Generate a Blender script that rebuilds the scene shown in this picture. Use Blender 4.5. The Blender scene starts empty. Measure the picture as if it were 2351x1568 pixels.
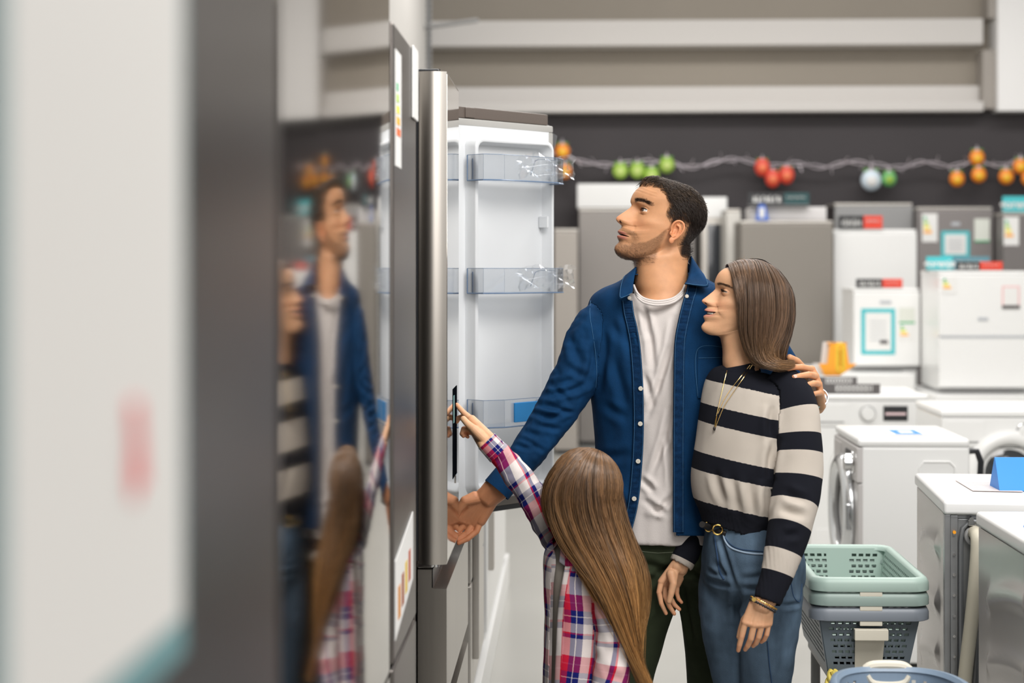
import bpy, bmesh, math, random
import numpy as np
from mathutils import Vector, Matrix, noise
from mathutils.bvhtree import BVHTree
random.seed(7); RNG = np.random.default_rng(7)
scene = bpy.context.scene
COL = scene.collection
PI = math.pi
# ---------------------------------------------------------------- camera, light, exposure
FPX = 4085.0; CAMH = 1.47; HY = 620.0; VPX = 1310.0
ALPHA = math.atan((VPX-1175.5)/FPX)
cd = bpy.data.cameras.new('camera'); cam = bpy.data.objects.new('camera', cd); COL.objects.link(cam)
cam.location = (0, 0, CAMH); cam.rotation_euler = (PI/2, 0, ALPHA)
cd.sensor_width = 36; cd.lens = FPX/2351*36; cd.shift_y = -(784-HY)/2351
cd.clip_start = .05; cd.clip_end = 200
cd.dof.use_dof = True; cd.dof.focus_distance = 4.78; cd.dof.aperture_fstop = 2.5
scene.camera = cam
w = bpy.data.worlds.new('world'); scene.world = w; w.use_nodes = True
w.node_tree.nodes['Background'].inputs[0].default_value = (1, .985, .96, 1)
w.node_tree.nodes['Background'].inputs[1].default_value = .46
vs = scene.view_settings
vs.view_transform = 'Standard'; vs.look = 'None'; vs.exposure = 0.0; vs.gamma = 1; vs.use_curve_mapping = False
scene.cycles.max_bounces = 8; scene.cycles.transparent_max_bounces = 12
scene.cycles.caustics_reflective = False; scene.cycles.caustics_refractive = False
try: scene.cycles.use_denoising = True
except Exception: pass
def area(name, loc, size, power, rot=(0,0,0), col=(1,.975,.945)):
    l = bpy.data.lights.new(name, 'AREA'); l.shape = 'RECTANGLE'; l.size = size[0]; l.size_y = size[1]
    l.energy = power; l.color = col
    o = bpy.data.objects.new(name, l); COL.objects.link(o); o.location = loc; o.rotation_euler = rot
    return o
area('ceiling_tube_or_fill_light', (1.2, 2.6, 4.2), (3.0, 1.0), 95)
area('ceiling_tube_or_fill_light', (1.0, 6.2, 4.2), (3.0, 1.0), 95)
area('ceiling_tube_or_fill_light', (1.5, 9.6, 4.4), (5.0, 1.0), 170)
area('ceiling_tube_or_fill_light', (1.8, 12.8, 4.6), (6.0, 1.0), 150)
area('ceiling_tube_or_fill_light', (1.3, 2.3, 3.5), (2.2, 1.2), 85, (math.radians(36), 0, 0))  # added fill lamp, tilted forward to brighten the people
area('rear_fill_light', (2.6, -2.2, 2.6), (3.0, 2.2), 110, (math.radians(68), 0, math.radians(25)))  # added fill from behind the camera, no window modelled there
# ---------------------------------------------------------------- helpers
def P(px, py, Y):
    """world point seen at photo pixel (px,py) at world depth Y"""
    r = (px-1175.5)/FPX; u = (HY-py)/FPX
    dx = -math.sin(ALPHA)+r*math.cos(ALPHA); dy = math.cos(ALPHA)+r*math.sin(ALPHA)
    k = Y/dy
    return Vector((dx*k, Y, CAMH+u*k))
def tag(o, label=None, cat=None, group=None, kind=None):
    if label: o['label'] = label
    if cat: o['category'] = cat
    if group: o['group'] = group
    if kind: o['kind'] = kind
    return o
def thing(name, label, cat, loc=(0,0,0), rz=0, group=None):
    o = bpy.data.objects.new(name, None); COL.objects.link(o); o.empty_display_size = .1
    o.location = loc; o.rotation_euler = (0, 0, rz)
    return tag(o, label, cat, group)
class G:
    """collects geometry for ONE mesh"""
    def __init__(s): s.v = []; s.f = []; s.uv = []; s.col = []
    def add(s, v, f, uv=None, col=None):
        n = len(s.v); s.v.extend([tuple(map(float, p)) for p in v]); s.f.extend([tuple(int(i)+n for i in q) for q in f])
        s.uv.extend([tuple(map(float, p)) for p in uv] if uv is not None else [(0., 0.)]*len(v))
        s.col.extend([tuple(map(float, p)) for p in col] if col is not None else [(1., 1., 1.)]*len(v))
        return s
    def bm(s, b, M=None):
        if M is not None: b.transform(M)
        b.verts.index_update()
        s.add([v.co[:] for v in b.verts], [[v.index for v in f.verts] for f in b.faces]); b.free(); return s
    def box(s, x0, x1, y0, y1, z0, z1, r=0, seg=2, M=None):
        b = bmesh.new(); bmesh.ops.create_cube(b, size=1)
        for v in b.verts:
            v.co = Vector((x0+(x1-x0)*(v.co.x+.5), y0+(y1-y0)*(v.co.y+.5), z0+(z1-z0)*(v.co.z+.5)))
        if r > 0:
            bmesh.ops.bevel(b, geom=b.edges[:], offset=min(r, .49*min(abs(x1-x0), abs(y1-y0), abs(z1-z0))), segments=seg, profile=.5, affect='EDGES')
        return s.bm(b, M)
    def cyl(s, c, r, h, axis='Z', n=32, r2=None, bev=0):
        b = bmesh.new(); bmesh.ops.create_cone(b, cap_ends=True, segments=n, radius1=r, radius2=r if r2 is None else r2, depth=h)
        if bev > 0:
            bmesh.ops.bevel(b, geom=[e for e in b.edges if len(e.link_faces) == 2 and e.calc_face_angle(0) > .8], offset=bev, segments=2, affect='EDGES')
        R = {'Z': Matrix(), 'X': Matrix.Rotation(PI/2, 4, 'Y'), 'Y': Matrix.Rotation(-PI/2, 4, 'X')}[axis]
        return s.bm(b, Matrix.Translation(c) @ R)
    def ball(s, c, r, n=24, sc=(1,1,1)):
        b = bmesh.new(); bmesh.ops.create_uvsphere(b, u_segments=n, v_segments=n//2, radius=r)
        return s.bm(b, Matrix.Translation(c) @ Matrix.Diagonal((sc[0], sc[1], sc[2], 1)))
    def torus(s, c, R, r, axis='Z', n=40, m=10, sc=1.0):
        v = []; f = []
        for i in range(n):
            a = 2*PI*i/n
            for j in range(m):
                b = 2*PI*j/m; q = R+r*math.cos(b); v.append(Vector((q*math.cos(a), q*math.sin(a)*sc, r*math.sin(b))))
                f.append((i*m+j, ((i+1) % n)*m+j, ((i+1) % n)*m+(j+1) % m, i*m+(j+1) % m))
        Rm = {'Z': Matrix(), 'X': Matrix.Rotation(PI/2, 4, 'Y'), 'Y': Matrix.Rotation(PI/2, 4, 'X')}[axis]
        Mx = Matrix.Translation(c) @ Rm
        return s.add([Mx @ p for p in v], f)
    def tube(s, pts, r, n=10, closed=False, caps=True):
        pts = [Vector(p) for p in pts]; k = len(pts); rr = r if hasattr(r, '__len__') else [r]*k
        v = []; f = []; t = (pts[1]-pts[0]).normalized()
        up = Vector((0, 0, 1)) if abs(t.z) < .9 else Vector((1, 0, 0)); nrm = t.cross(up).normalized()
        for i in range(k):
            if closed: t = (pts[(i+1) % k]-pts[i-1]).normalized()
            else: t = (pts[min(i+1, k-1)]-pts[max(i-1, 0)]).normalized()
            nrm = (nrm-t*nrm.dot(t)).normalized(); bn = t.cross(nrm)
            for j in range(n):
                a = 2*PI*j/n; v.append(pts[i]+(nrm*math.cos(a)+bn*math.sin(a))*rr[i])
        for i in range(k if closed else k-1):
            for j in range(n):
                a, b = i*n, ((i+1) % k)*n
                f.append((a+j, b+j, b+(j+1) % n, a+(j+1) % n))
        if caps and not closed: f.append(tuple(range(n))); f.append(tuple(range((k-1)*n, k*n))[::-1])
        return s.add(v, f)
    def prism(s, poly, lo, hi, axis='Y'):
        n = len(poly); v = []
        for h in (lo, hi):
            for (a, b) in poly: v.append({'Y': (a, h, b), 'Z': (a, b, h), 'X': (h, a, b)}[axis])
        f = [tuple(range(n))[::-1], tuple(range(n, 2*n))]+[(i, (i+1) % n, n+(i+1) % n, n+i) for i in range(n)]
        return s.add(v, f)
    def grid(s, rows, closed=False, uv=None, flip=False, col=None):
        """rows: list of equally long lists of points"""
        R, C = len(rows), len(rows[0]); v = [p for r in rows for p in r]; f = []
        for i in range(R-1):
            for j in range(C if closed else C-1):
                q = (i*C+j, i*C+(j+1) % C, (i+1)*C+(j+1) % C, (i+1)*C+j)
                f.append(q[::-1] if flip else q)
        return s.add(v, f, uv, col)
    def build(s, name, m, parent=None, smooth=True, M=None, angle=35, color=False):
        me = bpy.data.meshes.new(name); me.from_pydata(s.v, [], s.f); me.materials.append(m)
        if M is not None: me.transform(M)
        b = bmesh.new(); b.from_mesh(me); bmesh.ops.recalc_face_normals(b, faces=b.faces[:]); b.to_mesh(me); b.free()
        a = me.attributes.new('uvp', 'FLOAT_VECTOR', 'POINT'); a.data.foreach_set('vector', np.array([(u[0], u[1], 0) for u in s.uv], dtype=np.float32).ravel())
        if color or any(c != (1., 1., 1.) for c in s.col[:1]+s.col[-1:]):
            a = me.color_attributes.new('tint', 'FLOAT_COLOR', 'POINT'); a.data.foreach_set('color', np.array([(c[0], c[1], c[2], 1) for c in s.col], dtype=np.float32).ravel())
        if smooth:
            me.shade_smooth()
            try: me.set_sharp_from_angle(angle=math.radians(angle))
            except Exception: pass
        o = bpy.data.objects.new(name, me); COL.objects.link(o)
        if smooth and angle <= 60: w_ = o.modifiers.new('wn', 'WEIGHTED_NORMAL'); w_.keep_sharp = True
        if parent is not None: o.parent = parent
        return o
def copy_tree(o, parent=None, **kw):
    c = o.copy(); COL.objects.link(c); c.parent = parent
    for ch in [x for x in bpy.data.objects if x.parent == o]: copy_tree(ch, c)
    return c
def world_parent(o, root):
    """child built in world coordinates under a root that stands elsewhere"""
    o.parent = root
    o.matrix_parent_inverse = (Matrix.Translation(root.location) @ root.rotation_euler.to_matrix().to_4x4()).inverted()
    return o
def mat(name, col, rough=.5, metal=0, spec=.5, bump=0, bscale=200, var=0, vscale=8, stretch=None, aniso=0, coat=0, sss=0, sheen=0, trans=0, emit=None, tint=False, wear=None, distortion=0):
    m = bpy.data.materials.new(name); m.use_nodes = True; nt = m.node_tree; N = nt.nodes; L = nt.links
    p = N['Principled BSDF']; I = p.inputs
    I['Base Color'].default_value = (*col, 1); I['Roughness'].default_value = rough; I['Metallic'].default_value = metal
    I['Specular IOR Level'].default_value = spec; I['Coat Weight'].default_value = coat; I['Sheen Weight'].default_value = sheen
    I['Anisotropic'].default_value = aniso; I['Transmission Weight'].default_value = trans
    if sss: I['Subsurface Weight'].default_value = sss; I['Subsurface Radius'].default_value = (1, .35, .2); I['Subsurface Scale'].default_value = .006
    if emit: I['Emission Color'].default_value = (*emit[0], 1); I['Emission Strength'].default_value = emit[1]
    tc = N.new('ShaderNodeTexCoord'); mp = N.new('ShaderNodeMapping'); L.new(tc.outputs['Object'], mp.inputs[0])
    if stretch: mp.inputs['Scale'].default_value = stretch
    src = None
    if tint:
        at = N.new('ShaderNodeAttribute'); at.attribute_name = 'tint'; src = at.outputs['Color']
    if var > 0:
        nz = N.new('ShaderNodeTexNoise'); nz.inputs['Scale'].default_value = vscale; nz.inputs['Detail'].default_value = 5
        L.new(mp.outputs[0], nz.inputs['Vector'])
        mr = N.new('ShaderNodeMapRange'); mr.inputs[1].default_value = .3; mr.inputs[2].default_value = .7
        mr.inputs[3].default_value = 1-var; mr.inputs[4].default_value = 1+var; L.new(nz.outputs[0], mr.inputs[0])
        mx = N.new('ShaderNodeMix'); mx.data_type = 'RGBA'; mx.blend_type = 'MULTIPLY'; mx.inputs[0].default_value = 1
        if src is not None: L.new(src, mx.inputs[6])
        else: mx.inputs[6].default_value = (*col, 1)
        L.new(mr.outputs[0], mx.inputs[7]); src = mx.outputs[2]
    if src is not None: L.new(src, I['Base Color'])
    if bump > 0:
        nb = N.new('ShaderNodeTexNoise'); nb.inputs['Scale'].default_value = bscale; nb.inputs['Detail'].default_value = 3
        nb.inputs['Distortion'].default_value = distortion
        L.new(mp.outputs[0], nb.inputs['Vector'])
        bp = N.new('ShaderNodeBump'); bp.inputs['Strength'].default_value = bump; bp.inputs['Distance'].default_value = .002
        L.new(nb.outputs[0], bp.inputs['Height']); L.new(bp.outputs[0], I['Normal'])
    return m
def clear_mat(name, tint, gloss=.12, rough=.03):
    m = bpy.data.materials.new(name); m.use_nodes = True; nt = m.node_tree; N = nt.nodes; L = nt.links
    N.remove(N['Principled BSDF']); out = N['Material Output']
    t = N.new('ShaderNodeBsdfTransparent'); t.inputs[0].default_value = (*tint, 1)
    g = N.new('ShaderNodeBsdfGlossy'); g.inputs[1].default_value = rough; g.inputs[0].default_value = (.95, .97, 1, 1)
    lw = N.new('ShaderNodeLayerWeight'); lw.inputs[0].default_value = .35
    mr = N.new('ShaderNodeMapRange'); mr.inputs[3].default_value = gloss; mr.inputs[4].default_value = .75; L.new(lw.outputs['Facing'], mr.inputs[0])
    ms = N.new('ShaderNodeMixShader'); L.new(mr.outputs[0], ms.inputs[0]); L.new(t.outputs[0], ms.inputs[1]); L.new(g.outputs[0], ms.inputs[2]); L.new(ms.outputs[0], out.inputs[0])
    return m
def text(body, size, m, M, name='lettering', parent=None, depth=.001, bold=False):
    c = bpy.data.curves.new('t', 'FONT'); c.body = body; c.size = size; c.align_x = 'CENTER'; c.align_y = 'CENTER'; c.extrude = depth/2
    if bold: c.offset = size*.02
    c.resolution_u = 3
    o = bpy.data.objects.new('t', c); COL.objects.link(o)
    dg = bpy.context.evaluated_depsgraph_get(); me = bpy.data.meshes.new_from_object(o.evaluated_get(dg)); bpy.data.objects.remove(o)
    me.materials.clear(); me.materials.append(m); me.transform(M); me.name = name
    ob = bpy.data.objects.new(name, me); COL.objects.link(ob)
    if parent is not None: ob.parent = parent
    return ob
# text lying in the XZ plane facing -Y (towards the camera)
FACE = Matrix.Rotation(PI/2, 4, 'X')
def cr(pts, n):
    """Catmull-Rom resample of rows of numbers to n samples"""
    A = np.array(pts, float); k = len(A); t = np.linspace(0, k-1-1e-9, n); i = t.astype(int); u = (t-i)[:, None]
    g = lambda j: A[np.clip(j, 0, k-1)]
    p0, p1, p2, p3 = g(i-1), g(i), g(i+1), g(i+2)
    return .5*((2*p1)+(-p0+p2)*u+(2*p0-5*p1+4*p2-p3)*u*u+(-p0+3*p1-3*p2+p3)*u**3)
# ---------------------------------------------------------------- shared materials
M_steel = mat('brushed_steel', (.45, .42, .385), .3, 1, bump=.06, bscale=60, stretch=(1, 1, .03), var=.05, vscale=3)
M_steeld = mat('dark_brushed_steel', (.19, .172, .16), .32, 1, bump=.05, bscale=60, stretch=(1, 1, .03))
M_mirror = mat('glossy_steel', (.56, .53, .50), .07, 1)
M_gloss = mat('polished_door_steel', (.60, .57, .53), .06, 1)
M_white = mat('white_enamel', (.78, .78, .77), .3, coat=.2)
M_liner = mat('white_liner', (.76, .78, .80), .38, bump=.04, bscale=900)
M_gasket = mat('grey_gasket', (.42, .41, .39), .6)
M_grey = mat('grey_plastic', (.28, .28, .28), .5)
M_black = mat('black_plastic', (.012, .013, .016), .35)
M_navy = mat('dark_glass', (.010, .014, .022), .12, coat=.5)
M_brown = mat('brown_cap', (.13, .105, .09), .5)
M_clear = clear_mat('clear_plastic', (.955, .968, .985), .06)
M_clearedge = mat('clear_plastic_edge', (.14, .22, .36), .15, spec=.8)
M_film = clear_mat('cling_film', (.985, .988, .99), .05, .12)
M_void = mat('recess_shade_black', (.004, .005, .007), 1, spec=0)
M_blue = mat('blue_card', (.0, .22, .72), .45)
M_foam = mat('blue_foam', (.03, .30, .72), .85, bump=.9, bscale=900)
M_red = mat('red_card', (.75, .06, .03), .5)
M_teal = mat('teal_card', (.06, .48, .52), .5)
M_paper = mat('white_paper', (.74, .735, .72), .6)
M_signgrey = mat('sign_grey', (.11, .10, .10), .5)
M_orange = mat('orange_card', (.95, .38, .02), .5)
M_yellow = mat('yellow_card', (.9, .62, .05), .5)
M_green = mat('green_print', (.06, .42, .18), .5)
M_inkgrey = mat('grey_print', (.45, .47, .50), .5)
M_chrome = mat('chrome', (.75, .75, .75), .12, 1)
M_gold = mat('gold', (.85, .58, .18), .2, 1)
# ---------------------------------------------------------------- the setting
M_floor = mat('polished_floor', (.405, .40, .375), .28, var=.04, vscale=1.2, bump=.02, bscale=3)
M_beige = mat('beige_wall_panel', (.32, .285, .24), .8, var=.04, vscale=.8)
M_dark = mat('charcoal_wall', (.046, .040, .043), .7, var=.05, vscale=1.5)
M_beam = mat('white_beam', (.60, .575, .55), .6)
M_part = mat('pale_partition', (.60, .58, .55), .7, var=.03, vscale=2)
def struct(name, g, m, **k):
    o = g.build(name, m, **k); return tag(o, kind='structure')
g = G(); g.box(-6, 12, -6, 17, -.1, 0); struct('floor', g, M_floor)
g = G(); g.box(-3.5, 9, 15.6, 15.8, 0, 2.86); struct('wall_back', g, M_dark)
g = G(); g.box(-3.5, 9, 15.72, 15.9, 2.86, 6.5); struct('wall_back', g, M_beige)
def zz(y): return CAMH+(620-y)/FPX*15.45
for (ya, yb, d) in ((47, 106, .28), (196, 238, .14), (236, 259, .3)):
    g = G(); g.box(-2.6, 3.55, 15.72-d, 15.72, zz(yb), zz(ya), .01); struct('trim_1', g, M_beam)
g = G(); g.box(3.55, 3.66, 15.46, 15.72, 2.86, zz(118), .005); g.box(3.60, 3.66, 15.46, 15.72, zz(46), 6.5, .005); struct('trim_2', g, mat('grey_brown_frame', (.34,.31,.28), .6))
g = G(); g.box(3.66, 9, 15.38, 15.72, zz(259), 6.5); struct('trim_3', g, mat('white_column', (.84,.83,.82), .6))
g = G(); g.box(-1.30, -1.18, -4, 14.6, 0, 5.2); struct('wall_left', g, M_part)
g = G(); g.box(-6, 12, -6.1, -6, 0, 3.4); struct('wall_front', g, mat('grey_brown_wall', (.16, .145, .13), .8))  # unseen wall, added so the steel has a darker tone to reflect
# slotted upright on the end of the partition, with a rail bracket
u = thing('slotted_upright', 'grey perforated metal upright at the end of the pale partition wall', 'rail', (-1.16, 14.55, 0))
g = G(); g.box(-.02, .02, -.03, .03, 0, 5, .003); nf = len(g.f)
for i in range(72): g.box(-.012, .012, -.034, -.029, 1.6+i*.048, 1.6+i*.048+.026)
po_ = g.build('post', M_grey, u, smooth=False); po_.data.materials.append(M_black)
for p_ in po_.data.polygons[nf:]: p_.material_index = 1
u2 = thing('display_rail', 'thin grey rod with a brass end sticking out from the slotted upright', 'rod', (-1.16, 14.4, 3.42))
g = G(); g.tube([(-.16, 0, 0.0), (.42, -.25, .04)], .018, 12); g.build('rod', M_grey, u2)
g = G(); g.cyl((-.17, 0, 0.0), .026, .05, 'X'); g.build('end_cap', M_gold, u2)
# ---------------------------------------------------------------- fridge row on the left (fronts face +X)
FX = -.345
def sheet(name, x, y0, y1, z0, z1, m, label, cat, group=None):
    g = G(); g.box(x, x+.0016, y0, y1, z0, z1); o = g.build(name, m); return tag(o, label, cat, group)
M_steelb = mat('black_steel', (.13, .118, .115), .3, 1, bump=.03, bscale=40, stretch=(1, 1, .03))
# nearest fridge with the big framed poster
f0 = thing('fridge', 'nearest dark steel fridge on the left carrying a large framed white poster', 'fridge', (-.62, 1.0, 0))
def wp(g, name, m, root, **k): return world_parent(g.build(name, m, **k), root)
g = G(); g.box(-1.0, -.315, .56, 1.47, .08, 1.98, .01); wp(g, 'body', M_steelb, f0)
g = G(); g.box(-.98, -.34, .58, 1.45, 0, .08); wp(g, 'plinth', M_black, f0)
def curved_door(y0, y1, z0, z1, xa, xm, xb, thick=.07, n=28):
    """door slab, front bowed: x at near end, at 70 % and at far end"""
    A = np.array([[0, xa], [.35, xa+(xm-xa)*.62], [.7, xm], [1., xb]])
    t = np.linspace(0, 1, n); xs = np.polyval(np.polyfit(A[:, 0], A[:, 1], 3), t); ys = y0+(y1-y0)*t
    poly = [(x, y) for x, y in zip(xs, ys)]+[(xs[-1]-thick, y1), (xs[0]-thick, y0)]
    g = G(); g.prism(poly, z0, z1, 'Z'); return g
wp(curved_door(.56, 1.475, .62, 1.97, -.246, -.24, -.243), 'upper_door', M_steelb, f0)
wp(curved_door(.56, 1.475, .09, .61, -.246, -.24, -.243), 'lower_door', M_steelb, f0)
po = thing('poster', 'large white paper poster in a teal frame on the nearest fridge', 'poster', (-.238, .9, 1.24))
g = G(); g.box(-.2385, -.2345, .716, 1.075, 1.238, 1.70); wp(g, 'frame', mat('teal_frame', (.13, .27, .29), .5), po)
g = G(); g.box(-.2345, -.2335, .728, 1.063, 1.262, 1.68); wp(g, 'paper', mat('poster_paper', (.62, .605, .585), .7), po)
g = G(); g.tube([(-.2325, .938, 1.40), (-.2325, .95, 1.355)], .004, 8); g.ball((-.2325, .944, 1.362), .010, 12, (.12, 1.0, 1.7)); wp(g, 'printed_mark', mat('red_print', (.75,.12,.12), .6), po)
# glossy tall fridge reflecting the shoppers
f1 = thing('fridge', 'mirror-glossy steel fridge on the left reflecting the shoppers, second in the row', 'fridge', (-.75, 2.93, 0))
g = G(); g.box(-1.12, -.47, 2.42, 3.40, .08, 2.03, .01); wp(g, 'body', M_steeld, f1)
g = G(); g.box(-1.08, -.49, 2.45, 3.38, 0, .08); wp(g, 'plinth', M_black, f1)
wp(curved_door(2.42, 3.405, .70, 2.05, -.398, -.350, -.3475), 'upper_door', M_mirror, f1)
wp(curved_door(2.42, 3.405, .09, .69, -.398, -.350, -.3475), 'lower_door', M_mirror, f1)
# third fridge with labels
f2 = thing('fridge', 'narrow brushed steel fridge with long white labels, just before the open one', 'fridge', (-.7, 3.71, 0))
g = G(); g.box(-1.05, -.42, 3.46, 3.96, .08, 1.945, .008); wp(g, 'body', M_steeld, f2)
g = G(); g.box(-1.0, -.44, 3.48, 3.94, 0, .08); wp(g, 'plinth', M_black, f2)
g = G(); g.box(-.415, FX, 3.46, 3.965, .70, 1.955, .006, 3); wp(g, 'upper_door', M_steeld, f2)
g = G(); g.box(-.415, FX, 3.46, 3.965, .09, .69, .006, 3); wp(g, 'lower_door', M_steeld, f2)
en = thing('energy_label', 'long white energy label with a colour scale near the top of the labelled steel fridge', 'label', (FX, 3.54, 1.79))
g = G(); g.box(FX, FX+.002, 3.485, 3.60, 1.675, 1.905, .0008); wp(g, 'paper', M_paper, en)
for k, c in enumerate([(.05,.45,.2), (.45,.65,.1), (.85,.75,.05), (.9,.45,.03), (.8,.15,.03)]):
    g = G(); g.box(FX+.002, FX+.0028, 3.50, 3.53+.012*k, 1.825-.022*k, 1.84-.022*k); wp(g, 'scale_bar', mat('scale', c, .5), en)
g = G(); g.box(FX, FX+.006, 3.845, 3.958, 1.80, 1.958, .004)
tag(g.build('shelf_talker', M_paper), 'rounded white tag stuck at the far top corner of the labelled steel fridge', 'label')
lf = thing('leaflet', 'white leaflet with small food pictures low on the labelled steel fridge', 'leaflet', (FX, 3.68, .8))
g = G(); g.add([(FX+.001, 3.47, .745), (FX+.001, 3.86, .80), (FX+.001, 3.86, .945), (FX+.001, 3.47, .90), (FX+.003, 3.47, .745), (FX+.003, 3.86, .80), (FX+.003, 3.86, .945), (FX+.003, 3.47, .90)],
    [(0,1,2,3), (4,5,6,7), (0,1,5,4), (1,2,6,5), (2,3,7,6), (3,0,4,7)]); wp(g, 'paper', M_paper, lf)
for k, c in enumerate([(.6,.25,.05), (.35,.12,.06), (.7,.5,.1), (.5,.15,.1)]):
    g = G(); g.box(FX+.003, FX+.0036, 3.52+.075*k, 3.57+.075*k, .775+.012*k, .84+.012*k); wp(g, 'picture', mat('food_print', c, .6), lf)
# ---- the fridge with the open door
X0 = -.30
f3 = thing('fridge', 'large steel fridge with its far upper door open and a dark dispenser recess', 'fridge', (-.68, 4.75, 0))
g = G()
for b in ((-1.02, -.99, 4.30, 5.20, .76, 1.94), (-1.02, -.375, 4.30, 4.34, .76, 1.94), (-1.02, -.375, 5.16, 5.20, .76, 1.94), (-1.02, -.375, 4.30, 5.20, 1.90, 1.94), (-1.02, -.375, 4.30, 5.20, .05, .77)):
    g.box(*b, .004)
wp(g, 'body', M_steeld, f3)
g = G(); g.box(-.99, -.985, 4.34, 5.16, .77, 1.90)
for (a, b) in ((4.34, 4.345), (5.155, 5.16)): g.box(-.99, -.38, a, b, .77, 1.90)
g.box(-.99, -.38, 4.345, 5.155, 1.895, 1.90); g.box(-.99, -.38, 4.345, 5.155, .77, .775); wp(g, 'liner', M_liner, f3)
for k in range(3):
    g = G(); g.box(-.97, -.45, 4.36, 5.14, 1.05+.26*k, 1.058+.26*k, .002); wp(g, 'shelf', M_clear, f3)
g = G(); g.box(-.96, -.375, 4.32, 5.18, 0, .05); wp(g, 'plinth', M_black, f3)
g = G(); sd = [(-.368+.068*i/16, 4.303-.011*math.sin(PI*(i/16)**.8)) for i in range(17)]
g.prism([(-.368, 4.748)]+sd+[(X0, 4.748)], .757, 1.951, 'Z')
ud = wp(g, 'near_door', M_steel, f3)
g = G(); g.box(X0-.001, X0+.0015, 4.306, 4.744, .763, 1.945, .001); wp(g, 'front_panel', M_gloss, f3)
g = G(); g.box(X0+.0016, X0+.0022, 4.50, 4.66, .94, 1.168); wp(g, 'recess_shade_panel', M_void, f3)  # flat black panel standing in for the shade inside a dispenser recess
g = G(); g.box(X0+.001, X0+.004, 4.60, 4.662, .918, .94, .001); wp(g, 'dispenser_trim', M_chrome, f3)
g = G(); g.box(X0+.0022, X0+.0028, 4.52, 4.55, 1.08, 1.15); wp(g, 'teal_reflection', mat('reflection_teal', (.25,.5,.5), .4), f3)  # pale teal reflection painted as a strip on the dark panel
g = G(); g.box(-.374, -.368, 4.306, 4.742, .765, 1.943); wp(g, 'gasket', M_black, f3)
g = G(); g.box(-.42, -.318, 4.305, 4.40, 1.925, 1.958, .004); g.cyl((-.335, 4.33, 1.953), .018, .012); wp(g, 'hinge_cover', M_black, f3)
g = G(); g.box(-.372, -.335, 4.31, 4.36, .747, .757, .002); g.cyl((-.33, 4.33, .752), .01, .01); wp(g, 'lower_hinge', M_chrome, f3)
for (za, zb, nm) in ((.436, .744, 'upper_drawer'), (.06, .428, 'lower_drawer')):
    g = G(); g.prism([(-.37, za), (X0, za), (X0, zb-.046), (X0-.034, zb-.046), (X0-.034, zb), (-.37, zb)], 4.302, 5.198, 'Y'); d = wp(g, nm, M_steel, f3, smooth=False)
    g = G(); g.box(X0-.036, X0-.0335, 4.302, 5.198, zb-.044, zb); world_parent(g.build('grip_recess', M_black), f3)
# open far door, hinged at the far end
TH = math.radians(139)
hx, hy = -.352, 5.205
DM = Matrix.Translation((hx, hy, 0)) @ Matrix(((math.sin(TH), -math.cos(TH), 0, 0), (-math.cos(TH), -math.sin(TH), 0, 0), (0, 0, 1, 0), (0, 0, 0, 1)))
# door frame: u along the door, w out of its inner side (towards the camera), z up
def dp(g, name, m, **k): return wp2(g, name, m, f3, **k)
def wp2(g, name, m, root, **k):
    o = g.build(name, m, M=DM, **k); return world_parent(o, root)
dz0, dz1, dw = .757, 1.951, .445
g = G(); g.box(0, dw, -.062, -.004, dz0, dz1-.03, .004, 2); od = dp(g, 'open_door', M_steeld)
def dsub(g, name, m, **k):
    o = g.build(name, m, M=DM, **k)
    o.parent = od
    o.matrix_parent_inverse = Matrix()      # the door mesh itself holds world coordinates
    return o
g = G(); g.box(.0, dw-.015, -.06, .0, dz1-.032, dz1+.002, .003); g.box(.06, .10, -.04, .004, dz1-.03, dz1, .002); dsub(g, 'top_cap', M_brown)
g = G()
for b in ((.004, dw-.004, 0, .012, dz1-.055, dz1-.034), (.004, dw-.004, 0, .012, dz0+.01, dz0+.03), (.004, .022, 0, .012, dz0+.03, dz1-.055), (dw-.024, dw-.004, 0, .012, dz0+.03, dz1-.055)): g.box(*b, .004)
dsub(g, 'gasket', M_gasket)
g = G(); g.box(0, dw, -.06, .013, dz0+.004, dz0+.028, .003); dsub(g, 'lower_trim', M_steeld)
g = G(); g.box(0, dw, -.062, .008, dz0-.012, dz0+.004, .002); dsub(g, 'bottom_rail', M_black)
def rrect(u0, u1, z0, z1, r, n=8):
    pts = []
    for (cx, cz, a0) in ((u1-r, z1-r, 0), (u0+r, z1-r, PI/2), (u0+r, z0+r, PI), (u1-r, z0+r, 3*PI/2)):
        for i in range(n+1):
            a = a0+PI/2*i/n; pts.append((cx+r*math.cos(a), cz+r*math.sin(a)))
    return pts
def rr_rows(specs, n=8):
    return [[(u, w_, z) for (u, z) in rrect(u0, u1, z0, z1, r, n)] for (u0, u1, z0, z1, r, w_) in specs]
g = G()
rows = rr_rows([(.020, dw-.022, dz0+.028, dz1-.053, .004, 0), (.020, dw-.022, dz0+.028, dz1-.053, .004, .010), (.050, dw-.036, dz0+.05, dz1-.085, .03, .011),
    (.054, dw-.040, dz0+.054, dz1-.089, .03, .046), (.060, dw-.046, dz0+.06, dz1-.095, .028, .050), (.068, dw-.052, dz0+.066, dz1-.102, .025, .048), (.074, dw-.058, dz0+.074, dz1-.11, .024, .016), (.082, dw-.066, dz0+.082, dz1-.12, .02, .012)])
g.grid(rows, closed=True); g.f.append(tuple(range(len(g.v)-36, len(g.v)))); dsub(g, 'door_liner', M_liner, angle=60)
g = G(); g.box(dw-.075, dw-.068, .014, .05, 1.60, 1.635, .002); dsub(g, 'shelf_peg', M_liner)
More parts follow.
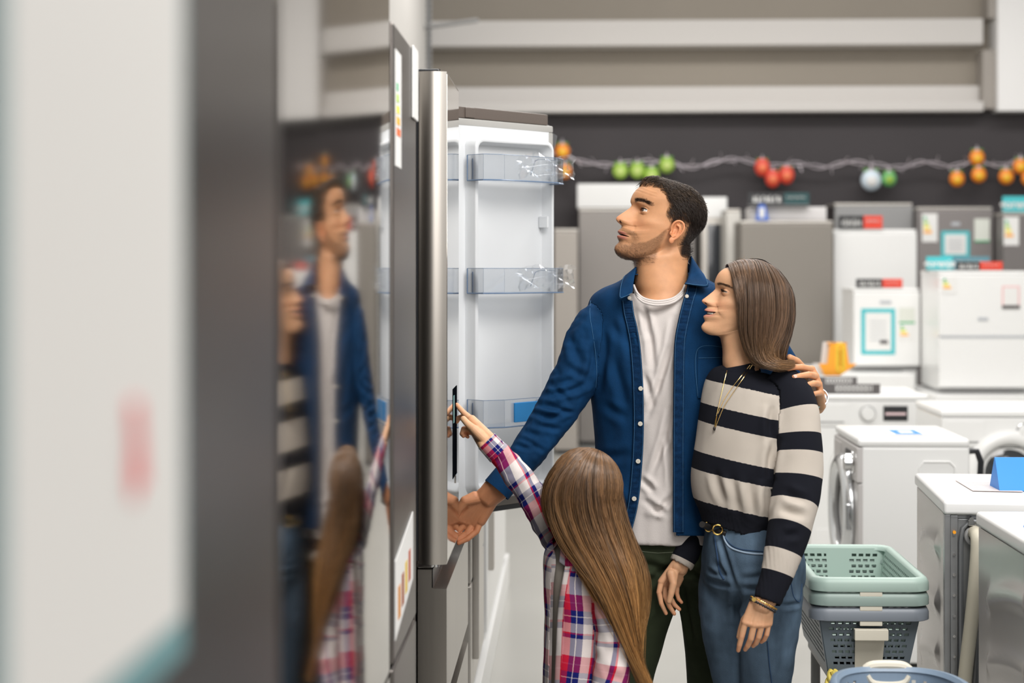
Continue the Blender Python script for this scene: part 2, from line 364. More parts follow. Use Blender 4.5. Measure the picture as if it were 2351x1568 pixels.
def bin_(z0, z1, foam=False):
    u0, u1, w0, w1 = .040, dw-.052, .03, .125; e = .045
    outer = [(u0, w0), (u0, w1-.03), (u0+.06, w1), (u1-.06, w1), (u1, w1-.03), (u1, w0)]
    g = G()
    for i in range(len(outer)-1):
        (a, b), (c, d) = outer[i], outer[i+1]
        t = .0025; L_ = math.hypot(c-a, d-b); nx, ny = -(d-b)/L_*t, (c-a)/L_*t
        g.add([(a, b, z0), (c, d, z0), (c, d, z1), (a, b, z1), (a-nx, b-ny, z0), (c-nx, d-ny, z0), (c-nx, d-ny, z1), (a-nx, b-ny, z1)], [(0,1,2,3), (4,5,6,7), (0,1,5,4), (1,2,6,5), (2,3,7,6), (3,0,4,7)])
    g.prism(outer, z0, z0+.003, 'Z')
    b = dsub(g, 'door_bin', M_clear, smooth=False)
    g = G(); g.tube([(p[0], p[1], z0) for p in outer], .0022, 6)
    g.tube([(u0, w0, z0), (u0, w0, z1)], .0018, 6); g.tube([(u1, w0, z0), (u1, w0, z1)], .0014, 6)
    g.tube([(u0+.012, w0+.01, z0+.0), (u0+.012, w0+.01, z1-.01)], .0016, 6)
    g.tube([(p[0], p[1], z1) for p in outer], .0009, 6)
    g.tube([(u1-.17, w1-.01, z0+.02), (u1-.15, w1-.01, z1-.012), (u1-.13, w1-.01, z1-.006), (u1-.06, w1-.01, z1-.006), (u1-.06, w1-.01, z0+.01)], .0011, 6)
    o = dsub(g, 'door_bin_edge', M_clearedge)
    return outer
for k, (za, zb) in enumerate(((1.733, 1.808), (1.402, 1.475), (1.010, 1.090))):
    outer = bin_(za, zb)
    if k < 2:
        u0, u1, w0, w1 = .040, dw-.052, .03, .125
        g = G(); rows = []
        for i in range(7):
            zq = za+.01+(zb-za)*.95*i/6
            rows.append([(u0+(u1-u0+.012)*j/26, w1+.006+.006*math.sin(j*1.1+i*2.1)+.004*math.sin(j*2.7-i), zq+.006*math.sin(j*.6+i)) for j in range(8, 27)])
        g.grid(rows); dsub(g, 'wrapping_film', M_film)
        g = G()
        for (a, b, c, d) in ((10, 3.2, 22, 4.4), (12, 1.2, 25, 2.2), (17, 2.4, 26, 1.4)):
            g.tube([(u0+(u1-u0)*a/26, w1+.014, za+(zb-za)*b/6), (u0+(u1-u0)*(a+c)/52, w1+.0165, za+(zb-za)*((b+d)/2+.35)/6), (u0+(u1-u0)*c/26, w1+.014, za+(zb-za)*d/6)], .00055, 5)
        dsub(g, 'film_fold', M_film)
g = G(); g.box(.135, .345, .126, .132, 1.022, 1.080, .003); dsub(g, 'foam_strip', M_foam)
g = G(); g.box(.245, .255, .1325, .1345, 1.006, 1.092, .0008); dsub(g, 'strap', M_paper)
tp = G(); tp.add([(dw-.012, .004, dz1-.05), (dw+.022, .006, dz1-.062), (dw+.018, .0, dz1-.10), (dw-.004, .002, dz1-.13), (dw-.018, .004, dz1-.10)], [(0, 1, 2, 3, 4)]); dsub(tp, 'packing_tape', M_film)
# ---- fridges further along the row, mostly behind the open door
def row_fridge(label, y0, y1, xf, top, split, m, md, plinth=.06, mp=None, notch=None):
    r = thing('fridge', label, 'fridge', (-.7, (y0+y1)/2, 0))
    g = G(); g.box(-1.08, xf-.07, y0, y1, plinth, top, .006); wp(g, 'body', md, r)
    g = G(); g.box(-1.05, xf-.03, y0, y1, 0, plinth); wp(g, 'plinth', mp or M_black, r)
    g = G(); g.box(xf-.065, xf, y0+.003, y1-.003, split+.004, top-.004, .006, 3); wp(g, 'upper_door', m, r)
    g = G(); g.box(xf-.065, xf, y0+.003, y1-.003, plinth+.01, split-.004, .006, 3); wp(g, 'lower_door', m, r)
    g = G(); g.box(xf-.002, xf+.022, y0+.04, y0+.06, split+.06, split+.5, .006); wp(g, 'handle', M_grey, r)
    return r
M_steelw = mat('pale_steel', (.56, .53, .49), .35, .6)
def row_fridge(label, y0, y1, xf, top, split, m, md, base):
    r = thing('fridge', label, 'fridge', (-.7, (y0+y1)/2, base))
    g = G(); g.box(-1.08, xf-.07, y0, y1, base+.02, top, .006); wp(g, 'body', md, r)
    g = G(); g.box(-1.05, xf-.09, y0+.02, y1-.02, base, base+.02); wp(g, 'foot', M_black, r)
    g = G(); g.box(xf-.065, xf, y0+.003, y1-.003, split+.004, top-.004, .006, 3); wp(g, 'upper_door', m, r)
    g = G(); g.box(xf-.065, xf, y0+.003, y1-.003, base+.025, split-.004, .006, 3); wp(g, 'lower_door', m, r)
    g = G(); g.box(xf-.002, xf+.02, y0+.10, y0+.16, split-.25, split+.5, .006); wp(g, 'handle', M_steelw, r)
    return r
row_fridge('pale steel fridge right behind the open door, its dark side showing', 5.44, 6.26, -.305, 1.90, .505, M_steelw, M_navy, .141)
row_fridge('white fridge at the far end of the row past the open door', 6.40, 8.2, -.30, 1.88, .62, M_white, M_white, .141)
g = G(); g.box(-1.10, -.288, 5.42, 8.35, 0, .14, .004); tag(g.build('display_platform', M_white), 'low white display platform under the far fridges of the left row', 'platform')
# ---------------------------------------------------------------- appliances in the background
def X_(px, Y): return P(px, HY, Y).x
def Z_(py, Y): return P(VPX, py, Y).z
def card(root, name, m, x0, x1, Y, z0, z1, d=.002):
    g = G(); g.box(x0, x1, Y-d, Y, z0, z1); return world_parent(g.build(name, m), root)
SC = [mat('scale', c, .5) for c in ((.03, .40, .18), (.40, .62, .08), (.9, .75, .05), (.95, .42, .03))]
def back_fridge(label, pl, pr, pt, Y, m, depth=.6, base=0., split=None, cat='fridge', labels=(), name='fridge', side=None):
    x0, x1, zt = X_(pl, Y), X_(pr, Y), Z_(pt, Y)
    r = thing(name, label, cat, ((x0+x1)/2, Y+depth/2, base))
    g = G(); g.box(x0+.004, x1-.004, Y+.05, Y+depth, base+.02, zt-.01, .006); wp(g, 'body', side or m, r)
    g = G(); g.box(x0, x1, Y+.03, Y+depth, zt-.02, zt, .004); wp(g, 'top_panel', M_white if m is M_white else M_steelw, r)
    if base == 0:
        g = G(); g.box(x0+.02, x1-.02, Y+.03, Y+depth-.03, 0, .03); wp(g, 'foot', M_black, r)
    else:
        g = G(); g.box(x0+.01, x1-.01, Y+.04, Y+depth-.03, base, base+.025); wp(g, 'foot', M_grey, r)
    sp = [base+.03]+([split] if split else [])+[zt-.022]
    for i in range(len(sp)-1):
        g = G(); g.box(x0, x1, Y, Y+.046, sp[i]+.003, sp[i+1]-.003, .008, 3); wp(g, 'door', m, r)
    if split:
        g = G(); g.box(x0+.01, x1-.01, Y-.004, Y+.01, split-.006, split+.006, .002); wp(g, 'grip_strip', M_inkgrey, r)
    for (kind, a, b, c, d) in labels:
        xa, xb, za, zb = X_(a, Y), X_(b, Y), Z_(d, Y), Z_(c, Y)
        if kind == 'sheet':
            card(r, 'framed_sheet', M_teal, xa, xb, Y-.001, za, zb)
            e = .12*(xb-xa); card(r, 'sheet_paper', M_paper, xa+e, xb-e, Y-.003, za+e, zb-e)
            for k in range(5):
                z = zb-e-(zb-za)*(.2+.1*k); card(r, 'printed_line', M_inkgrey, xa+.25*(xb-xa), xb-.25*(xb-xa), Y-.005, z, z+.006)
        elif kind == 'energy':
            card(r, 'energy_label', M_paper, xa, xb, Y-.001, za, zb)
            for k in range(4):
                z = zb-(zb-za)*(.22+.16*k); card(r, 'scale_bar', SC[k], xa+.1*(xb-xa), xa+(.28+.12*k)*(xb-xa), Y-.003, z, z+(zb-za)*.1)
        elif kind == 'pink':
            card(r, 'framed_sheet', mat('pink_frame', (.78, .5, .5), .6), xa, xb, Y-.001, za, zb); e = .1*(xb-xa)
            card(r, 'sheet_paper', M_paper, xa+e, xb-e, Y-.003, za+e, zb-e); card(r, 'sheet_foot', M_signgrey, xa, xb, Y-.004, za-.01, za+.012)
        elif kind == 'paper':
            card(r, 'paper_label', mat('off_white_print', (.66, .68, .62), .6), xa, xb, Y-.001, za, zb)
            card(r, 'label_foot', M_green, xa, xb, Y-.003, za, za+.012)
        elif kind == 'badge':
            card(r, 'badge', M_inkgrey, xa, xb, Y-.002, za, zb)
    return r
back_fridge('beige-grey fridge in the gap between the open door and the big steel fridge', 1272, 1327, 525, 14.2, mat('beige_steel', (.36, .33, .30), .4, .3))
back_fridge('wide grey steel fridge behind the man with a white carton on top', 1329, 1596, 479, 14.9, mat('satin_steel', (.27, .25, .235), .4, .5), split=.85)
g = G(); g.box(X_(1325, 14.9), X_(1502, 14.9), 14.95, 15.4, Z_(478, 14.9)+.003, Z_(421, 14.9), .01); tag(g.build('carton', M_white), 'long white carton lying on top of the wide grey steel fridge', 'carton')
g = G(); g.box(X_(1612, 14.7), X_(1671, 14.7), 14.75, 15.2, Z_(500, 14.7)+.003, Z_(452, 14.7), .01); tag(g.build('carton', M_white), 'small white carton right behind the man\'s head on the glass-front cooler', 'carton')
cl = back_fridge('tall cooler with a dark glass front behind the man\'s nape', 1611, 1668, 499, 14.6, M_steelw, split=None, name='glass_cooler', cat='cooler')
g = G(); g.box(X_(1624, 14.6), X_(1662, 14.6), 14.59, 14.6, .3, Z_(515, 14.6), .003); wp(g, 'glass_pane', M_navy, cl)
back_fridge('narrow white fridge standing edge on between the glass cooler and a grey fridge', 1668, 1701, 480, 14.0, mat('white_side', (.62, .60, .56), .4))
back_fridge('large plain grey fridge right of the woman\'s head, cartons on top', 1701, 1913, 507, 13.2, mat('satin_grey', (.235, .215, .19), .42, .45))
g = G(); g.box(X_(1725, 13.25), X_(1900, 13.25), 13.3, 13.7, Z_(507, 13.2)+.002, Z_(475, 13.25), .008); tag(g.build('carton', mat('printed_carton', (.66, .64, .64), .5)), 'flat white printed carton on top of the plain grey fridge', 'carton')
b1 = thing('bottle_pack', 'blue and white packet standing beside the flat carton on the grey fridge', 'packet', (X_(1745, 13.24), 13.26, Z_(507, 13.2)))
g = G(); g.prism([(X_(1735, 13.24), Z_(507, 13.2)+.002), (X_(1765, 13.24), Z_(507, 13.2)+.002), (X_(1756, 13.24), Z_(470, 13.24)), (X_(1742, 13.24), Z_(468, 13.24))], 13.22, 13.27, 'Y'); wp(g, 'body', mat('blue_print', (.08, .18, .6), .5), b1)
g = G(); g.box(X_(1743, 13.24), X_(1754, 13.24), 13.215, 13.22, Z_(500, 13.2), Z_(478, 13.24)); wp(g, 'label', M_paper, b1)
back_fridge('grey steel fridge with a pale top edge behind the tall white fridge', 1917, 2096, 467, 14.5, M_grey, side=M_steeld)
back_fridge('tall plain white fridge behind the small white one', 1914, 2105, 527, 13.3, M_white)
back_fridge('grey steel fridge with a teal framed sheet and two labels', 2108, 2280, 476, 14.3, mat('grey_steel_door', (.24, .22, .215), .4, .3),
    labels=(('energy', 2117, 2152, 491, 556), ('paper', 2237, 2272, 503, 556), ('sheet', 2161, 2226, 531, 592), ('badge', 2184, 2204, 511, 519)))
back_fridge('grey steel fridge at the right picture edge under a teal card', 2304, 2470, 489, 14.0, mat('grey_steel_door2', (.20, .185, .18), .4, .3),
    labels=(('energy', 2304, 2339, 499, 564),))
back_fridge('small white fridge with a teal framed sheet, standing on the white platform', 1960, 2112, 662, 12.0, M_white, base=.795, depth=.55,
    labels=(('sheet', 1977, 2055, 708, 813), ('paper', 2064, 2100, 706, 742), ('energy', 2064, 2098, 742, 782), ('badge', 2020, 2046, 690, 697)))
g = G(); g.box(X_(2020, 12), X_(2038, 12), 11.99, 11.993, Z_(788, 12), Z_(780, 12)); 
tag(g.build('magnet', M_signgrey), 'small dark sticker low on the teal framed sheet of the small white fridge', 'sticker')
back_fridge('white two-door fridge with an energy label, standing on the white platform', 2156, 2362, 622, 11.4, M_white, base=.69, split=Z_(772, 11.4), depth=.6,
    labels=(('energy', 2162, 2196, 635, 674), ('pink', 2300, 2341, 656, 704), ('badge', 2245, 2268, 728, 735)))
g = G(); g.box(X_(1860, 11.7), X_(2100, 11.7), 11.7, 12.8, 0, .79, .01); tag(g.build('display_platform', M_white), 'white platform carrying the small white fridge', 'platform')
g = G(); g.box(2.25, X_(2500, 11.2)+.2, 11.2, 12.2, 0, .685, .01); g2 = tag(g.build('display_platform', M_white), 'white platform carrying the white two-door fridge', 'platform'); g2.location.x = .0
g2.location = (.03, 0, 0)
# ---- brand cards: two-colour strips with lettering
def marks(root, x0, x1, Y, zc, h, m, n, name='lettering'):
    """row of small upright glyph shapes, too blurred in the photo to read"""
    wd = (x1-x0)/n; g = G()
    for i in range(n):
        a = x0+wd*(i+.12); b = x0+wd*(i+.82); k = (i*7+n) % 3; t = h*.2
        g.box(a, a+t, Y-.003, Y-.001, zc-h/2, zc+h/2)
        if k != 0: g.box(b-t, b, Y-.003, Y-.001, zc-h/2, zc+h*(.5 if k == 1 else .1))
        g.box(a, b, Y-.003, Y-.001, zc+(h/2-t if k != 2 else -h*.05), zc+(h/2 if k != 2 else h*.15))
    return world_parent(g.build(name, m), root)
def strip(label, pl, pm, pr, pt, pb, Y, ml, mr, words=None, lean=.12, group=None, base=None):
    x0, xm, x1, z0, z1 = X_(pl, Y), X_(pm, Y), X_(pr, Y), Z_(pb, Y) if base is None else base, Z_(pt, Y)
    r = thing('brand_card', label, 'sign', ((x0+x1)/2, Y, z0), 0, group)
    for (a, b, m, nm) in ((x0, xm, ml, 'name_panel'), (xm, x1, mr, 'offer_panel')):
        if b-a > .01:
            g = G(); g.box(a, b, Y, Y+.012, z0+.002, z1, .002); wp(g, nm, m, r)
    g = G(); g.box(x0, x1, Y-.02, Y+.08, z0, z0+.004); wp(g, 'stand', M_grey, r)
    zc = (z0+z1)/2; h = (z1-z0)
    if words: world_parent(text(words, h*.72, M_paper, Matrix.Translation(((x0+xm)/2, Y-.003, zc)) @ FACE, bold=True), r)
    else: marks(r, x0+.12*(xm-x0), xm-.08*(xm-x0), Y, zc, h*.5, M_paper, 7)
    if x1-xm > .05: marks(r, xm+.1*(x1-xm), x1-.15*(x1-xm), Y, zc+.12*h, h*.14, M_paper, 9, 'small_print')
    return r
M_darkteal = mat('dark_teal', (.008, .06, .065), .4)
strip('black and dark teal card on top of the plain grey fridge under the red ornaments', 1718, 1800, 1858, 443, 470, 13.24, M_black, M_darkteal, base=Z_(475, 13.25)+.01)
strip('black and red card on top of the tall plain white fridge', 1925, 1983, 2026, 496, 524, 13.34, M_black, M_red, base=Z_(527, 13.3)+.002)
strip('black and red card on top of the small white fridge', 1966, 2026, 2072, 640, 660, 12.05, M_black, M_red, base=Z_(662, 12.)+.002)
strip('teal card with white lettering on the left of the two-door fridge top', 2127, 2187, 2272, 589, 619, 11.75, M_teal, mat('slate_teal', (.09, .22, .27), .4), words='gorenje', base=Z_(622, 11.4)+.002)
strip('black and red card in front of the teal card on the two-door fridge', 2196, 2250, 2302, 601, 621, 11.46, M_black, M_red, base=Z_(622, 11.4)+.002)
strip('teal card with white lettering on the grey fridge at the right edge', 2302, 2372, 2372, 452, 488, 14.06, M_teal, M_teal, words='gorenje', base=Z_(489, 14.)+.002)
# ---------------------------------------------------------------- washing machines (front towards -Y in their own frame)
M_drum = mat('drum_glass', (.03, .033, .036), .1, coat=.6)
M_ring = mat('silver_ring', (.62, .63, .64), .2, .9)
def washer(label, loc, rz, w=.6, d=.6, h=.85, ring=M_white, zc=.45, rad=.17, name='washing_machine', display=True, panel=M_white, group=None, knob=.0, side=M_white, dispx=.1):
    r = thing(name, label, 'washing machine', loc, rz, group)
    g = G(); g.box(-w/2, w/2, -d/2+.012, d/2, .02, h-.03, .012, 3); g.build('body', side, r)
    g = G(); g.box(-w/2-.003, w/2+.003, -d/2, d/2, h-.032, h, .012, 3); g.build('top_plate', M_white, r)
    for sx in (-1, 1):
        for sy in (-1, 1):
            g = G(); g.cyl((sx*(w/2-.06), sy*(d/2-.06), .012), .022, .024, n=16); g.build('foot', M_black, r)
    y = -d/2
    g = G(); g.box(-w/2, w/2, y-.004, y+.02, h-.165, h-.034, .006); g.build('control_panel', panel, r)
    g = G(); g.box(-w/2, w/2, y, y+.02, .03, h-.168, .006); fr = g.build('front_panel', panel, r)
    g = G(); g.torus((0, y-.008, zc), rad, .034, 'Y', 56, 14, 1.0); dr = g.build('door_ring', ring, r)
    g = G(); g.ball((0, y+.03, zc), rad*.88, 40, (1, .32, 1)); g.build('door_glass', M_drum, dr)
    g = G(); g.torus((0, y-.012, zc), rad*.84, .01, 'Y', 48, 8); g.build('inner_ring', M_grey, dr)
    g = G(); g.box(rad+.012, rad+.03, y-.035, y-.01, zc-.05, zc+.05, .006); g.build('door_handle', ring, dr)
    g = G(); g.cyl((knob, y-.02, h-.098), .034, .034, 'Y', 32, bev=.004); k = g.build('knob', M_white if panel is M_white else M_chrome, r)
    g = G(); g.torus((knob, y-.006, h-.098), .04, .003, 'Y', 32, 8); g.build('knob_ring', M_chrome, k)
    if display:
        g = G(); g.box(dispx, dispx+.125, y-.0085, y-.003, h-.135, h-.058, .002); dd = g.build('display', M_black, r)
        g = G(); g.box(dispx+.01, dispx+.115, y-.010, y-.0085, h-.104, h-.092); g.build('display_line', mat('pink_print', (.8, .6, .62), .5), dd)
    g = G(); g.box(-w/2+.02, -w/2+.19, y-.0075, y-.003, h-.15, h-.05, .003); dw_ = g.build('detergent_drawer', panel, r)
    g = G(); g.box(-w/2+.04, -w/2+.17, y-.009, y-.007, h-.145, h-.138); g.build('drawer_grip', M_grey, dw_)
    g = G(); g.box(-w/2+.02, -w/2+.14, y-.004, y+.002, .05, .14, .003); g.build('filter_flap', panel, r)
    return r
washer('white washing machine with a square black display behind the woman\'s shoulder', (X_(1996, 9.2), 9.5, 0), 0, h=.83, dispx=.07, knob=-.01)
washer('white washing machine with a big porthole at the right picture edge', (X_(2160, 8.0)+.303, 8.3, 0), 0, h=.845, zc=.56, rad=.165, dispx=.2, knob=.07)
wa = washer('slim white washing machine seen from its side, chrome porthole facing left', (1.262, 6.87, 0), -PI/2, w=.56, d=.41, h=.85, ring=M_ring, zc=.55, rad=.185, panel=mat('grey_white_front', (.50, .48, .47), .35), knob=.19, dispx=.035)
g = G(); g.tube([(.235, .205, .80), (.235, .24, .80), (.235, .255, .76), (.235, .25, .66), (.235, .22, .45)], .012, 8); g.build('hose', M_black, wa)
g = G()
for (a, b, c, d) in ((.278, .2825, -.0, .0),):
    pts = [(.2825, .02, .60), (.2825, .02, .74), (.2825, .035, .765), (.2825, .13, .765), (.2825, .15, .745), (.2825, .15, .60)]
    g.tube(pts, .0035, 6)
g.build('pressed_line', M_white, wa)
tl = thing('info_sticker', 'blue and white sticker on top of the slim side-on washing machine', 'sticker', (1.26, 7.0, .851))
g = G(); g.box(1.20, 1.34, 6.72, 6.98, .8512, .8522); wp(g, 'paper', M_paper, tl)
g = G(); g.box(1.225, 1.325, 6.74, 6.92, .8522, .853); wp(g, 'print', M_blue, tl)
g = G(); g.box(1.25, 1.30, 6.78, 6.87, .853, .8537); wp(g, 'print_window', M_paper, tl)
# signs on the first washer
def arrow_card(label, px, py0, py1, Y, m, wpx, lean=.0):
    z0, z1 = Z_(py1, Y), Z_(py0, Y); xc = X_(px, Y); h = z1-z0; w2 = X_(px+wpx/2, Y)-xc
    r = thing('arrow_card', label, 'sign', (xc, Y, z0))
    poly = [(-w2*.42, h), (w2*.42, h), (w2*.58, h*.36), (w2, h*.36), (w2*.1, 0), (-w2*.7, 0), (-w2, h*.36), (-w2*.55, h*.36)]
    for s, mm in ((1, m),):
        g = G(); g.prism([(a, b+.003) for a, b in poly], -.03, -.026, 'Y'); g.build('front_panel', m, r)
        g = G(); g.prism([(a*.95-.03, b+.003) for a, b in poly], .03, .034, 'Y'); g.build('back_panel', M_paper, r)
    g = G()
    for i in range(6): g.torus((w2*.12, -.032, h*(.25+.12*i)), .022, .006, 'Y', 16, 6)
    g.build('lettering', M_yellow, r); g = G(); g.box(-w2*.5, w2*.5, -.03, .034, h*.98, h*1.0); g.build('fold', m, r)
arrow_card('orange arrow-shaped card standing on a washing machine beside the small white fridge', 1922, 786, 862, 9.62, M_orange, 88)
def plate_sign(label, pl, pr, pt, pb, Y, base):
    x0, x1, z0, z1 = X_(pl, Y), X_(pr, Y), base, Z_(pt, Y)
    r = thing('name_plate', label, 'sign', ((x0+x1)/2, Y, z0))
    g = G(); g.box(x0, x1, Y, Y+.01, z0+.002, z1, .002); wp(g, 'plate', M_signgrey, r)
    g = G(); g.box(x0, x1, Y-.01, Y+.06, z0, z0+.004); wp(g, 'stand', M_signgrey, r)
    g = G(); n = 8
    for i in range(n): g.torus((x0+(x1-x0)*(.3+.07*i), Y-.001, (z0+z1)/2), (z1-z0)*.2, (z1-z0)*.05, 'Y', 18, 6, 1.25)
    g.tube([(x0+(x1-x0)*.26, Y-.001, z0+(z1-z0)*.2), (x0+(x1-x0)*.26, Y-.001, z0+(z1-z0)*.85)], (z1-z0)*.05, 6); g.tube([(x0+(x1-x0)*.86, Y-.001, z0+(z1-z0)*.2), (x0+(x1-x0)*.86, Y-.001, z0+(z1-z0)*.9)], (z1-z0)*.05, 6)
    wp(g, 'lettering', M_paper, r)
plate_sign('dark name plate with round white letters on the first washing machine', 1884, 2021, 880, 912, 9.25, .832)
# shelf the arrow card and the smaller plate stand on
g = G(); g.box(X_(1862, 9.55), X_(1972, 9.55), 9.52, 9.78, .83, Z_(883, 9.55), .006); tag(g.build('riser', M_white), 'low white riser on the washing machine behind the dark name plate', 'riser')
plate_sign('small dark name plate under the orange arrow card', 1872, 1968, 864, 882, 9.54, Z_(883, 9.55)+.001)
# ---- two machines showing their backs / sides at the right edge
M_zinc = mat('zinc_panel', (.42, .43, .44), .35, .85, var=.08, vscale=14)
M_side = mat('glossy_side_panel', (.50, .47, .45), .22, .35)
def back_washer(label, y0, y1, x0=1.03, w=.6, h=.85):
    r = thing('washing_machine', label, 'washing machine', (x0+w/2, (y0+y1)/2, 0))
    g = G(); g.box(x0+.006, x0+w-.006, y0+.03, y1, .02, h-.035, .004); wp(g, 'body', M_zinc, r)
    g = G(); g.box(x0-.004, x0+w+.004, y0-.01, y1+.005, h-.038, h, .010, 3); wp(g, 'top_plate', M_white, r)
    # side panel with pressed waves
    n, q = 60, 70; rows = []
    for i in range(n):
        z = .025+(h-.065)*i/(n-1); row = []
        for j in range(q):
            t = j/(q-1); y = y0+.01+(y1-y0-.012)*t; dx = 0
            for (zc, am) in ((.66, 1), (.50, 1), (.36, 1), (.20, .8)):
                zl = zc-.10*(t-.5)+.03*math.sin(t*PI)
                e = min(1, max(0, (t-.14)/.08))*min(1, max(0, (.86-t)/.08))
                dx += .012*am*e*math.exp(-((z-zl)/.03)**2)
            row.append((x0-dx+.003, y, z))
        rows.append(row)
    g = G(); g.grid(rows); wp(g, 'side_panel', M_side, r, angle=80)
    g = G(); g.box(x0+.0, x0+.016, y0, y0+.03, .02, h-.038, .002); wp(g, 'corner_post', M_zinc, r)
    g = G(); g.box(x0+.016, x0+.036, y0+.004, y0+.03, .02, h-.04, .002); fl = wp(g, 'back_flange', M_zinc, r)
    g = G()
    for k in range(13):
        g.cyl((x0+.026, y0+.002, .10+.055*k), .004, .006, 'Y', 10)
    world_parent(g.build('screws', M_chrome), r); bpy.data.objects[-1:] if False else None
    g = G(); g.box(x0+.036, x0+w-.02, y0+.012, y0+.03, .05, h-.05, .003)
    wp(g, 'back_panel', M_zinc, r)
    g = G(); pts = [(x0+.044, y0+.008, .20), (x0+.044, y0+.008, .74), (x0+.050, y0+.008, .775), (x0+.070, y0+.008, .795), (x0+.56, y0+.008, .795)]
    g.tube(pts, .007, 10); wp(g, 'pressed_rim', mat('rim_grey', (.22, .23, .24), .4, .5), r)
    g = G(); rows = rr_rows([(x0+.17, x0+.50, .12, .50, .08, y0+.012), (x0+.18, x0+.49, .13, .49, .08, y0-.004), (x0+.20, x0+.47, .15, .47, .07, y0-.006)])
    g.grid(rows, closed=True); g.f.append(tuple(range(len(g.v)-36, len(g.v)))); wp(g, 'drum_cover', M_zinc, r, angle=60)
    g = G(); g.torus((x0+.078, y0+.0, .755), .020, .007, 'Y', 24, 8); wp(g, 'inlet_ring', M_grey, r)
    g = G(); g.tube([tuple(p) for p in cr([(x0+.078, y0+.01, .765), (x0+.082, y0-.030, .758), (x0+.080, y0-.038, .70), (x0+.068, y0-.040, .56), (x0+.048, y0-.040, .38), (x0+.034, y0-.040, .20), (x0+.032, y0-.038, .04)], 40)], .019, 14)
    wp(g, 'drain_hose', mat('beige_hose', (.60, .56, .45), .5), r)
    g = G(); g.tube([tuple(p) for p in cr([(x0+.13, y0+.0, .60), (x0+.085, y0-.01, .50), (x0+.072, y0-.012, .30), (x0+.07, y0-.012, .05)], 24)], .006, 8); wp(g, 'power_cable', M_grey, r)
    g = G(); g.cyl((x0+.070, y0-.003, .802), .006, .02, 'Y', 14); g.box(x0+.062, x0+.078, y0-.008, y0, .783, .80, .002); wp(g, 'cable_clip', M_chrome, r)
    g = G(); g.box(x0+.022, x0+.030, y0-.002, y0+.004, .32, .345); wp(g, 'warning_dot', M_red, r)
    g = G(); g.cyl((x0+.026, y0, .765), .0045, .006, 'Y', 12); wp(g, 'warning_light', M_orange, r)
    return r
bw_ = back_washer('washing machine with its open metal back and beige hose towards us', 4.80, 5.45, 1.029)
bw_.rotation_euler.z = -.075
back_washer('nearest washing machine at the right edge, glossy side panel with pressed waves', 3.98, 4.61, 1.045)
ws = thing('paper_leaflet', 'pink-edged paper lying on the washing machine with the beige hose', 'leaflet', (1.27, 5.2, .851))
g = G(); g.add([(1.125, 5.02, .852), (1.26, 5.0, .852), (1.27, 5.25, .852), (1.13, 5.27, .852), (1.125, 5.02, .853), (1.26, 5.0, .853), (1.27, 5.25, .853), (1.13, 5.27, .853)], [(0,1,2,3), (4,5,6,7), (0,1,5,4), (1,2,6,5), (2,3,7,6), (3,0,4,7)]); wp(g, 'paper', mat('pale_pink_paper', (.62, .52, .50), .6), ws)
g = G()
for k in range(6): g.box(1.145, 1.25, 5.05+.03*k, 5.056+.03*k, .853, .8534)
wp(g, 'printed_lines', M_inkgrey, ws)
def tent(label, x, y, z, wd, h, dp_=.10, rz=0):
    r = thing('tent_card', label, 'sign', (x, y, z), rz)
    g = G(); g.prism([(-dp_/2, 0), (dp_/2, 0), (.004, h), (-.004, h)], -wd/2, wd/2, 'X'); 
    g.build('card', M_blue, r, smooth=False)
    return r
tent('bright blue tent card on the washing machine with the beige hose', 1.275, 5.08, .852, .15, .088, .12)
tent('bright blue tent card cut by the right edge on the nearest washing machine', 1.16, 4.30, .852, .11, .085, .10, .5)
cs = thing('colour_leaflet', 'white leaflet with rainbow stripes on the nearest washing machine', 'leaflet', (1.13, 4.28, .851))
g = G(); g.box(1.075, 1.17, 4.10, 4.24, .852, .853); wp(g, 'paper', M_paper, cs)
for k in range(3):
    g = G(); g.box(1.08, 1.15, 4.11+.015*k, 4.12+.015*k, .853, .8535); wp(g, 'stripe', (M_yellow, M_blue, M_red)[k], cs)
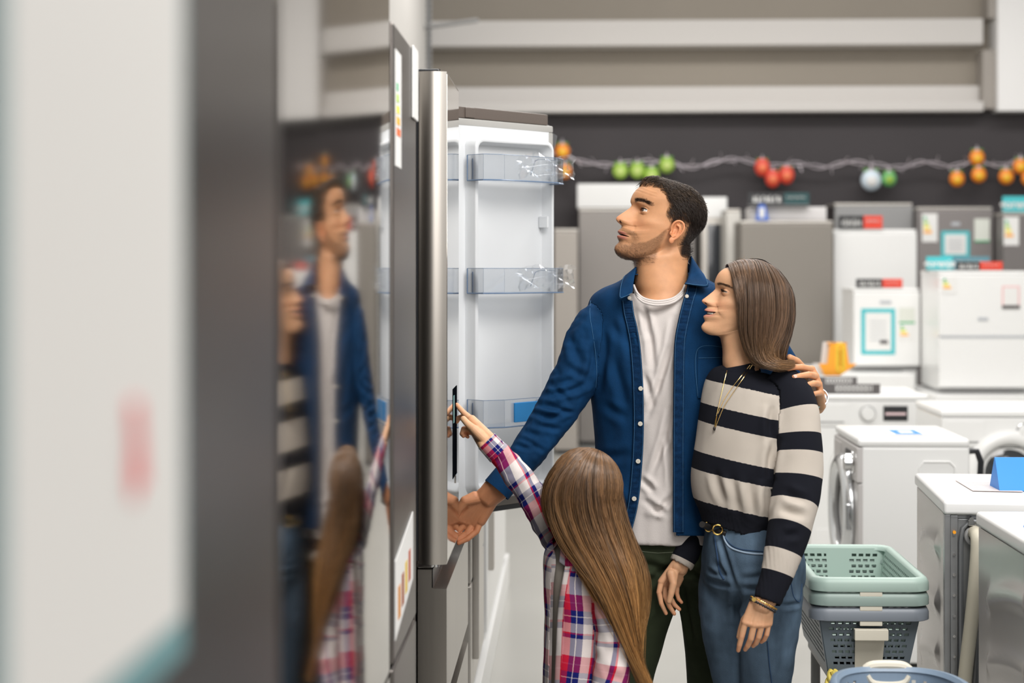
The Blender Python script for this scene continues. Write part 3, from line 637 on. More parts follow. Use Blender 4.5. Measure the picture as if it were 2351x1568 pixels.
# ---------------------------------------------------------------- laundry baskets
def wall_with_holes(g, A, B, z0, z1, inset, nu, nv, hole, taper=1.0):
    """wall from A to B (top corners, x,y); bottom corners are pulled in by inset towards centre C"""
    (A0, A1), (B0, B1) = A, B
    rows = []
    for i in range(nv*2+1):
        t = i/(nv*2); rows.append([tuple(np.array(A0)*(1-t)*(1-u)+np.array(A1)*t*(1-u)+np.array(B0)*(1-t)*u+np.array(B1)*t*u)+(z0+(z1-z0)*t,) for u in [j/(nu*3) for j in range(nu*3+1)]])
    R, C = len(rows), len(rows[0]); v = [p for r in rows for p in r]; f = []
    for i in range(R-1):
        for j in range(C-1):
            if hole(i, j, R-1, C-1): continue
            f.append((i*C+j, i*C+j+1, (i+1)*C+j+1, (i+1)*C+j))
    g.add(v, f)
def hamper(label, x0, x1, y0, y1, z0, z1, m, group, latch=True, inset=.05, shallow=None, mrim=None):
    r = thing('laundry_basket', label, 'basket', ((x0+x1)/2, (y0+y1)/2, z0), 0, group)
    i = inset; T = [(x0+.018, y0+.018), (x1-.018, y0+.018), (x1-.018, y1-.018), (x0+.018, y1-.018)]; Bm = [(x0+i, y0+i), (x1-i, y0+i), (x1-i, y1-i), (x0+i, y1-i)]
    g = G()
    for k in range(4):
        L_ = math.dist(T[k], T[(k+1) % 4]); nu = int(L_/.021); nv = int((z1-z0)/.015)
        def hole(a, b, R, C): 
            return 2 < a < R-2 and 3 <= b < C-3 and a % 2 == 1 and (b+(a//2 % 2)*1) % 3 != 0 and not (k in (0, 2) and abs(b-C/2) < C*.13)
        wall_with_holes(g, (Bm[k], T[k]), (Bm[(k+1) % 4], T[(k+1) % 4]), z0, z1, i, nu, nv, hole)
    g.box(x0+i, x1-i, y0+i, y1-i, z0, z0+.004)
    b = wp(g, 'basket_body', m, r, smooth=False); md = b.modifiers.new('s', 'SOLIDIFY'); md.thickness = .003
    def ring(e, z, rr): return [(p[0], p[1], z) for p in rrect(x0-e, x1+e, y0-e, y1+e, rr)]
    g = G(); g.grid([ring(-.022, z1-.006, .03), ring(-.020, z1+.004, .03), ring(-.010, z1+.010, .04), ring(.0, z1+.006, .045), ring(.006, z1-.006, .05), ring(.006, z1-.026, .05), ring(.003, z1-.028, .05), ring(.0, z1-.01, .045), ring(-.022, z1-.006, .03)], closed=True)
    wp(g, 'rim', mrim or m, r, angle=60)
    xc = (x0+x1)/2
    M_cream = bpy.data.materials.get('cream_plastic') or mat('cream_plastic', (.66, .62, .52), .5)
    for yy, s in ((y0, -1), (y1, 1)):
        g = G(); g.box(xc-.030, xc+.030, yy+(-.004 if s < 0 else -.004), yy+(.004 if s < 0 else .004), z1-.040, z1-.026, .002); wp(g, 'latch', M_cream, r)
        if latch:
            g = G(); t0 = .03*s
            g.add([(xc-.04, yy-.014*s+.006*s, z1-.05), (xc+.04, yy-.014*s+.006*s, z1-.05), (xc+.036, yy-(i-.006)*s, z0+.01), (xc-.036, yy-(i-.006)*s, z0+.01), (xc-.04, yy-.02*s+.006*s, z1-.05), (xc+.04, yy-.02*s+.006*s, z1-.05), (xc+.036, yy-(i+.004)*s, z0+.01), (xc-.036, yy-(i+.004)*s, z0+.01)], [(0,1,2,3), (4,5,6,7), (0,1,5,4), (1,2,6,5), (2,3,7,6), (3,0,4,7)])
            wp(g, 'strap_panel', M_cream, r)
            g = G(); g.box(xc-.045, xc+.045, yy-.012 if s < 0 else yy-.01, yy+.01 if s < 0 else yy+.012, z1-.078, z1-.048, .003); wp(g, 'clasp', M_cream, r)
    return r
M_mint = mat('mint_plastic', (.36, .47, .42), .45); M_mint2 = mat('sage_plastic', (.27, .35, .32), .45); M_slate = mat('slate_plastic', (.125, .155, .18), .45)
bx0, bx1, by0, by1 = .645, .955, 4.77, 5.36
hamper('mint green laundry basket, topmost of the stack beside the woman', bx0, bx1, by0, by1, .465, .640, M_mint, 'stacked baskets beside the woman', latch=False, inset=.045)
hamper('sage green laundry basket in the middle of the stack beside the woman', bx0, bx1, by0, by1, .430, .602, M_mint2, 'stacked baskets beside the woman', latch=False, inset=.047)
hamper('slate grey laundry basket with a cream strap, lowest of the stack', bx0, bx1, by0, by1, .385, .562, M_slate, 'stacked baskets beside the woman', inset=.05, mrim=mat('slate_rim', (.20, .225, .26), .45))
st = thing('stool', 'dark low stool under the stacked laundry baskets', 'stool', (.8, 5.06, 0))
g = G(); g.box(.70, .90, 4.84, 5.28, .355, .384, .005); wp(g, 'seat', M_grey, st)
for (a, b) in ((.72, 4.86), (.88, 4.86), (.72, 5.26), (.88, 5.26)):
    g = G(); g.tube([(a, b, .356), (a, b, .001)], .014, 12); wp(g, 'leg', M_grey, st)
rp = thing('rope', 'yellow twisted rope hanging from the stack of baskets', 'rope', (.655, 4.86, .12))
g = G()
for k in range(3):
    pts = []
    for i in range(60):
        t = i/59; c = np.array([.705-.055*min(1, t*2.2)+.03*max(0, t-.45), 4.80-.02*t, .395-.02*math.sin(t*PI)-.34*t]); a = t*40+k*2*PI/3
        pts.append(tuple(c+np.array([math.cos(a)*.007, math.sin(a)*.007, 0])))
    g.tube(pts, .0075, 7)
wp(g, 'strands', mat('yellow_rope', (.75, .60, .12), .8), rp)
# foreground blue-grey oval basket
fb = thing('laundry_basket', 'blue-grey round-cornered laundry basket with cream grips at the bottom edge', 'basket', (.735, 3.93, 0))
M_bluegrey = mat('blue_grey_plastic', (.20, .27, .36), .35)
def oval(a, b, z, n=96, p=2.8, dip=0.0):
    out = []
    for i in range(n):
        t = 2*PI*i/n; c, s = math.cos(t), math.sin(t)
        zz_ = z+(dip*(abs(s)**1.5) if dip else 0)
        out.append((math.copysign(abs(c)**(2/p), c)*a, math.copysign(abs(s)**(2/p), s)*b, zz_))
    return out
a_, b_, zt = .142, .22, .545
rows = [oval(a_*(.78+.22*i/24), b_*(.78+.22*i/24), .01+(zt-.01)*i/24, dip=-.0) for i in range(25)]
v = [p for r in rows for p in r]; f = []; nC = 96
for i in range(24):
    for j in range(nC):
        if i > 2 and i < 23 and i % 2 == 0 and j % 3 == 1 and not (abs((j+4) % 48-4) < 4 or abs(((j+28) % 48)-4) < 5): continue
        f.append((i*nC+j, i*nC+(j+1) % nC, (i+1)*nC+(j+1) % nC, (i+1)*nC+j))
g = G(); g.add(v, f); g.f.append(tuple(range(nC))); o = g.build('basket_body', M_bluegrey, fb, smooth=False); o.modifiers.new('s', 'SOLIDIFY').thickness = .003
g = G(); g.grid([oval(a_-.006, b_-.006, zt-.004), oval(a_, b_, zt+.006), oval(a_+.012, b_+.012, zt+.004), oval(a_+.017, b_+.017, zt-.008), oval(a_+.017, b_+.017, zt-.026), oval(a_+.013, b_+.013, zt-.022), oval(a_+.011, b_+.011, zt-.008), oval(a_-.006, b_-.006, zt-.004)], closed=True)
g.build('rim', M_bluegrey, fb, angle=60)
for s in (-1, 1):
    g = G(); g.tube([tuple(p) for p in cr([(-.05, s*(b_+.008), zt-.004), (-.03, s*(b_+.008), zt+.006), (.03, s*(b_+.008), zt+.006), (.05, s*(b_+.008), zt-.004)], 16)], .012, 10)
    g.build('grip', bpy.data.materials['cream_plastic'], fb)
    g = G(); g.tube([tuple(p) for p in cr([(-.048, s*(b_-.004), zt-.014), (-.03, s*(b_-.006), zt-.032), (.03, s*(b_-.006), zt-.032), (.048, s*(b_-.004), zt-.014)], 16)], .007, 8)
    g.build('grip_lower_bar', bpy.data.materials['cream_plastic'], fb)
# ---------------------------------------------------------------- garland on the dark wall
YG = 15.45
M_wire = mat('pale_wire', (.62, .56, .60), .3, .5)
gp = [(1240, 352), (1290, 356), (1340, 372), (1400, 378), (1460, 372), (1530, 372), (1590, 384), (1650, 370), (1700, 366), (1760, 380), (1830, 376), (1890, 384), (1950, 372), (2010, 378), (2070, 384), (2120, 372), (2180, 382), (2240, 372), (2300, 380), (2351, 366), (2420, 372)]
pts = cr([tuple(P(a, b, YG)) for a, b in gp], 240)
g = G()
for k in range(2):
    g.tube([(p[0], p[1]+.01*math.cos(i*.5+k*PI), p[2]+.016*math.sin(i*.33+k*PI)) for i, p in enumerate(pts)], .0065, 6)
for i in range(0, 240, 5):
    p = pts[i]; g.tube([(p[0], p[1], p[2]), (p[0]+.05*math.sin(i), p[1]-.03, p[2]+.07*math.cos(i*1.7))], .003, 5)
tag(g.build('garland_wire', M_wire), 'thin pale twisted garland wire strung along the dark wall', 'garland')
M_leaf = mat('ornament_leaf', (.12, .30, .06), .5)
def ornament(kind, label, px, py, r_, cols, group, cat):
    c = P(px, py, YG-.03)
    r = thing(kind, label, cat, tuple(c), 0, group)
    g = G(); g.ball((0, 0, 0), r_, 24, (1, .6, 1.05 if kind != 'strawberry_ornament' else 1.25)); g.build('fruit', cols[0], r)
    g = G(); g.ball((0, -r_*.45, -r_*.1), r_*.55, 18, (1, .4, 1)); g.build('slice', cols[1], r)
    g = G(); g.cyl((0, 0, r_*1.0), r_*.3, .03); g.tube([(0, 0, r_), (0, 0, r_*1.6)], .006, 6); g.build('hook', M_wire, r)
    for s in (-1, 1):
        g = G(); g.ball((s*r_*.4, 0, r_*1.0), r_*.35, 12, (1.2, .3, .5)); g.build('leaf', M_leaf, r)
Mo = [mat('orn_orange', (.85, .25, .02), .4), mat('orn_yellow', (.9, .50, .03), .4), mat('orn_lime', (.30, .48, .06), .5), mat('orn_lime_light', (.50, .62, .18), .5), mat('orn_red', (.70, .07, .04), .45), mat('orn_redlight', (.85, .20, .08), .45), mat('orn_white', (.62, .72, .80), .3), mat('orn_green', (.14, .42, .14), .5)]
for k, (px, py, w_) in enumerate([(1291, 347, 'upper of the two left oranges beside the open door'), (1296, 393, 'lower of the two left oranges beside the open door'), (2197, 411, 'leftmost of the hanging oranges right of the white ball'), (2243, 362, 'highest orange of the right cluster'), (2247, 402, 'orange right below the highest one'), (2310, 406, 'orange hanging left of the picture edge'), (2343, 382, 'high orange at the right picture edge'), (2362, 410, 'low orange cut by the right picture edge')]):
    ornament('orange_ornament', 'orange fruit ornament, '+w_, px, py, .066, (Mo[0], Mo[1]), 'orange fruit ornaments on the garland', 'ornament')
for k, (px, py, w_) in enumerate([(1424, 392, 'leftmost of the green cluster'), (1463, 391, 'second from the left in the green cluster'), (1496, 402, 'low in the cluster over the man\'s hair'), (1531, 379, 'highest and rightmost of the green cluster')]):
    ornament('lime_ornament', 'lime green fruit ornament, '+w_, px, py, .068, (Mo[2], Mo[3]), 'green fruit ornaments on the garland', 'ornament')
for k, (px, py, w_) in enumerate([(1750, 384, 'highest of the red cluster'), (1774, 410, 'low middle of the red cluster'), (1806, 402, 'right of the red cluster')]):
    ornament('strawberry_ornament', 'red strawberry ornament, '+w_, px, py, .066, (Mo[4], Mo[5]), 'red strawberry ornaments on the garland', 'ornament')
ornament('ball_ornament', 'pale blue-white ball ornament hanging from the garland', 2000, 414, .088, (Mo[6], M_paper), None, 'ornament')
ornament('lime_ornament', 'dark green leafy ornament right beside the white ball', 2041, 411, .065, (Mo[7], Mo[2]), None, 'ornament')
# ---------------------------------------------------------------- people: shared builders
M_skin = mat('skin', (1, 1, 1), .48, tint=True, sss=.18, bump=.25, bscale=900, var=.06, vscale=45, spec=.4)
M_hair_dark = mat('dark_brown_hair', (.02, .014, .011), .42, tint=True, spec=.5)
M_hair = mat('brown_hair', (.1, .05, .02), .36, tint=True, spec=.55)
M_eye = mat('eyeball', (.8, .78, .74), .08, tint=True, coat=.8)
M_lash = mat('eyelash', (.012, .008, .006), .5)
M_teeth = mat('teeth', (.82, .78, .68), .2)
SK_M = (.62, .315, .160); SK_W = (.69, .385, .22); SK_G = (.71, .41, .235)
def sm(e0, e1, x):
    t = np.clip((x-e0)/(e1-e0), 0, 1); return t*t*(3-2*t)
def mix(a, b, t): return a*(1-t[:, None])+np.array(b)*t[:, None]
def seg_d(px, pz, poly):
    """signed distance (positive above/left) to polyline in (x,z)"""
    best = np.full(px.shape, 1e9); sg = np.ones(px.shape)
    for (a, b) in zip(poly[:-1], poly[1:]):
        ax, az = a; dx, dz = b[0]-a[0], b[1]-a[1]; L = dx*dx+dz*dz
        t = np.clip(((px-ax)*dx+(pz-az)*dz)/L, 0, 1); qx, qz = px-ax-t*dx, pz-az-t*dz; d = np.hypot(qx, qz)
        s = np.sign(dx*(pz-az)-dz*(px-ax)); m = d < best; best = np.where(m, d, best); sg = np.where(m, s, sg)
    return best*sg
HEAD_M = dict(
 rows=[ # z, centre-line x, mask x, half width   (mm)
 (128, 0, 0, 2), (126.5, 24, 24, 24), (121, 46, 46, 45), (110, 66, 65, 59), (94, 81, 79, 68.5), (76, 90.5, 86.5, 73), (56, 96.5, 90, 74), (40, 99.5, 91, 74), (29, 98.5, 88, 73), (21, 93.5, 83, 72.5),
 (13, 96, 79.5, 72), (4, 102.5, 78, 71), (-5, 109.5, 78, 70), (-14, 116.5, 78.5, 69), (-21, 121, 79, 68), (-27, 121.5, 79.5, 67), (-32, 117, 80, 66.5), (-35.5, 108, 80, 66), (-39, 101.5, 80.5, 65.5), (-45, 101.5, 81, 65), (-50.5, 105, 81.5, 64.5),
 (-55.5, 105, 81.5, 64), (-59.5, 101, 81.5, 63), (-62, 100.5, 81, 62.5), (-66, 103, 80.5, 62), (-71, 101, 79.5, 61), (-76, 96, 78, 60), (-81, 95, 77, 59), (-88, 98.5, 76.5, 57), (-95, 101, 75, 55), (-103, 99, 72, 52.5), (-109, 92, 67, 51), (-113, 82, 60, 51), (-114, 70, 52, 52)],
 back=[(-4, 128), (-38, 126), (-64, 119), (-82, 106), (-94, 88), (-100, 66), (-103, 44), (-102, 22), (-98, 2), (-91, -18)])
HEAD_F = dict(
 rows=[
 (122, 0, 0, 2), (120.5, 24, 24, 24), (115, 45, 45, 43), (104, 64, 63, 56), (88, 79, 77, 65), (70, 88.5, 85, 69), (52, 92, 88, 70), (38, 92.5, 87, 69.5), (28, 89.5, 83, 68.5), (20, 86.5, 78, 68),
 (12, 90, 76.5, 67.5), (3, 96, 76, 66.5), (-7, 103, 76.5, 65.5), (-15, 109, 77, 65), (-21, 112.5, 77.5, 64), (-25.5, 111, 78, 63), (-29, 104, 78.5, 62.5), (-32, 96, 78.5, 62), (-36, 94, 79, 61), (-40, 95.5, 79, 60), (-44, 97, 79, 59.5),
 (-47.5, 97, 79, 59), (-50, 93, 79, 58.5), (-56, 90, 78, 58), (-61, 94.5, 77.5, 57), (-65.5, 94.5, 76.5, 56), (-70, 91, 75, 55), (-75, 88, 74, 54), (-83, 91, 73, 52), (-91, 93, 71, 49), (-98, 90, 67, 47), (-103, 83, 61, 46), (-106, 73, 54, 46), (-107, 62, 48, 47)],
 back=[(-4, 122), (-37, 120), (-62, 113), (-80, 100), (-91, 82), (-96, 60), (-98, 38), (-96, 16), (-90, -4), (-81, -22)])
def squash(H, z0, kz, kb):
    f = lambda z: z if z < z0 else z0+(z-z0)*kz
    return dict(rows=[(f(r[0]),)+tuple(r[1:]) for r in H['rows']], back=[(a*kb, f(b)) for a, b in H['back']])
HEAD_M = squash(HEAD_M, 50, .70, .95)
HEAD_F = squash(HEAD_F, 48, .80, .96)
def head_mesh(H, neck, sk, female=False, beard=False, nphi=230, nrow=300, eye_gaze=(1, 0, 0), smile=False, lipcol=(.50, .17, .14), browcol=(.035, .02, .014), mouth_open=3.0, scalpcol=None):
    """returns G (skin, head-local, metres), dict with helpers. neck: rings (front x,z, back x,z, half width) in mm"""
    rows = np.array(H['rows'], float); back = np.array(H['back'], float)
    bk4 = cr(back, 400); zt0, zt1 = rows[0, 0], rows[-1, 0]
    tb = np.clip((zt0-rows[:, 0])/(zt0-zt1), 0, 1)*399; bk = np.column_stack([np.interp(tb, np.arange(400), bk4[:, k]) for k in (0, 1)])
    zg = np.arange(zt1, zt0, .5); hg_ = np.interp(zg, rows[::-1, 0], rows[::-1, 3]); kk = np.exp(-(np.arange(-24, 25)*.5/5)**2); kk /= kk.sum()
    hs = np.convolve(np.pad(hg_, 24, mode='edge'), kk, 'valid'); hsm = np.interp(rows[:, 0], zg, hs); wz = sm(-108, -98, rows[:, 0])*sm(90, 80, rows[:, 0]); rows[:, 3] = rows[:, 3]*(1-wz)+hsm*wz
    R = np.column_stack([rows[:, 1], rows[:, 0], rows[:, 2], bk[:, 0], bk[:, 1], rows[:, 3]])  # xc z xm xb zb hw
    nk = np.array([(a, b, a, c, d, e) for (a, b, c, d, e) in neck], float)
    A = np.vstack([R, nk]); nh = len(R)
    # dense sampling along rows by centre-line arc length, more in face
    dens = cr(A, 3000); t_idx = np.linspace(0, len(A)-1, 3000)
    ds = np.hypot(np.diff(dens[:, 0]), np.diff(dens[:, 1])); wgt = np.where((dens[1:, 1] < 45) & (t_idx[1:] < nh), 1.6, 1.0)
    wgt = np.where(t_idx[1:] > nh, .55, wgt); s = np.concatenate([[0], np.cumsum((ds+.15)*wgt)]); tt = np.interp(np.linspace(0, s[-1], nrow), s, np.arange(3000)); 
    A = np.array([[np.interp(q, np.arange(3000), dens[:, k]) for k in range(6)] for q in tt]); ti = np.interp(tt, np.arange(3000), t_idx)
    # azimuths, denser in front
    u = np.linspace(0, 1, nphi, endpoint=False); phi = 2*PI*u-.62*np.sin(2*PI*u)
    cph, sph = np.cos(phi), np.sin(phi)
    xc, zf, xm, xb, zb, hw = [A[:, k][:, None] for k in range(6)]
    isneck = sm(nh-4, nh+1.2, ti)[:, None]
    x0 = -14*(1-isneck)+isneck*((xm+xb)/2)
    ex = 2/(2.18+.0*cph[None, :])
    c = np.sign(cph)*np.abs(cph)**ex; sn = np.sign(sph)*np.abs(sph)**ex
    X = np.where(cph[None, :] > 0, x0+(xm-x0)*c[None, :], x0+(x0-xb)*c[None, :])
    # face narrower to the front
    zz_ = zf
    nar = (1-isneck)*sm(20, 75, X)*(.06+.10*sm(-20, -90, zz_))
    Y = hw*sn[None, :]*(1-nar)
    lam = np.clip((xm-X)/(xm-xb+1e-6), 0, 1); Z = zf+(zb-zf)*lam
    X = X.ravel(); Y = Y.ravel(); Z = Z.ravel(); fr = np.repeat(np.clip(cph, 0, 1)[None, :], nrow, 0).ravel()
    TI = np.repeat(ti[:, None], nphi, 1).ravel(); XC = np.repeat(xc, nphi, 1).ravel(); XM = np.repeat(xm, nphi, 1).ravel(); ZF = np.repeat(zf, nphi, 1).ravel()
    face = (TI < nh+.5)
    ay = np.abs(Y)
    # centre profile relief
    kz = [(130, 60), (60, 44), (44, 26), (34, 15), (26, 9.5), (18, 8.5), (8, 9.5), (-3, 11), (-13, 13), (-20, 15.5), (-27, 16.5), (-31, 17), (-35, 16), (-42, 22), (-50, 30), (-58, 31), (-66, 28), (-74, 24), (-86, 23), (-98, 24), (-110, 26), (-125, 30)]
    sc = 1 if not female else .93
    wv = np.interp(-ZF/sc, [-a for a, b in kz], [b for a, b in kz])*(.93 if female else 1)
    pw = 2.12
    de = (XC-XM)*np.exp(-(ay/wv)**pw)*face*(fr > 0)
    X = X+de
    g2 = lambda yc, zc, sy, sz: np.exp(-((ay-yc)/sy)**2-((Z-zc)/sz)**2)*(fr > 0)*face
    ez = 14 if not female else 17; ey = 30 if not female else 30
    X += (3.0 if not female else 1.2)*g2(26, ez+16, 17, 6)          # brow
    X -= 3.2*g2(ey-3, ez+1, 14, 10)                                 # socket
    X -= 3.5*g2(15, ez, 6, 9)
    X += 3.2*g2(44, ez-30, 15, 13)+(2.5 if smile else 0)*g2(37, ez-38, 12, 12)                             # cheek bone
    Y += np.sign(Y)*(2.5*g2(52, ez-25, 14, 12))
    X += 4.2*g2(13.5*sc, -25*sc, 4.6, 6.0)                             # nostril wings
    Y += np.sign(Y)*1.0*g2(13, -25*sc, 5, 6)
    X -= 2.0*g2(21, -27*sc, 4, 8)                                      # crease beside wing
    Z += 4.0*np.exp(-((ay-6.2)/2.6)**2-((X-(110 if not female else 101))/4.0)**2)*((ZF < -27*sc) & (ZF > -37*sc))       # nostril
    X -= 1.6*g2(0, -36*sc, 3.2, 5)
    zm = -60.5 if not female else -50                                     # mouth
    X -= 2.5*g2(29 if not smile else 34, zm, 6, 6)
    # mouth opening
    cw = 25 if not smile else 29
    zc_ = zm-1.0+(0 if not smile else 8*(ay/cw)**2*np.clip(ay/cw, 0, 1.2))
    mh = mouth_open*np.sqrt(np.clip(1-(ay/cw)**2, 0, 1))
    dz = np.abs(Z-zc_)-mh
    front = (fr > .2)&face&(X > 60)
    inside = front & (dz < 0) & (ay < cw)
    # jaw line
    jl = [(104, -112), (70, -104), (38, -88), (14, -70), (4, -50), (0, -20)] if not female else [(96, -104), (66, -99), (36, -84), (14, -66), (4, -46), (0, -20)]
    jd = seg_d(X, Z, jl); sidew = sm(20, 45, ay)*sm(-40, 0, X)
    jaw = sm(-3, -17, -(-jd)) if False else 0
    below = np.clip(-jd if True else 0, -40, 60)
    # polyline runs from chin to ear: 'left' (positive) is below the jaw
    low = sm(0, 22, -jd) if seg_d(np.array([60.]), np.array([-60.]), jl)[0] > 0 else sm(0, 22, jd)
    Y -= np.sign(Y)*sidew*low*(8 if not female else 7)*sm(nh+2.5, nh-2, TI)
    # eyes
    eyes = []; UP, LO = (6.6, 4.4) if not smile else (3.4, 1.7)
    ex0 = []
    iw = 14.5
    for sgn in (1, -1):
        msk = face & (fr > 0) & (np.abs(Y-sgn*ey) < 2.5) & (np.abs(Z-ez) < 2.5)
        xs = X[msk].mean(); cx = xs-8.2; r = 12.2; C = np.array([cx, sgn*ey, ez])
        d = np.sqrt((Y-sgn*ey)**2+(Z-ez)**2)
        lid = face & (fr > 0) & (d < 17)
        sph_ = cx+np.sqrt(np.clip((r+1.5)**2-np.minimum(d, r+1.4)**2, 0, None))
        X = np.where(lid, X+np.clip(sph_-X, 0, 12)*sm(16, 11, d), X)
        yy = (Y-sgn*ey)*sgn; zt = ez+ UP*np.sqrt(np.clip(1-(yy/14.5)**2, 0, 1))+.10*yy; zl = ez-LO*np.sqrt(np.clip(1-(yy/14.5)**2, 0, 1))+.10*yy
        op = lid & (Z < zt) & (Z > zl) & (np.abs(yy) < 14.3)
        # crease above lid
        X -= 1.3*np.exp(-((Z-zt-3.2)/1.3)**2)*(np.abs(yy) < 15)*lid
        X += .9*np.exp(-((Z-zl+2.2)/1.8)**2)*(np.abs(yy) < 12)*lid
        X = np.where(op, np.minimum(X, cx+2), X)
        eyes.append((C, r, sgn, lambda q: UP*math.sqrt(max(0, 1-(q/14.5)**2))+.10*q, lambda q: -LO*math.sqrt(max(0, 1-(q/14.5)**2))+.10*q))
    # lips
    lipu = np.exp(-((Z-(zc_+mh+3.2))/3.6)**4)*(ay < cw+1)*sm(cw+1, cw-8, ay); lipl = np.exp(-((Z-(zc_-mh-3.8))/4.0)**4)*sm(cw+1, cw-9, ay)
    X += (1.2 if not female else .7)*(lipu+lipl)*front
    X = np.where(inside, X-13*sm(0, -2.0, dz), X)
    # forehead wrinkles, smile folds
    if not female:
        for zq in (58, 66, 74): X -= .9*np.exp(-((Z-zq-3*np.cos(ay/18))/1.5)**2)*(fr > .2)*(ay < 55)
        X -= 1.2*np.exp(-((ay-(24+(-28-Z)*.42))/3)**2)*sm(-24, -34, Z)*sm(-68, -58, Z)*front
    if smile:
        X -= 1.3*np.exp(-((ay-(25+(-26-Z)*.50))/3.2)**2)*sm(-72, -60, Z)*sm(-18, -30, Z)*front
        X += 2.2*g2(40, -40, 9, 12)
    V = np.column_stack([X, Y, Z])/1000
    # colours
    N = len(X); col = np.tile(np.array(sk), (N, 1))
    col = mix(col, (sk[0]*1.06, sk[1]*.80, sk[2]*.76), .45*np.clip(g2(34, ez-36, 18, 14), 0, 1)); col = mix(col, (sk[0]*1.05, sk[1]*.72, sk[2]*.66), .5*np.exp(-((X-120 if not female else X-110)/9)**2-(ay/12)**2-((Z+20)/10)**2))
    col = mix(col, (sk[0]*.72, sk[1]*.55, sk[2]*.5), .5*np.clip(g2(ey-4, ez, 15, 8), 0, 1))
    col = mix(col, lipcol, np.clip((lipu+lipl), 0, 1)*front*.85)
    col = np.where(inside[:, None], np.array((.10, .02, .018)), col)
    col = np.where((np.exp(-((ay-6.2)/2.8)**2-((X-(110 if not female else 101))/4.2)**2) > .45)[:, None] & ((ZF < -27*sc) & (ZF > -37*sc))[:, None], np.array((.12, .04, .03)), col)  # nostril shade painted into the skin colour
    bz = ez+(20.5 if not female else 16.5)+3.5*np.sin(np.clip((ay-12)/40, 0, 1)*PI)-.0*ay
    rs = RNG.random(N)
    brow = np.exp(-np.abs((Z-bz)/(4.4 if not female else 2.9))**3)*sm(11, 16, ay)*sm(54, 44, ay)*(fr > 0)*face
    col = mix(col, browcol, np.clip(brow*(.75+.3*rs), 0, .95))
    bd = None
    if scalpcol is not None:
        fz_ = np.interp(ay, [0, 20, 40, 55, 66, 75], [84, 84, 76, 58, 34, 5]); hs_ = np.maximum(sm(-3, 3, Z-fz_)*(Z > 0), sm(28, 14, X-.3*Z)*sm(-60, -40, Z)*(Z > -70))*(TI < nh)
        col = mix(col, scalpcol, np.clip(hs_, 0, 1))
    if beard:
        # beard region: moustache, chin, jaw up to sideburn
        line = np.interp(X, [0, 20, 40, 62, 80, 95], [-5, -38, -60, -70, -68, -64])
        reg = sm(3, -6, Z-line)*sm(-3, 8, X)*(TI < nh+1.5)*sm(nh+1.5, nh-.2, TI)*sm(-24, -6, jd*0+Z+132)
        side = np.where(ay > 26, 1, sm(-69, -75, Z))
        must = np.exp(-((Z+46.5+.14*ay)/6)**4)*(ay < 33)*(fr > .3)*face
        gap = np.exp(-((Z+78)/6)**4)*sm(9, 16, ay)*sm(30, 24, ay)
        corner = np.exp(-((ay-32)/5)**2)*sm(-44, -51, Z)*(X > 55)
        bd = np.clip(np.maximum(np.maximum(reg*side*(1-.6*gap), must*.9), corner*.75), 0, 1)*(1-inside)*(1-np.clip(lipu+lipl, 0, 1)*front)
        col = mix(col, (.13, .060, .026), bd*(.48+.25*rs))
    g = G(); f = []
    I = np.arange(nrow*nphi).reshape(nrow, nphi); a = I[:-1]; b = I[1:]
    f = np.stack([a, np.roll(a, -1, 1), np.roll(b, -1, 1), b], -1).reshape(-1, 4)
    g.add(V, f, None, col)
    return g, dict(V=V, TI=TI, nh=nh, eyes=eyes, beard=bd, X=X, Y=Y, Z=Z, fr=fr, nrow=nrow, nphi=nphi, zm=zm, cw=cw, brow=brow, ear=(4, 69 if not female else 65, -10))
def eye_parts(info, gaze, iris=(.10, .055, .025)):
    """eyeball G and lash G in head-local metres"""
    ge = G(); gl = G(); gz = Vector(gaze).normalized()
    for (C, r, sgn, up, lo) in info['eyes']:
        b = bmesh.new(); bmesh.ops.create_uvsphere(b, u_segments=48, v_segments=32, radius=r/1000)
        b.transform(gz.to_track_quat('Z', 'Y').to_matrix().to_4x4())
        vs_ = [v.co.copy() for v in b.verts]; fs = [[v.index for v in f.verts] for f in b.faces]; b.free()
        cols = []
        for v in vs_:
            a = math.degrees(v.angle(gz)); cols.append((.008, .006, .005) if a < 12 else (iris if a < 29 else ((.03, .018, .01) if a < 32 else (.60, .56, .52))))
        ge.add([v+Vector(C)/1000 for v in vs_], fs, None, cols)
        pts = []
        for i in range(15):
            q = -13.6+27.2*i/14; z = up(q); y = q*sgn; d = math.hypot(q, z); rr = r+1.9
            pts.append(((C[0]+math.sqrt(max(1, rr*rr-min(d, rr-.5)**2)))/1000, (C[1]+y)/1000, (C[2]+z)/1000))
        gl.tube(pts, [.0005]+[.0009]*13+[.0006], 6)
        for i in range(2, 15):
            p = Vector(pts[i]); o = Vector((.0042, sgn*.0004*(i-6), -.0004)); gl.tube([p, p+o*.6, p+o+Vector((0, 0, .001))], [.00022, .00018, .00008], 4)
    return ge, gl
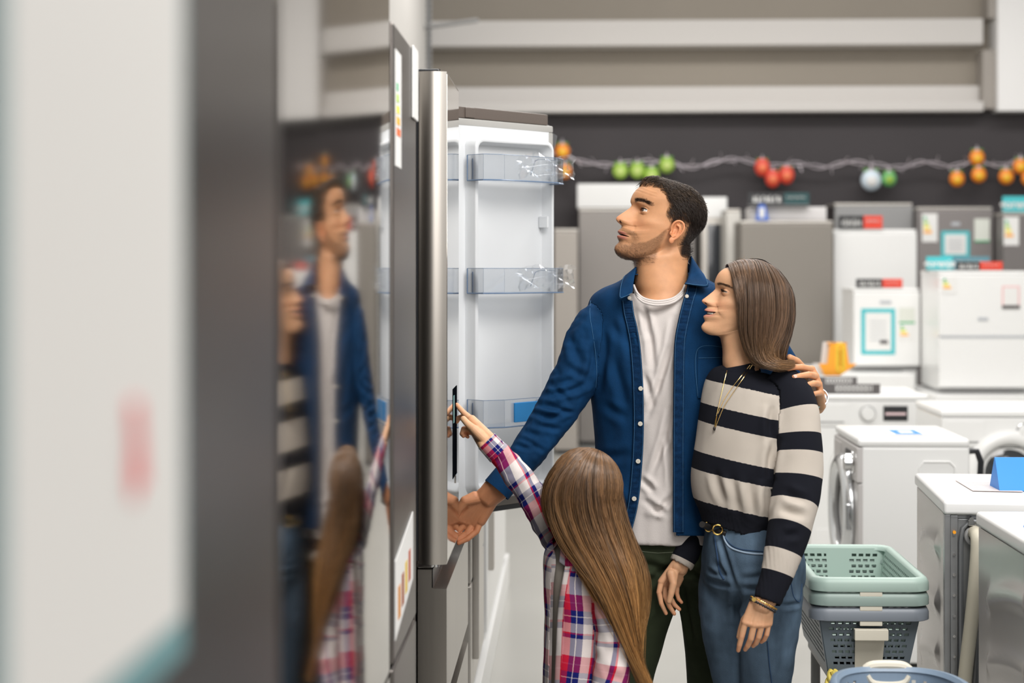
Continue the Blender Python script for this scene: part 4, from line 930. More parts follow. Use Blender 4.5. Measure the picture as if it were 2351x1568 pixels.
def ear_G(c, sgn, sc=1.0, sk=(.6, .33, .2)):
    """ear attached at c (mm, head-local), side sgn; built as blobs then remeshed"""
    g = G(); S = sc
    def p(x, z, o): return Vector(((c[0]-x*S)/1000, sgn*(c[1]+o*S)/1000, (c[2]+z*S)/1000))
    hel = [(-2, 2, 3), (-6, 12, 5), (-3, 25, 8), (6, 32, 10), (17, 30, 13), (23, 19, 15), (22, 5, 14), (16, -8, 11), (9, -18, 8), (3, -25, 6)]
    g.tube([p(*q) for q in cr(hel, 36)], list(.0030*S+np.zeros(36)), 10)
    ant = [(5, 20, 8), (12, 18, 10), (15, 8, 10.5), (12, -4, 9), (5, -11, 7.5), (1, -12, 7)]
    g.tube([p(*q) for q in cr(ant, 24)], .0026*S, 8)
    bowl = []
    for i in range(9):
        t = i/8; row = []
        for j in range(20):
            a = 2*PI*j/20; x = 8+13.5*t*math.cos(a)-(1.5*math.sin(a)*t); z = 3+ (25 if math.sin(a) > 0 else 20)*t*math.sin(a)+0
            row.append(p(x, z, 1.0+8.0*t**2+ .22*(x-2)))
        bowl.append(row)
    g.grid(bowl, closed=True)
    inner = [[q+Vector((0, -sgn*.0045, 0)) for q in r] for r in bowl]; g.grid(inner, closed=True, flip=True)
    g.grid([bowl[-1], inner[-1]], closed=True)
    g.ball(p(4.5, -21, 6.5), .0078*S, 16, (1, .5, 1.2)); g.ball(p(-3.5, -4, 5), .0042*S, 14, (.8, .8, 1.3))
    g.tube([p(6, -2, -4), p(6, 8, -4)], .008*S, 10)
    return g
def remesh(g, voxel, smooth=4, keep=None):
    """voxel remesh a G; returns verts, faces"""
    me = bpy.data.meshes.new('tmp'); me.from_pydata(g.v, [], g.f)
    o = bpy.data.objects.new('tmp', me); COL.objects.link(o)
    m = o.modifiers.new('r', 'REMESH'); m.mode = 'VOXEL'; m.voxel_size = voxel; m.adaptivity = 0
    if smooth: s = o.modifiers.new('s', 'SMOOTH'); s.factor = .5; s.iterations = smooth
    dg = bpy.context.evaluated_depsgraph_get(); e = o.evaluated_get(dg).to_mesh()
    v = np.empty(len(e.vertices)*3, np.float32); e.vertices.foreach_get('co', v); f = [tuple(p.vertices) for p in e.polygons]
    o.evaluated_get(dg).to_mesh_clear(); bpy.data.objects.remove(o); bpy.data.meshes.remove(me)
    return v.reshape(-1, 3).astype(float), f
def capsule(g, a, b, ra, rb, n=14):
    a, b = Vector(a), Vector(b); d = b-a; L = d.length
    if L < 1e-6: g.ball(a, ra, n); return
    d /= L; k = 6; pts = []; rr = []
    for i in range(k): t = (i/k)*PI/2; pts.append(a-d*ra*math.cos(t)); rr.append(max(1e-4, ra*math.sin(t)))
    for i in range(6): t = i/5; pts.append(a.lerp(b, t)); rr.append(ra+(rb-ra)*t)
    for i in range(1, k+1): t = PI/2-(i/k)*PI/2; pts.append(b+d*rb*math.cos(t)); rr.append(max(1e-4, rb*math.sin(t)))
    g.tube(pts, rr, n)
def hand_G(wrist, palm, fingers, thumb, rad=1.0, voxel=.0014, sk=(.6, .33, .2), forearm=None, nails=(), smooth=5, palm_r=.0125):
    """wrist: (centre, half-width vec); palm: list of 4 knuckle points; fingers: 4 lists of joints after the knuckle; thumb: joints from base.
    returns G with tint"""
    g = G(); W, hwv = Vector(wrist[0]), Vector(wrist[1]); pr = palm_r*rad
    kn = [Vector(p) for p in palm]
    ws = [W+hwv*(1-2*i/3) for i in range(4)]
    for i in range(4):
        capsule(g, ws[i], kn[i], pr*.98, pr*.88)
        if i < 3:
            capsule(g, (ws[i]+ws[i+1])/2, (kn[i]+kn[i+1])/2, pr*.98, pr*.8)
            capsule(g, kn[i], kn[i+1], pr*.82, pr*.82)
    fr_ = [.0088, .0090, .0086, .0076]
    for i, jo in enumerate(fingers):
        pts = [kn[i]]+[Vector(q) for q in jo]; r0 = fr_[i]*rad
        for k in range(len(pts)-1):
            ra = r0*(1.06-.10*k); rb = r0*(.99-.12*k)*(.92 if k == len(pts)-2 else 1); capsule(g, pts[k], pts[k+1], ra, rb)
            if 0 < k: g.ball(pts[k], ra*1.06, 12)
    pts = [Vector(q) for q in thumb]; tr = [.0150, .0120, .0102, .0092, .008]
    for k in range(len(pts)-1): capsule(g, pts[k], pts[k+1], tr[k]*rad, tr[k+1]*rad)
    if len(pts) > 2:
        capsule(g, (W+pts[0])/2, pts[1], pr, pr*.85); capsule(g, (kn[0]*2+W)/3, (pts[1]*1.5+pts[0])/2.5, pr*.7, pr*.62)
    if forearm:
        fa = [Vector(q) for q in forearm['pts']]; rr = forearm['r']
        hv = hwv.normalized(); hl = hwv.length
        for k in range(len(fa)-1):
            for s in (-1, 0, 1): capsule(g, fa[k]+hv*s*rr[k]*.35, fa[k+1]+hv*s*rr[k+1]*.35, rr[k]*.8, rr[k+1]*.8)
    v, f = remesh(g, voxel, smooth)
    # colours: knuckles and tips redder
    col = np.tile(np.array(sk), (len(v), 1)); red = np.array((sk[0]*1.05, sk[1]*.70, sk[2]*.62))
    for i, jo in enumerate(fingers):
        for k, q in enumerate([kn[i]]+[Vector(a) for a in jo]):
            d = np.linalg.norm(v-np.array(q), axis=1); wgt = np.exp(-(d/(.011*rad))**2)*(.35 if k < len(jo) else .55); col = col*(1-wgt[:, None])+red*wgt[:, None]
    out = G(); out.add(v, f, None, col)
    ng = G()
    for (tip, nrm, up, L) in nails:
        t, n_, u_ = Vector(tip), Vector(nrm).normalized(), Vector(up).normalized(); s_ = n_.cross(u_)
        rows = []
        for i in range(7):
            a = -1+2*i/6; wd = math.sqrt(max(0, 1-abs(a)**3.5))
            rows.append([t+u_*a*L+s_*b*L*.72*wd-n_*(b*b*.0012*wd*wd)-n_*(a*a*.0006) for b in (-1, -.5, 0, .5, 1)])
        ng.grid(rows)
    return out, ng
def strands(P_, rad, col, name, m, parent, sides=3, taper=True):
    """P_: [n,k,3] array of strand points -> one mesh of thin tubes; col [n,3]"""
    n, k, _ = P_.shape; T = np.gradient(P_, axis=1); T /= np.linalg.norm(T, axis=2, keepdims=True)+1e-9
    ref = np.where(np.abs(T[:, 0, 2:3]) < .9, np.array([0, 0, 1.]), np.array([1., 0, 0])); q = np.cross(T[:, 0], ref); N1 = np.empty_like(T)
    for i in range(k): q = q-T[:, i]*(q*T[:, i]).sum(1, keepdims=True); q /= np.linalg.norm(q, axis=1, keepdims=True)+1e-9; N1[:, i] = q
    N2 = np.cross(T, N1)
    rr = np.broadcast_to(np.asarray(rad), (n,))[:, None]*(np.clip(np.minimum(np.linspace(0, 1, k)*8+.6, (1-np.linspace(0, 1, k))*4+.12), 0, 1) if taper else np.ones(k))[None, :]
    V = np.stack([P_+rr[..., None]*(N1*math.cos(2*PI*s/sides)+N2*math.sin(2*PI*s/sides)) for s in range(sides)], 2).reshape(-1, 3)
    I = np.arange(n*k*sides).reshape(n, k, sides); a = I[:, :-1]; b = I[:, 1:]
    F = np.stack([a, np.roll(a, -1, 2), np.roll(b, -1, 2), b], -1).reshape(-1, 4)
    me = bpy.data.meshes.new(name); me.vertices.add(len(V)); me.vertices.foreach_set('co', V.astype(np.float32).ravel())
    me.loops.add(F.size); me.loops.foreach_set('vertex_index', F.astype(np.int32).ravel()); me.polygons.add(len(F)); me.polygons.foreach_set('loop_start', np.arange(0, F.size, 4, dtype=np.int32)); me.update(); me.validate()
    at = me.color_attributes.new('tint', 'FLOAT_COLOR', 'POINT'); C4 = np.ones((len(V), 4), np.float32); C4[:, :3] = np.repeat(col, k*sides, 0); at.data.foreach_set('color', C4.ravel())
    me.materials.append(m); me.shade_smooth()
    o = bpy.data.objects.new(name, me); COL.objects.link(o)
    if parent is not None: o.parent = parent
    return o
def xform(g, M): g.v = [tuple(M @ Vector(p)) for p in g.v]; return g
def xf_arr(P_, M):
    A = np.array(M)[:3, :3]; t = np.array(M)[:3, 3]; return P_ @ A.T+t
def head_matrix(ear, yaw, pitch, roll=0, s=1.0):
    """yaw: direction of the face in XY (radians from +X), pitch up"""
    return Matrix.Translation(ear) @ Matrix.Rotation(yaw, 4, 'Z') @ Matrix.Rotation(-pitch, 4, 'Y') @ Matrix.Rotation(roll, 4, 'X') @ Matrix.Scale(s, 4)
# ---------------------------------------------------------------- the man
MAN = thing('person', 'man in an open blue denim shirt over a white t-shirt, looking up', 'person', (.26, 4.88, 0))
YM = 4.86
MH = head_matrix(P(1521, 515, YM-.055)+Vector((0, .066, 0)), math.radians(180+17), math.radians(19), math.radians(0), 1.05)
neckM = [(44, -110, -96, -42, 57), (32, -124, -97, -64, 57), (23, -144, -104, -90, 60), (14, -170, -116, -118, 66), (2, -196, -130, -152, 74), (14, -226, -140, -186, 92)]
hg, hi = head_mesh(HEAD_M, neckM, SK_M, beard=True, mouth_open=2.5)
for s in (1, -1):
    eg = ear_G((-9, 71, -18), s, 1.0, SK_M); v, f = remesh(eg, .0011, 3); hg.add(v, f, None, np.tile(np.array((SK_M[0]*1.03, SK_M[1]*.86, SK_M[2]*.8)), (len(v), 1)))
ge, gl = eye_parts(hi, (1, .10, .12), iris=(.06, .034, .018))
MAN_BODY = xform(hg, MH)
wpo = lambda o, r: world_parent(o, r)
wpo(xform(ge, MH).build('eyes', M_eye, color=True), MAN); wpo(xform(gl, MH).build('eyelashes', M_lash), MAN)
tg = G()
for i in range(8):
    y = -.0175+.005*i; tg.box(.083-y*y*30, .091-y*y*30, y-.0024, y+.0024, -.0605, -.0545, .001)
wpo(xform(tg, MH).build('teeth', M_teeth), MAN)
M_hair_base = mat('hair_base', (.02, .014, .011), .95, tint=True, spec=.05, bump=.6, bscale=700, stretch=(1, 1, .3))
# hair: cap + strands
def scalp(info, maskf, lift, rng_n):
    V = info['V']; m = maskf(info['X'], info['Y'], info['Z'])
    return V, m
def man_hairline(X, Y, Z):
    ay = np.abs(Y)
    # side outline: hairline on temple, sideburn, around ear, nape
    fz = np.interp(ay, [0, 25, 42, 55, 66, 75], [75, 77, 80, 79, 66, 30])
    top = sm(-5, 5, Z-fz)
    bx = np.interp(Z, [-75, -55, -38, -24, -10, 12, 26, 40, 60, 80], [-62, -48, -36, -30, -24, 12, 22, 20, 17, 40])
    side = sm(8, -11, X-bx)*sm(-70, -48, Z+.35*(X+90))
    return np.clip(np.maximum(side, top*sm(36, 44, Z)), 0, 1)
V = hi['V']; X, Y_, Z = hi['X'], hi['Y'], hi['Z']; nr, nph = hi['nrow'], hi['nphi']
hm = man_hairline(X, Y_, Z)*(hi['TI'] < hi['nh']+3.2)
cen = np.array([-.01, 0, .03]); nd = V-cen; nd /= np.linalg.norm(nd, axis=1, keepdims=True)
topness = sm(46, 76, Z+.10*X)
lift_d = nd*(1-.75*topness[:, None])+np.array([.12, 0, 1.])*(.75*topness[:, None])
thick = (.0010+.004*topness+.004*sm(15, 50, Z)+.003*topness*sm(30, 80, X))*hm**1.5
cap = V+lift_d*thick[:, None]-nd*(.0012*(1-hm))[:, None]
gcap = G(); keep = hm.reshape(nr, nph) > .04
I = np.arange(nr*nph).reshape(nr, nph); a = I[:-1]; b = I[1:]
F = np.stack([a, np.roll(a, -1, 1), np.roll(b, -1, 1), b], -1); K = keep[:-1] & np.roll(keep[:-1], -1, 1) & keep[1:] & np.roll(keep[1:], -1, 1)
F = F[K]
used = np.unique(F); rm = -np.ones(len(V), int); rm[used] = np.arange(len(used))
rs = RNG.random(len(used))
fade = hm[used]*sm(-8, 56, Z[used]-.25*X[used]*0)
fade = np.clip(.12+.88*np.maximum(fade, sm(-40, -60, X[used])), 0, 1)*hm[used]
capcol = np.array(SK_M)*(1-fade[:, None])+np.array((.022, .015, .012))*fade[:, None]
gcap.add(cap[used], rm[F], None, capcol)
hair_cap = wpo(xform(gcap, MH).build('hair', M_hair_base, color=True, angle=180), MAN)
def grow(idx, dirf, Lf, k, lift, curl, base_off):
    p0 = V[idx]+lift_d[idx]*base_off[:, None]; n = nd[idx]; D = dirf(p0, n); L = Lf
    out = [p0]; d = D*1.0
    for i in range(1, k):
        t = i/(k-1); dd = D*(1-lift*(1-t))+n*lift*(1-t)+curl(t, p0, n); dd /= np.linalg.norm(dd, axis=1, keepdims=True); out.append(out[-1]+dd*(L/(k-1))[:, None])
    return np.stack(out, 1)
prob = hm*(1)/(hm.sum())
area_w = np.abs(np.gradient(V.reshape(nr, nph, 3), axis=0)).sum(2)*np.abs(np.gradient(V.reshape(nr, nph, 3), axis=1)).sum(2); area_w = area_w.ravel()
# sides and back: short, combed down and back
fd_ = np.clip(.06+.94*np.maximum(sm(-8, 58, Z)**1.4, sm(-42, -62, X)), 0, 1)*hm
sidem = hm*(1-.9*topness)*area_w*fd_; idx = RNG.choice(len(V), 15000, p=sidem/sidem.sum())
def side_dir(p, n):
    d = np.tile(np.array([-.75, 0, -.65]), (len(p), 1))+RNG.normal(0, .16, (len(p), 3)); d -= n*(d*n).sum(1, keepdims=True); return d/np.linalg.norm(d, axis=1, keepdims=True)
Ls = .004+.012*sm(-20, 60, Z[idx])*1.0+.006*sm(-30, -80, X[idx]); S1 = grow(idx, side_dir, Ls*RNG.uniform(.7, 1.3, len(idx)), 5, .42, lambda t, p, n: 0, thick[idx]*.8)
c0 = np.array((.026, .017, .013)); lum = RNG.uniform(.6, 1.9, (len(idx), 1))
strands(xf_arr(S1, MH), .00030, c0*lum, 'hair_strands', M_hair_dark, hair_cap)
# top: swept up and forward/back
tm = hm*topness*area_w; idx = RNG.choice(len(V), 15000, p=tm/tm.sum())
def top_dir(p, n):
    fx = sm(.05, .09, p[:, 0])[:, None]
    d = np.array([-.8, .30, .1])*(1-fx)+np.array([.25, .35, .9])*fx+RNG.normal(0, .13, (len(p), 3)); d -= n*(d*n).sum(1, keepdims=True)*.8; return d/np.linalg.norm(d, axis=1, keepdims=True)
Lt = (.014+.010*sm(20, 80, X[idx]))*RNG.uniform(.7, 1.25, len(idx))
S2 = grow(idx, top_dir, Lt, 8, .33, lambda t, p, n: -n*.55*t*t+np.array([-.5, .1, -.1])*sm(.03, .09, p[:, 0])[:, None]*t*t*1.4, thick[idx]*RNG.uniform(.3, .95, len(idx)))
lum = RNG.uniform(.6, 2.6, (len(idx), 1))
strands(xf_arr(S2, MH), .00042, np.array((.042, .027, .017))*lum, 'hair_strands', M_hair_dark, hair_cap)
# beard strands
bw = hi['beard']*area_w; idx = RNG.choice(len(V), 7000, p=bw/bw.sum())
def bd_dir(p, n):
    d = np.tile(np.array([.15, 0, -1.]), (len(p), 1))+RNG.normal(0, .3, (len(p), 3)); d[:, 1] += np.sign(p[:, 1])*.25*(p[:, 2] > -.05); d -= n*(d*n).sum(1, keepdims=True); return d/np.linalg.norm(d, axis=1, keepdims=True)
S3 = grow(idx, bd_dir, (.0022+.0045*sm(-75, -100, Z[idx]))*RNG.uniform(.7, 1.3, len(idx)), 4, .5, lambda t, p, n: 0, np.zeros(len(idx)))
lum = RNG.uniform(.5, 2.0, (len(idx), 1)); wpo(strands(xf_arr(S3, MH), .00016, np.array((.11, .055, .027))*lum, 'beard', M_hair, None), MAN)
# brows
bw = hi['brow']*area_w; idx = RNG.choice(len(V), 800, p=bw/bw.sum())
S4 = grow(idx, lambda p, n: (lambda d: d/np.linalg.norm(d, axis=1, keepdims=True))(np.column_stack([-.5*np.ones(len(p)), np.sign(p[:, 1])*.8, .25*np.ones(len(p))])+RNG.normal(0, .15, (len(p), 3))), .0055*RNG.uniform(.7, 1.2, len(idx)), 4, .2, lambda t, p, n: 0, np.zeros(len(idx)))
wpo(strands(xf_arr(S4, MH), .0002, np.array((.03, .017, .012))*RNG.uniform(.7, 1.6, (800, 1)), 'eyebrows', M_hair_dark, None), MAN)
# ---------------------------------------------------------------- garments and bodies
def V3(p): return P(*p)
def ellipse_ring(c, ax, ay_, ra, rb, m=48, p=2.2):
    out = []
    for j in range(m+1):
        t = 2*PI*j/m; cx, sx = math.cos(t), math.sin(t)
        out.append(c+ax*(math.copysign(abs(cx)**(2/p), cx)*ra)+ay_*(math.copysign(abs(sx)**(2/p), sx)*rb))
    return out
def torso_grid(spec, Y, yaw=0., tilt=0., n=90, m=64, grow_=0., p=2.35, lean=0.):
    """spec rows: (py, px, half width px, depth m[, dY]) -> list of rings, v metres"""
    A = [list(r)+[0]*(5-len(r)) for r in spec]; A = cr(A, n); rings = []; vv = []; prev = None; acc = 0
    ax = Vector((math.cos(yaw), math.sin(yaw), 0)); ay_ = Vector((-math.sin(yaw), math.cos(yaw), 0))
    for (py, px, hw, d, dY) in A:
        c = P(px, py, Y+dY); s = FPX/(Y+dY); ra = hw/s+grow_; rb = d+grow_
        rg = ellipse_ring(c, ax, ay_, ra, rb, m, p)
        rg = [q+Vector((0, 0, -tilt*(q.x-c.x))) for q in rg]
        if prev is not None: acc += (c-prev).length
        prev = c; rings.append(rg); vv.append(acc)
    return rings, vv
def limb_grid(pts, n=70, m=36, flat=.9, grow_=0., p=2.1):
    """pts: (px,py,Y,r metres)"""
    B = cr([tuple(P(a, b, c))+(r,) for a, b, c, r in pts], n); rings = []; vv = []; acc = 0
    for i in range(n):
        c = Vector(B[i][:3]); t = (Vector(B[min(i+1, n-1)][:3])-Vector(B[max(i-1, 0)][:3])).normalized()
        bx = t.cross(Vector((0, -1, 0)));
        if bx.length < .1: bx = t.cross(Vector((1, 0, 0)))
        bx.normalize(); by = t.cross(bx).normalized(); r = B[i][3]+grow_
        rings.append(ellipse_ring(c, bx, by, r, r*flat, m, p)); 
        if i: acc += (c-Vector(B[i-1][:3])).length
        vv.append(acc)
    return rings, vv
def solid(g, rings):
    g.grid([r[:-1] for r in rings], closed=True); n = len(rings[0])-1; k = len(g.v)-n*len(rings)
    g.f.append(tuple(range(k, k+n))[::-1]); g.f.append(tuple(range(len(g.v)-n, len(g.v))))
class Cloth:
    def __init__(s): s.g = G(); s.sv = []; s.sf = []; s.suv = []; s.sid = []
    def part(s, grid, v0=0., circ=None, extra_id=0):
        rings, vv = grid; solid(s.g, rings); m = len(rings[0]); n = len(rings); k = len(s.sv)
        for i, rg in enumerate(rings):
            per = sum((rg[j+1]-rg[j]).length for j in range(m-1)) if circ is None else circ
            for j, q in enumerate(rg): s.sv.append(q); s.suv.append((per*(j/(m-1)-.25), vv[i]+v0)); s.sid.append(extra_id)
        for i in range(n-1):
            for j in range(m-1): s.sf.append((k+i*m+j, k+i*m+j+1, k+(i+1)*m+j+1, k+(i+1)*m+j))
        return s
    def make(s, voxel=.0045, smooth=8):
        v, f = remesh(s.g, voxel, smooth); bv = BVHTree.FromPolygons([tuple(q) for q in s.sv], s.sf); SV = s.sv; uv = []; ids = []
        for p in v:
            co, nr, fi, d = bv.find_nearest(Vector(p)); q = s.sf[fi]; a, b, c, e = (SV[i] for i in q)
            # bilinear-ish inverse distance inside the quad
            du = (b-a); dv = (e-a); x = max(0, min(1, (co-a).dot(du)/max(1e-12, du.length_squared))); y = max(0, min(1, (co-a).dot(dv)/max(1e-12, dv.length_squared)))
            U = [s.suv[i] for i in q]
            uv.append(((U[0][0]*(1-x)+U[1][0]*x)*(1-y)+(U[3][0]*(1-x)+U[2][0]*x)*y, (U[0][1]*(1-x)+U[1][1]*x)*(1-y)+(U[3][1]*(1-x)+U[2][1]*x)*y)); ids.append(s.sid[q[0]])
        s.V = v; s.F = f; s.UV = np.array(uv); s.ID = np.array(ids)
        N = np.zeros_like(v); F = np.array([(q+(q[-1],))[:4] for q in f]); nn = np.cross(v[F[:, 2]]-v[F[:, 0]], v[F[:, 3]]-v[F[:, 1]])
        for k in range(4): np.add.at(N, F[:, k], nn)
        s.N = N/(np.linalg.norm(N, axis=1, keepdims=True)+1e-12); return s
    def fold(s, amp, sc, mask=None, seed=0., power=1.0):
        """sc: (fx,fy,fz) noise frequencies per metre"""
        h = np.array([noise.noise((p[0]*sc[0]+seed, p[1]*sc[1], p[2]*sc[2]))+.5*noise.noise((p[0]*sc[0]*2.1+seed+9, p[1]*sc[1]*2.1, p[2]*sc[2]*2.1)) for p in s.V])
        h = np.sign(h)*np.abs(h)**power
        if mask is not None: h = h*mask
        s.V = s.V+s.N*(h*amp)[:, None]; return s
    def crease(s, a, b, wdt, depth, taper=True):
        """linear crease between two world points"""
        a = np.array(a); b = np.array(b); d = b-a; L = (d**2).sum(); t = np.clip(((s.V-a)@d)/L, 0, 1); q = np.linalg.norm(s.V-(a+t[:, None]*d), axis=1)
        w_ = np.exp(-(q/wdt)**2)-.55*np.exp(-((q-1.9*wdt)/wdt)**2); s.V = s.V-s.N*(depth*w_*(np.sin(PI*np.clip(t*.9+.05, 0, 1)) if taper else 1))[:, None]; return s
    def crease_px(s, pts, wdt, depth):
        """crease along photo points dropped onto the surface"""
        if getattr(s, 'bvn', None) is None: s.bvn = BVHTree.FromPolygons([tuple(q) for q in s.V], s.F)
        W = []
        for (x, y) in cr(pts, 9):
            o = Vector((0, 0, CAMH)); d = (P(x, y, 5)-o).normalized(); h = s.bvn.ray_cast(o+d*3.3, d)
            if h[0] is not None: W.append(np.array(h[0]))
        if len(W) < 3: return s
        best = np.full(len(s.V), 9.); tt = np.zeros(len(s.V)); n = len(W)
        for i in range(n-1):
            d = W[i+1]-W[i]; L = (d**2).sum()+1e-12; t = np.clip(((s.V-W[i])@d)/L, 0, 1); q = np.linalg.norm(s.V-(W[i]+t[:, None]*d), axis=1); m = q < best; best = np.where(m, q, best); tt = np.where(m, (i+t)/(n-1), tt)
        w_ = np.exp(-(best/wdt)**2)-.6*np.exp(-((best-1.9*wdt)/wdt)**2); s.V = s.V-s.N*(depth*w_*np.sin(PI*np.clip(tt*.9+.05, 0, 1)))[:, None]; return s
    def G(s, drop=None, col=None):
        g = G(); f = s.F
        if drop is not None: f = [q for q in f if not all(drop[i] for i in q)]
        V = [tuple(p) for p in s.V]; UV = [tuple(u) for u in s.UV]; ids = s.ID
        if len(set(ids.tolist())) > 1:
            bvs = {}; dup = {}; ff = []
            for q in f:
                k = {int(ids[i]) for i in q}
                if len(k) == 1: ff.append(q); continue
                t = max(k); nq = []
                for i in q:
                    if ids[i] == t: nq.append(i); continue
                    if (i, t) not in dup:
                        if t not in bvs: sf = [r for r in s.sf if s.sid[r[0]] == t]; bvs[t] = (BVHTree.FromPolygons([tuple(z) for z in s.sv], sf), sf)
                        b, sf = bvs[t]; co, nr, fi, d = b.find_nearest(Vector(s.V[i])); r = sf[fi]; w_ = [1/(1e-4+(s.sv[a]-co).length) for a in r]; W = sum(w_)
                        dup[(i, t)] = len(V); V.append(V[i]); UV.append((sum(w_[a]*s.suv[r[a]][0] for a in range(4))/W, sum(w_[a]*s.suv[r[a]][1] for a in range(4))/W))
                    nq.append(dup[(i, t)])
                ff.append(tuple(nq))
            f = ff
        g.add(V, f, UV, [(1, 1, 1)]*len(V)); return g
def bridge(g, ra, rb, hint):
    """join two closed shells of one mesh by a small tunnel near hint (hidden inside the clothes)"""
    V = np.array(g.v)
    def pick(r, h):
        c = [(np.linalg.norm(V[list(g.f[i])].mean(0)-h), i) for i in range(*r) if len(g.f[i]) == 4]; return min(c)[1]
    ia = pick(ra, np.array(hint)); ib = pick(rb, V[list(g.f[ia])].mean(0)); a, b = list(g.f[ia]), list(g.f[ib])
    best = min(((sum(np.linalg.norm(V[a[k]]-V[bb[(k+s_) % 4]]) for k in range(4)), s_, rev) for rev, bb in ((0, b), (1, b[::-1])) for s_ in range(4)))
    bb = b[::-1] if best[2] else b; bb = bb[best[1]:]+bb[:best[1]]
    for k in range(4): g.f.append((a[k], a[(k+1) % 4], bb[(k+1) % 4], bb[k]))
    g.f[ia] = (a[0], a[1], bb[1], bb[0]); g.f[ib] = (a[2], a[3], bb[3], bb[2])
def join_body(bg, rng_head, rng_hands, parts, sk):
    """trunk and limbs under the clothes; head and hands are grown onto it"""
    q = G(); [solid(q, p[0]) for p in parts]; v, f = remesh(q, .011, 4); n0 = len(bg.f); bg.add(v, f, None, np.tile(np.array(sk), (len(v), 1))); core = (n0, len(bg.f))
    for rg, hint in [(rng_head[0], rng_head[1])]+rng_hands: bridge(bg, rg, core, hint)
def uv_mat(name, rough=.85, sheen=.3, bump=.35, bscale=1200, stretch=None, build=None, fuzz=0):
    m = mat(name, (1, 1, 1), rough, sheen=sheen, bump=bump, bscale=bscale, stretch=stretch); nt = m.node_tree; N = nt.nodes; L = nt.links
    at = N.new('ShaderNodeAttribute'); at.attribute_name = 'uvp'; sp = N.new('ShaderNodeSeparateXYZ'); L.new(at.outputs['Vector'], sp.inputs[0])
    L.new(build(N, L, sp.outputs[0], sp.outputs[1]), N['Principled BSDF'].inputs['Base Color']); return m
def ramp(N, L, src, period, stops, offset=0., wob=0.):
    a = N.new('ShaderNodeMath'); a.operation = 'MULTIPLY_ADD'; a.inputs[1].default_value = 1/period; a.inputs[2].default_value = offset+50; L.new(src, a.inputs[0])
    b = N.new('ShaderNodeMath'); b.operation = 'FRACT'; L.new(a.outputs[0], b.inputs[0])
    r = N.new('ShaderNodeValToRGB'); r.color_ramp.interpolation = 'CONSTANT'; e = r.color_ramp.elements
    while len(e) > 1: e.remove(e[-1])
    e[0].position = stops[0][0]; e[0].color = (*stops[0][1], 1)
    for (p_, c) in stops[1:]: q = e.new(p_); q.color = (*c, 1)
    L.new(b.outputs[0], r.inputs[0]); return r.outputs[0]
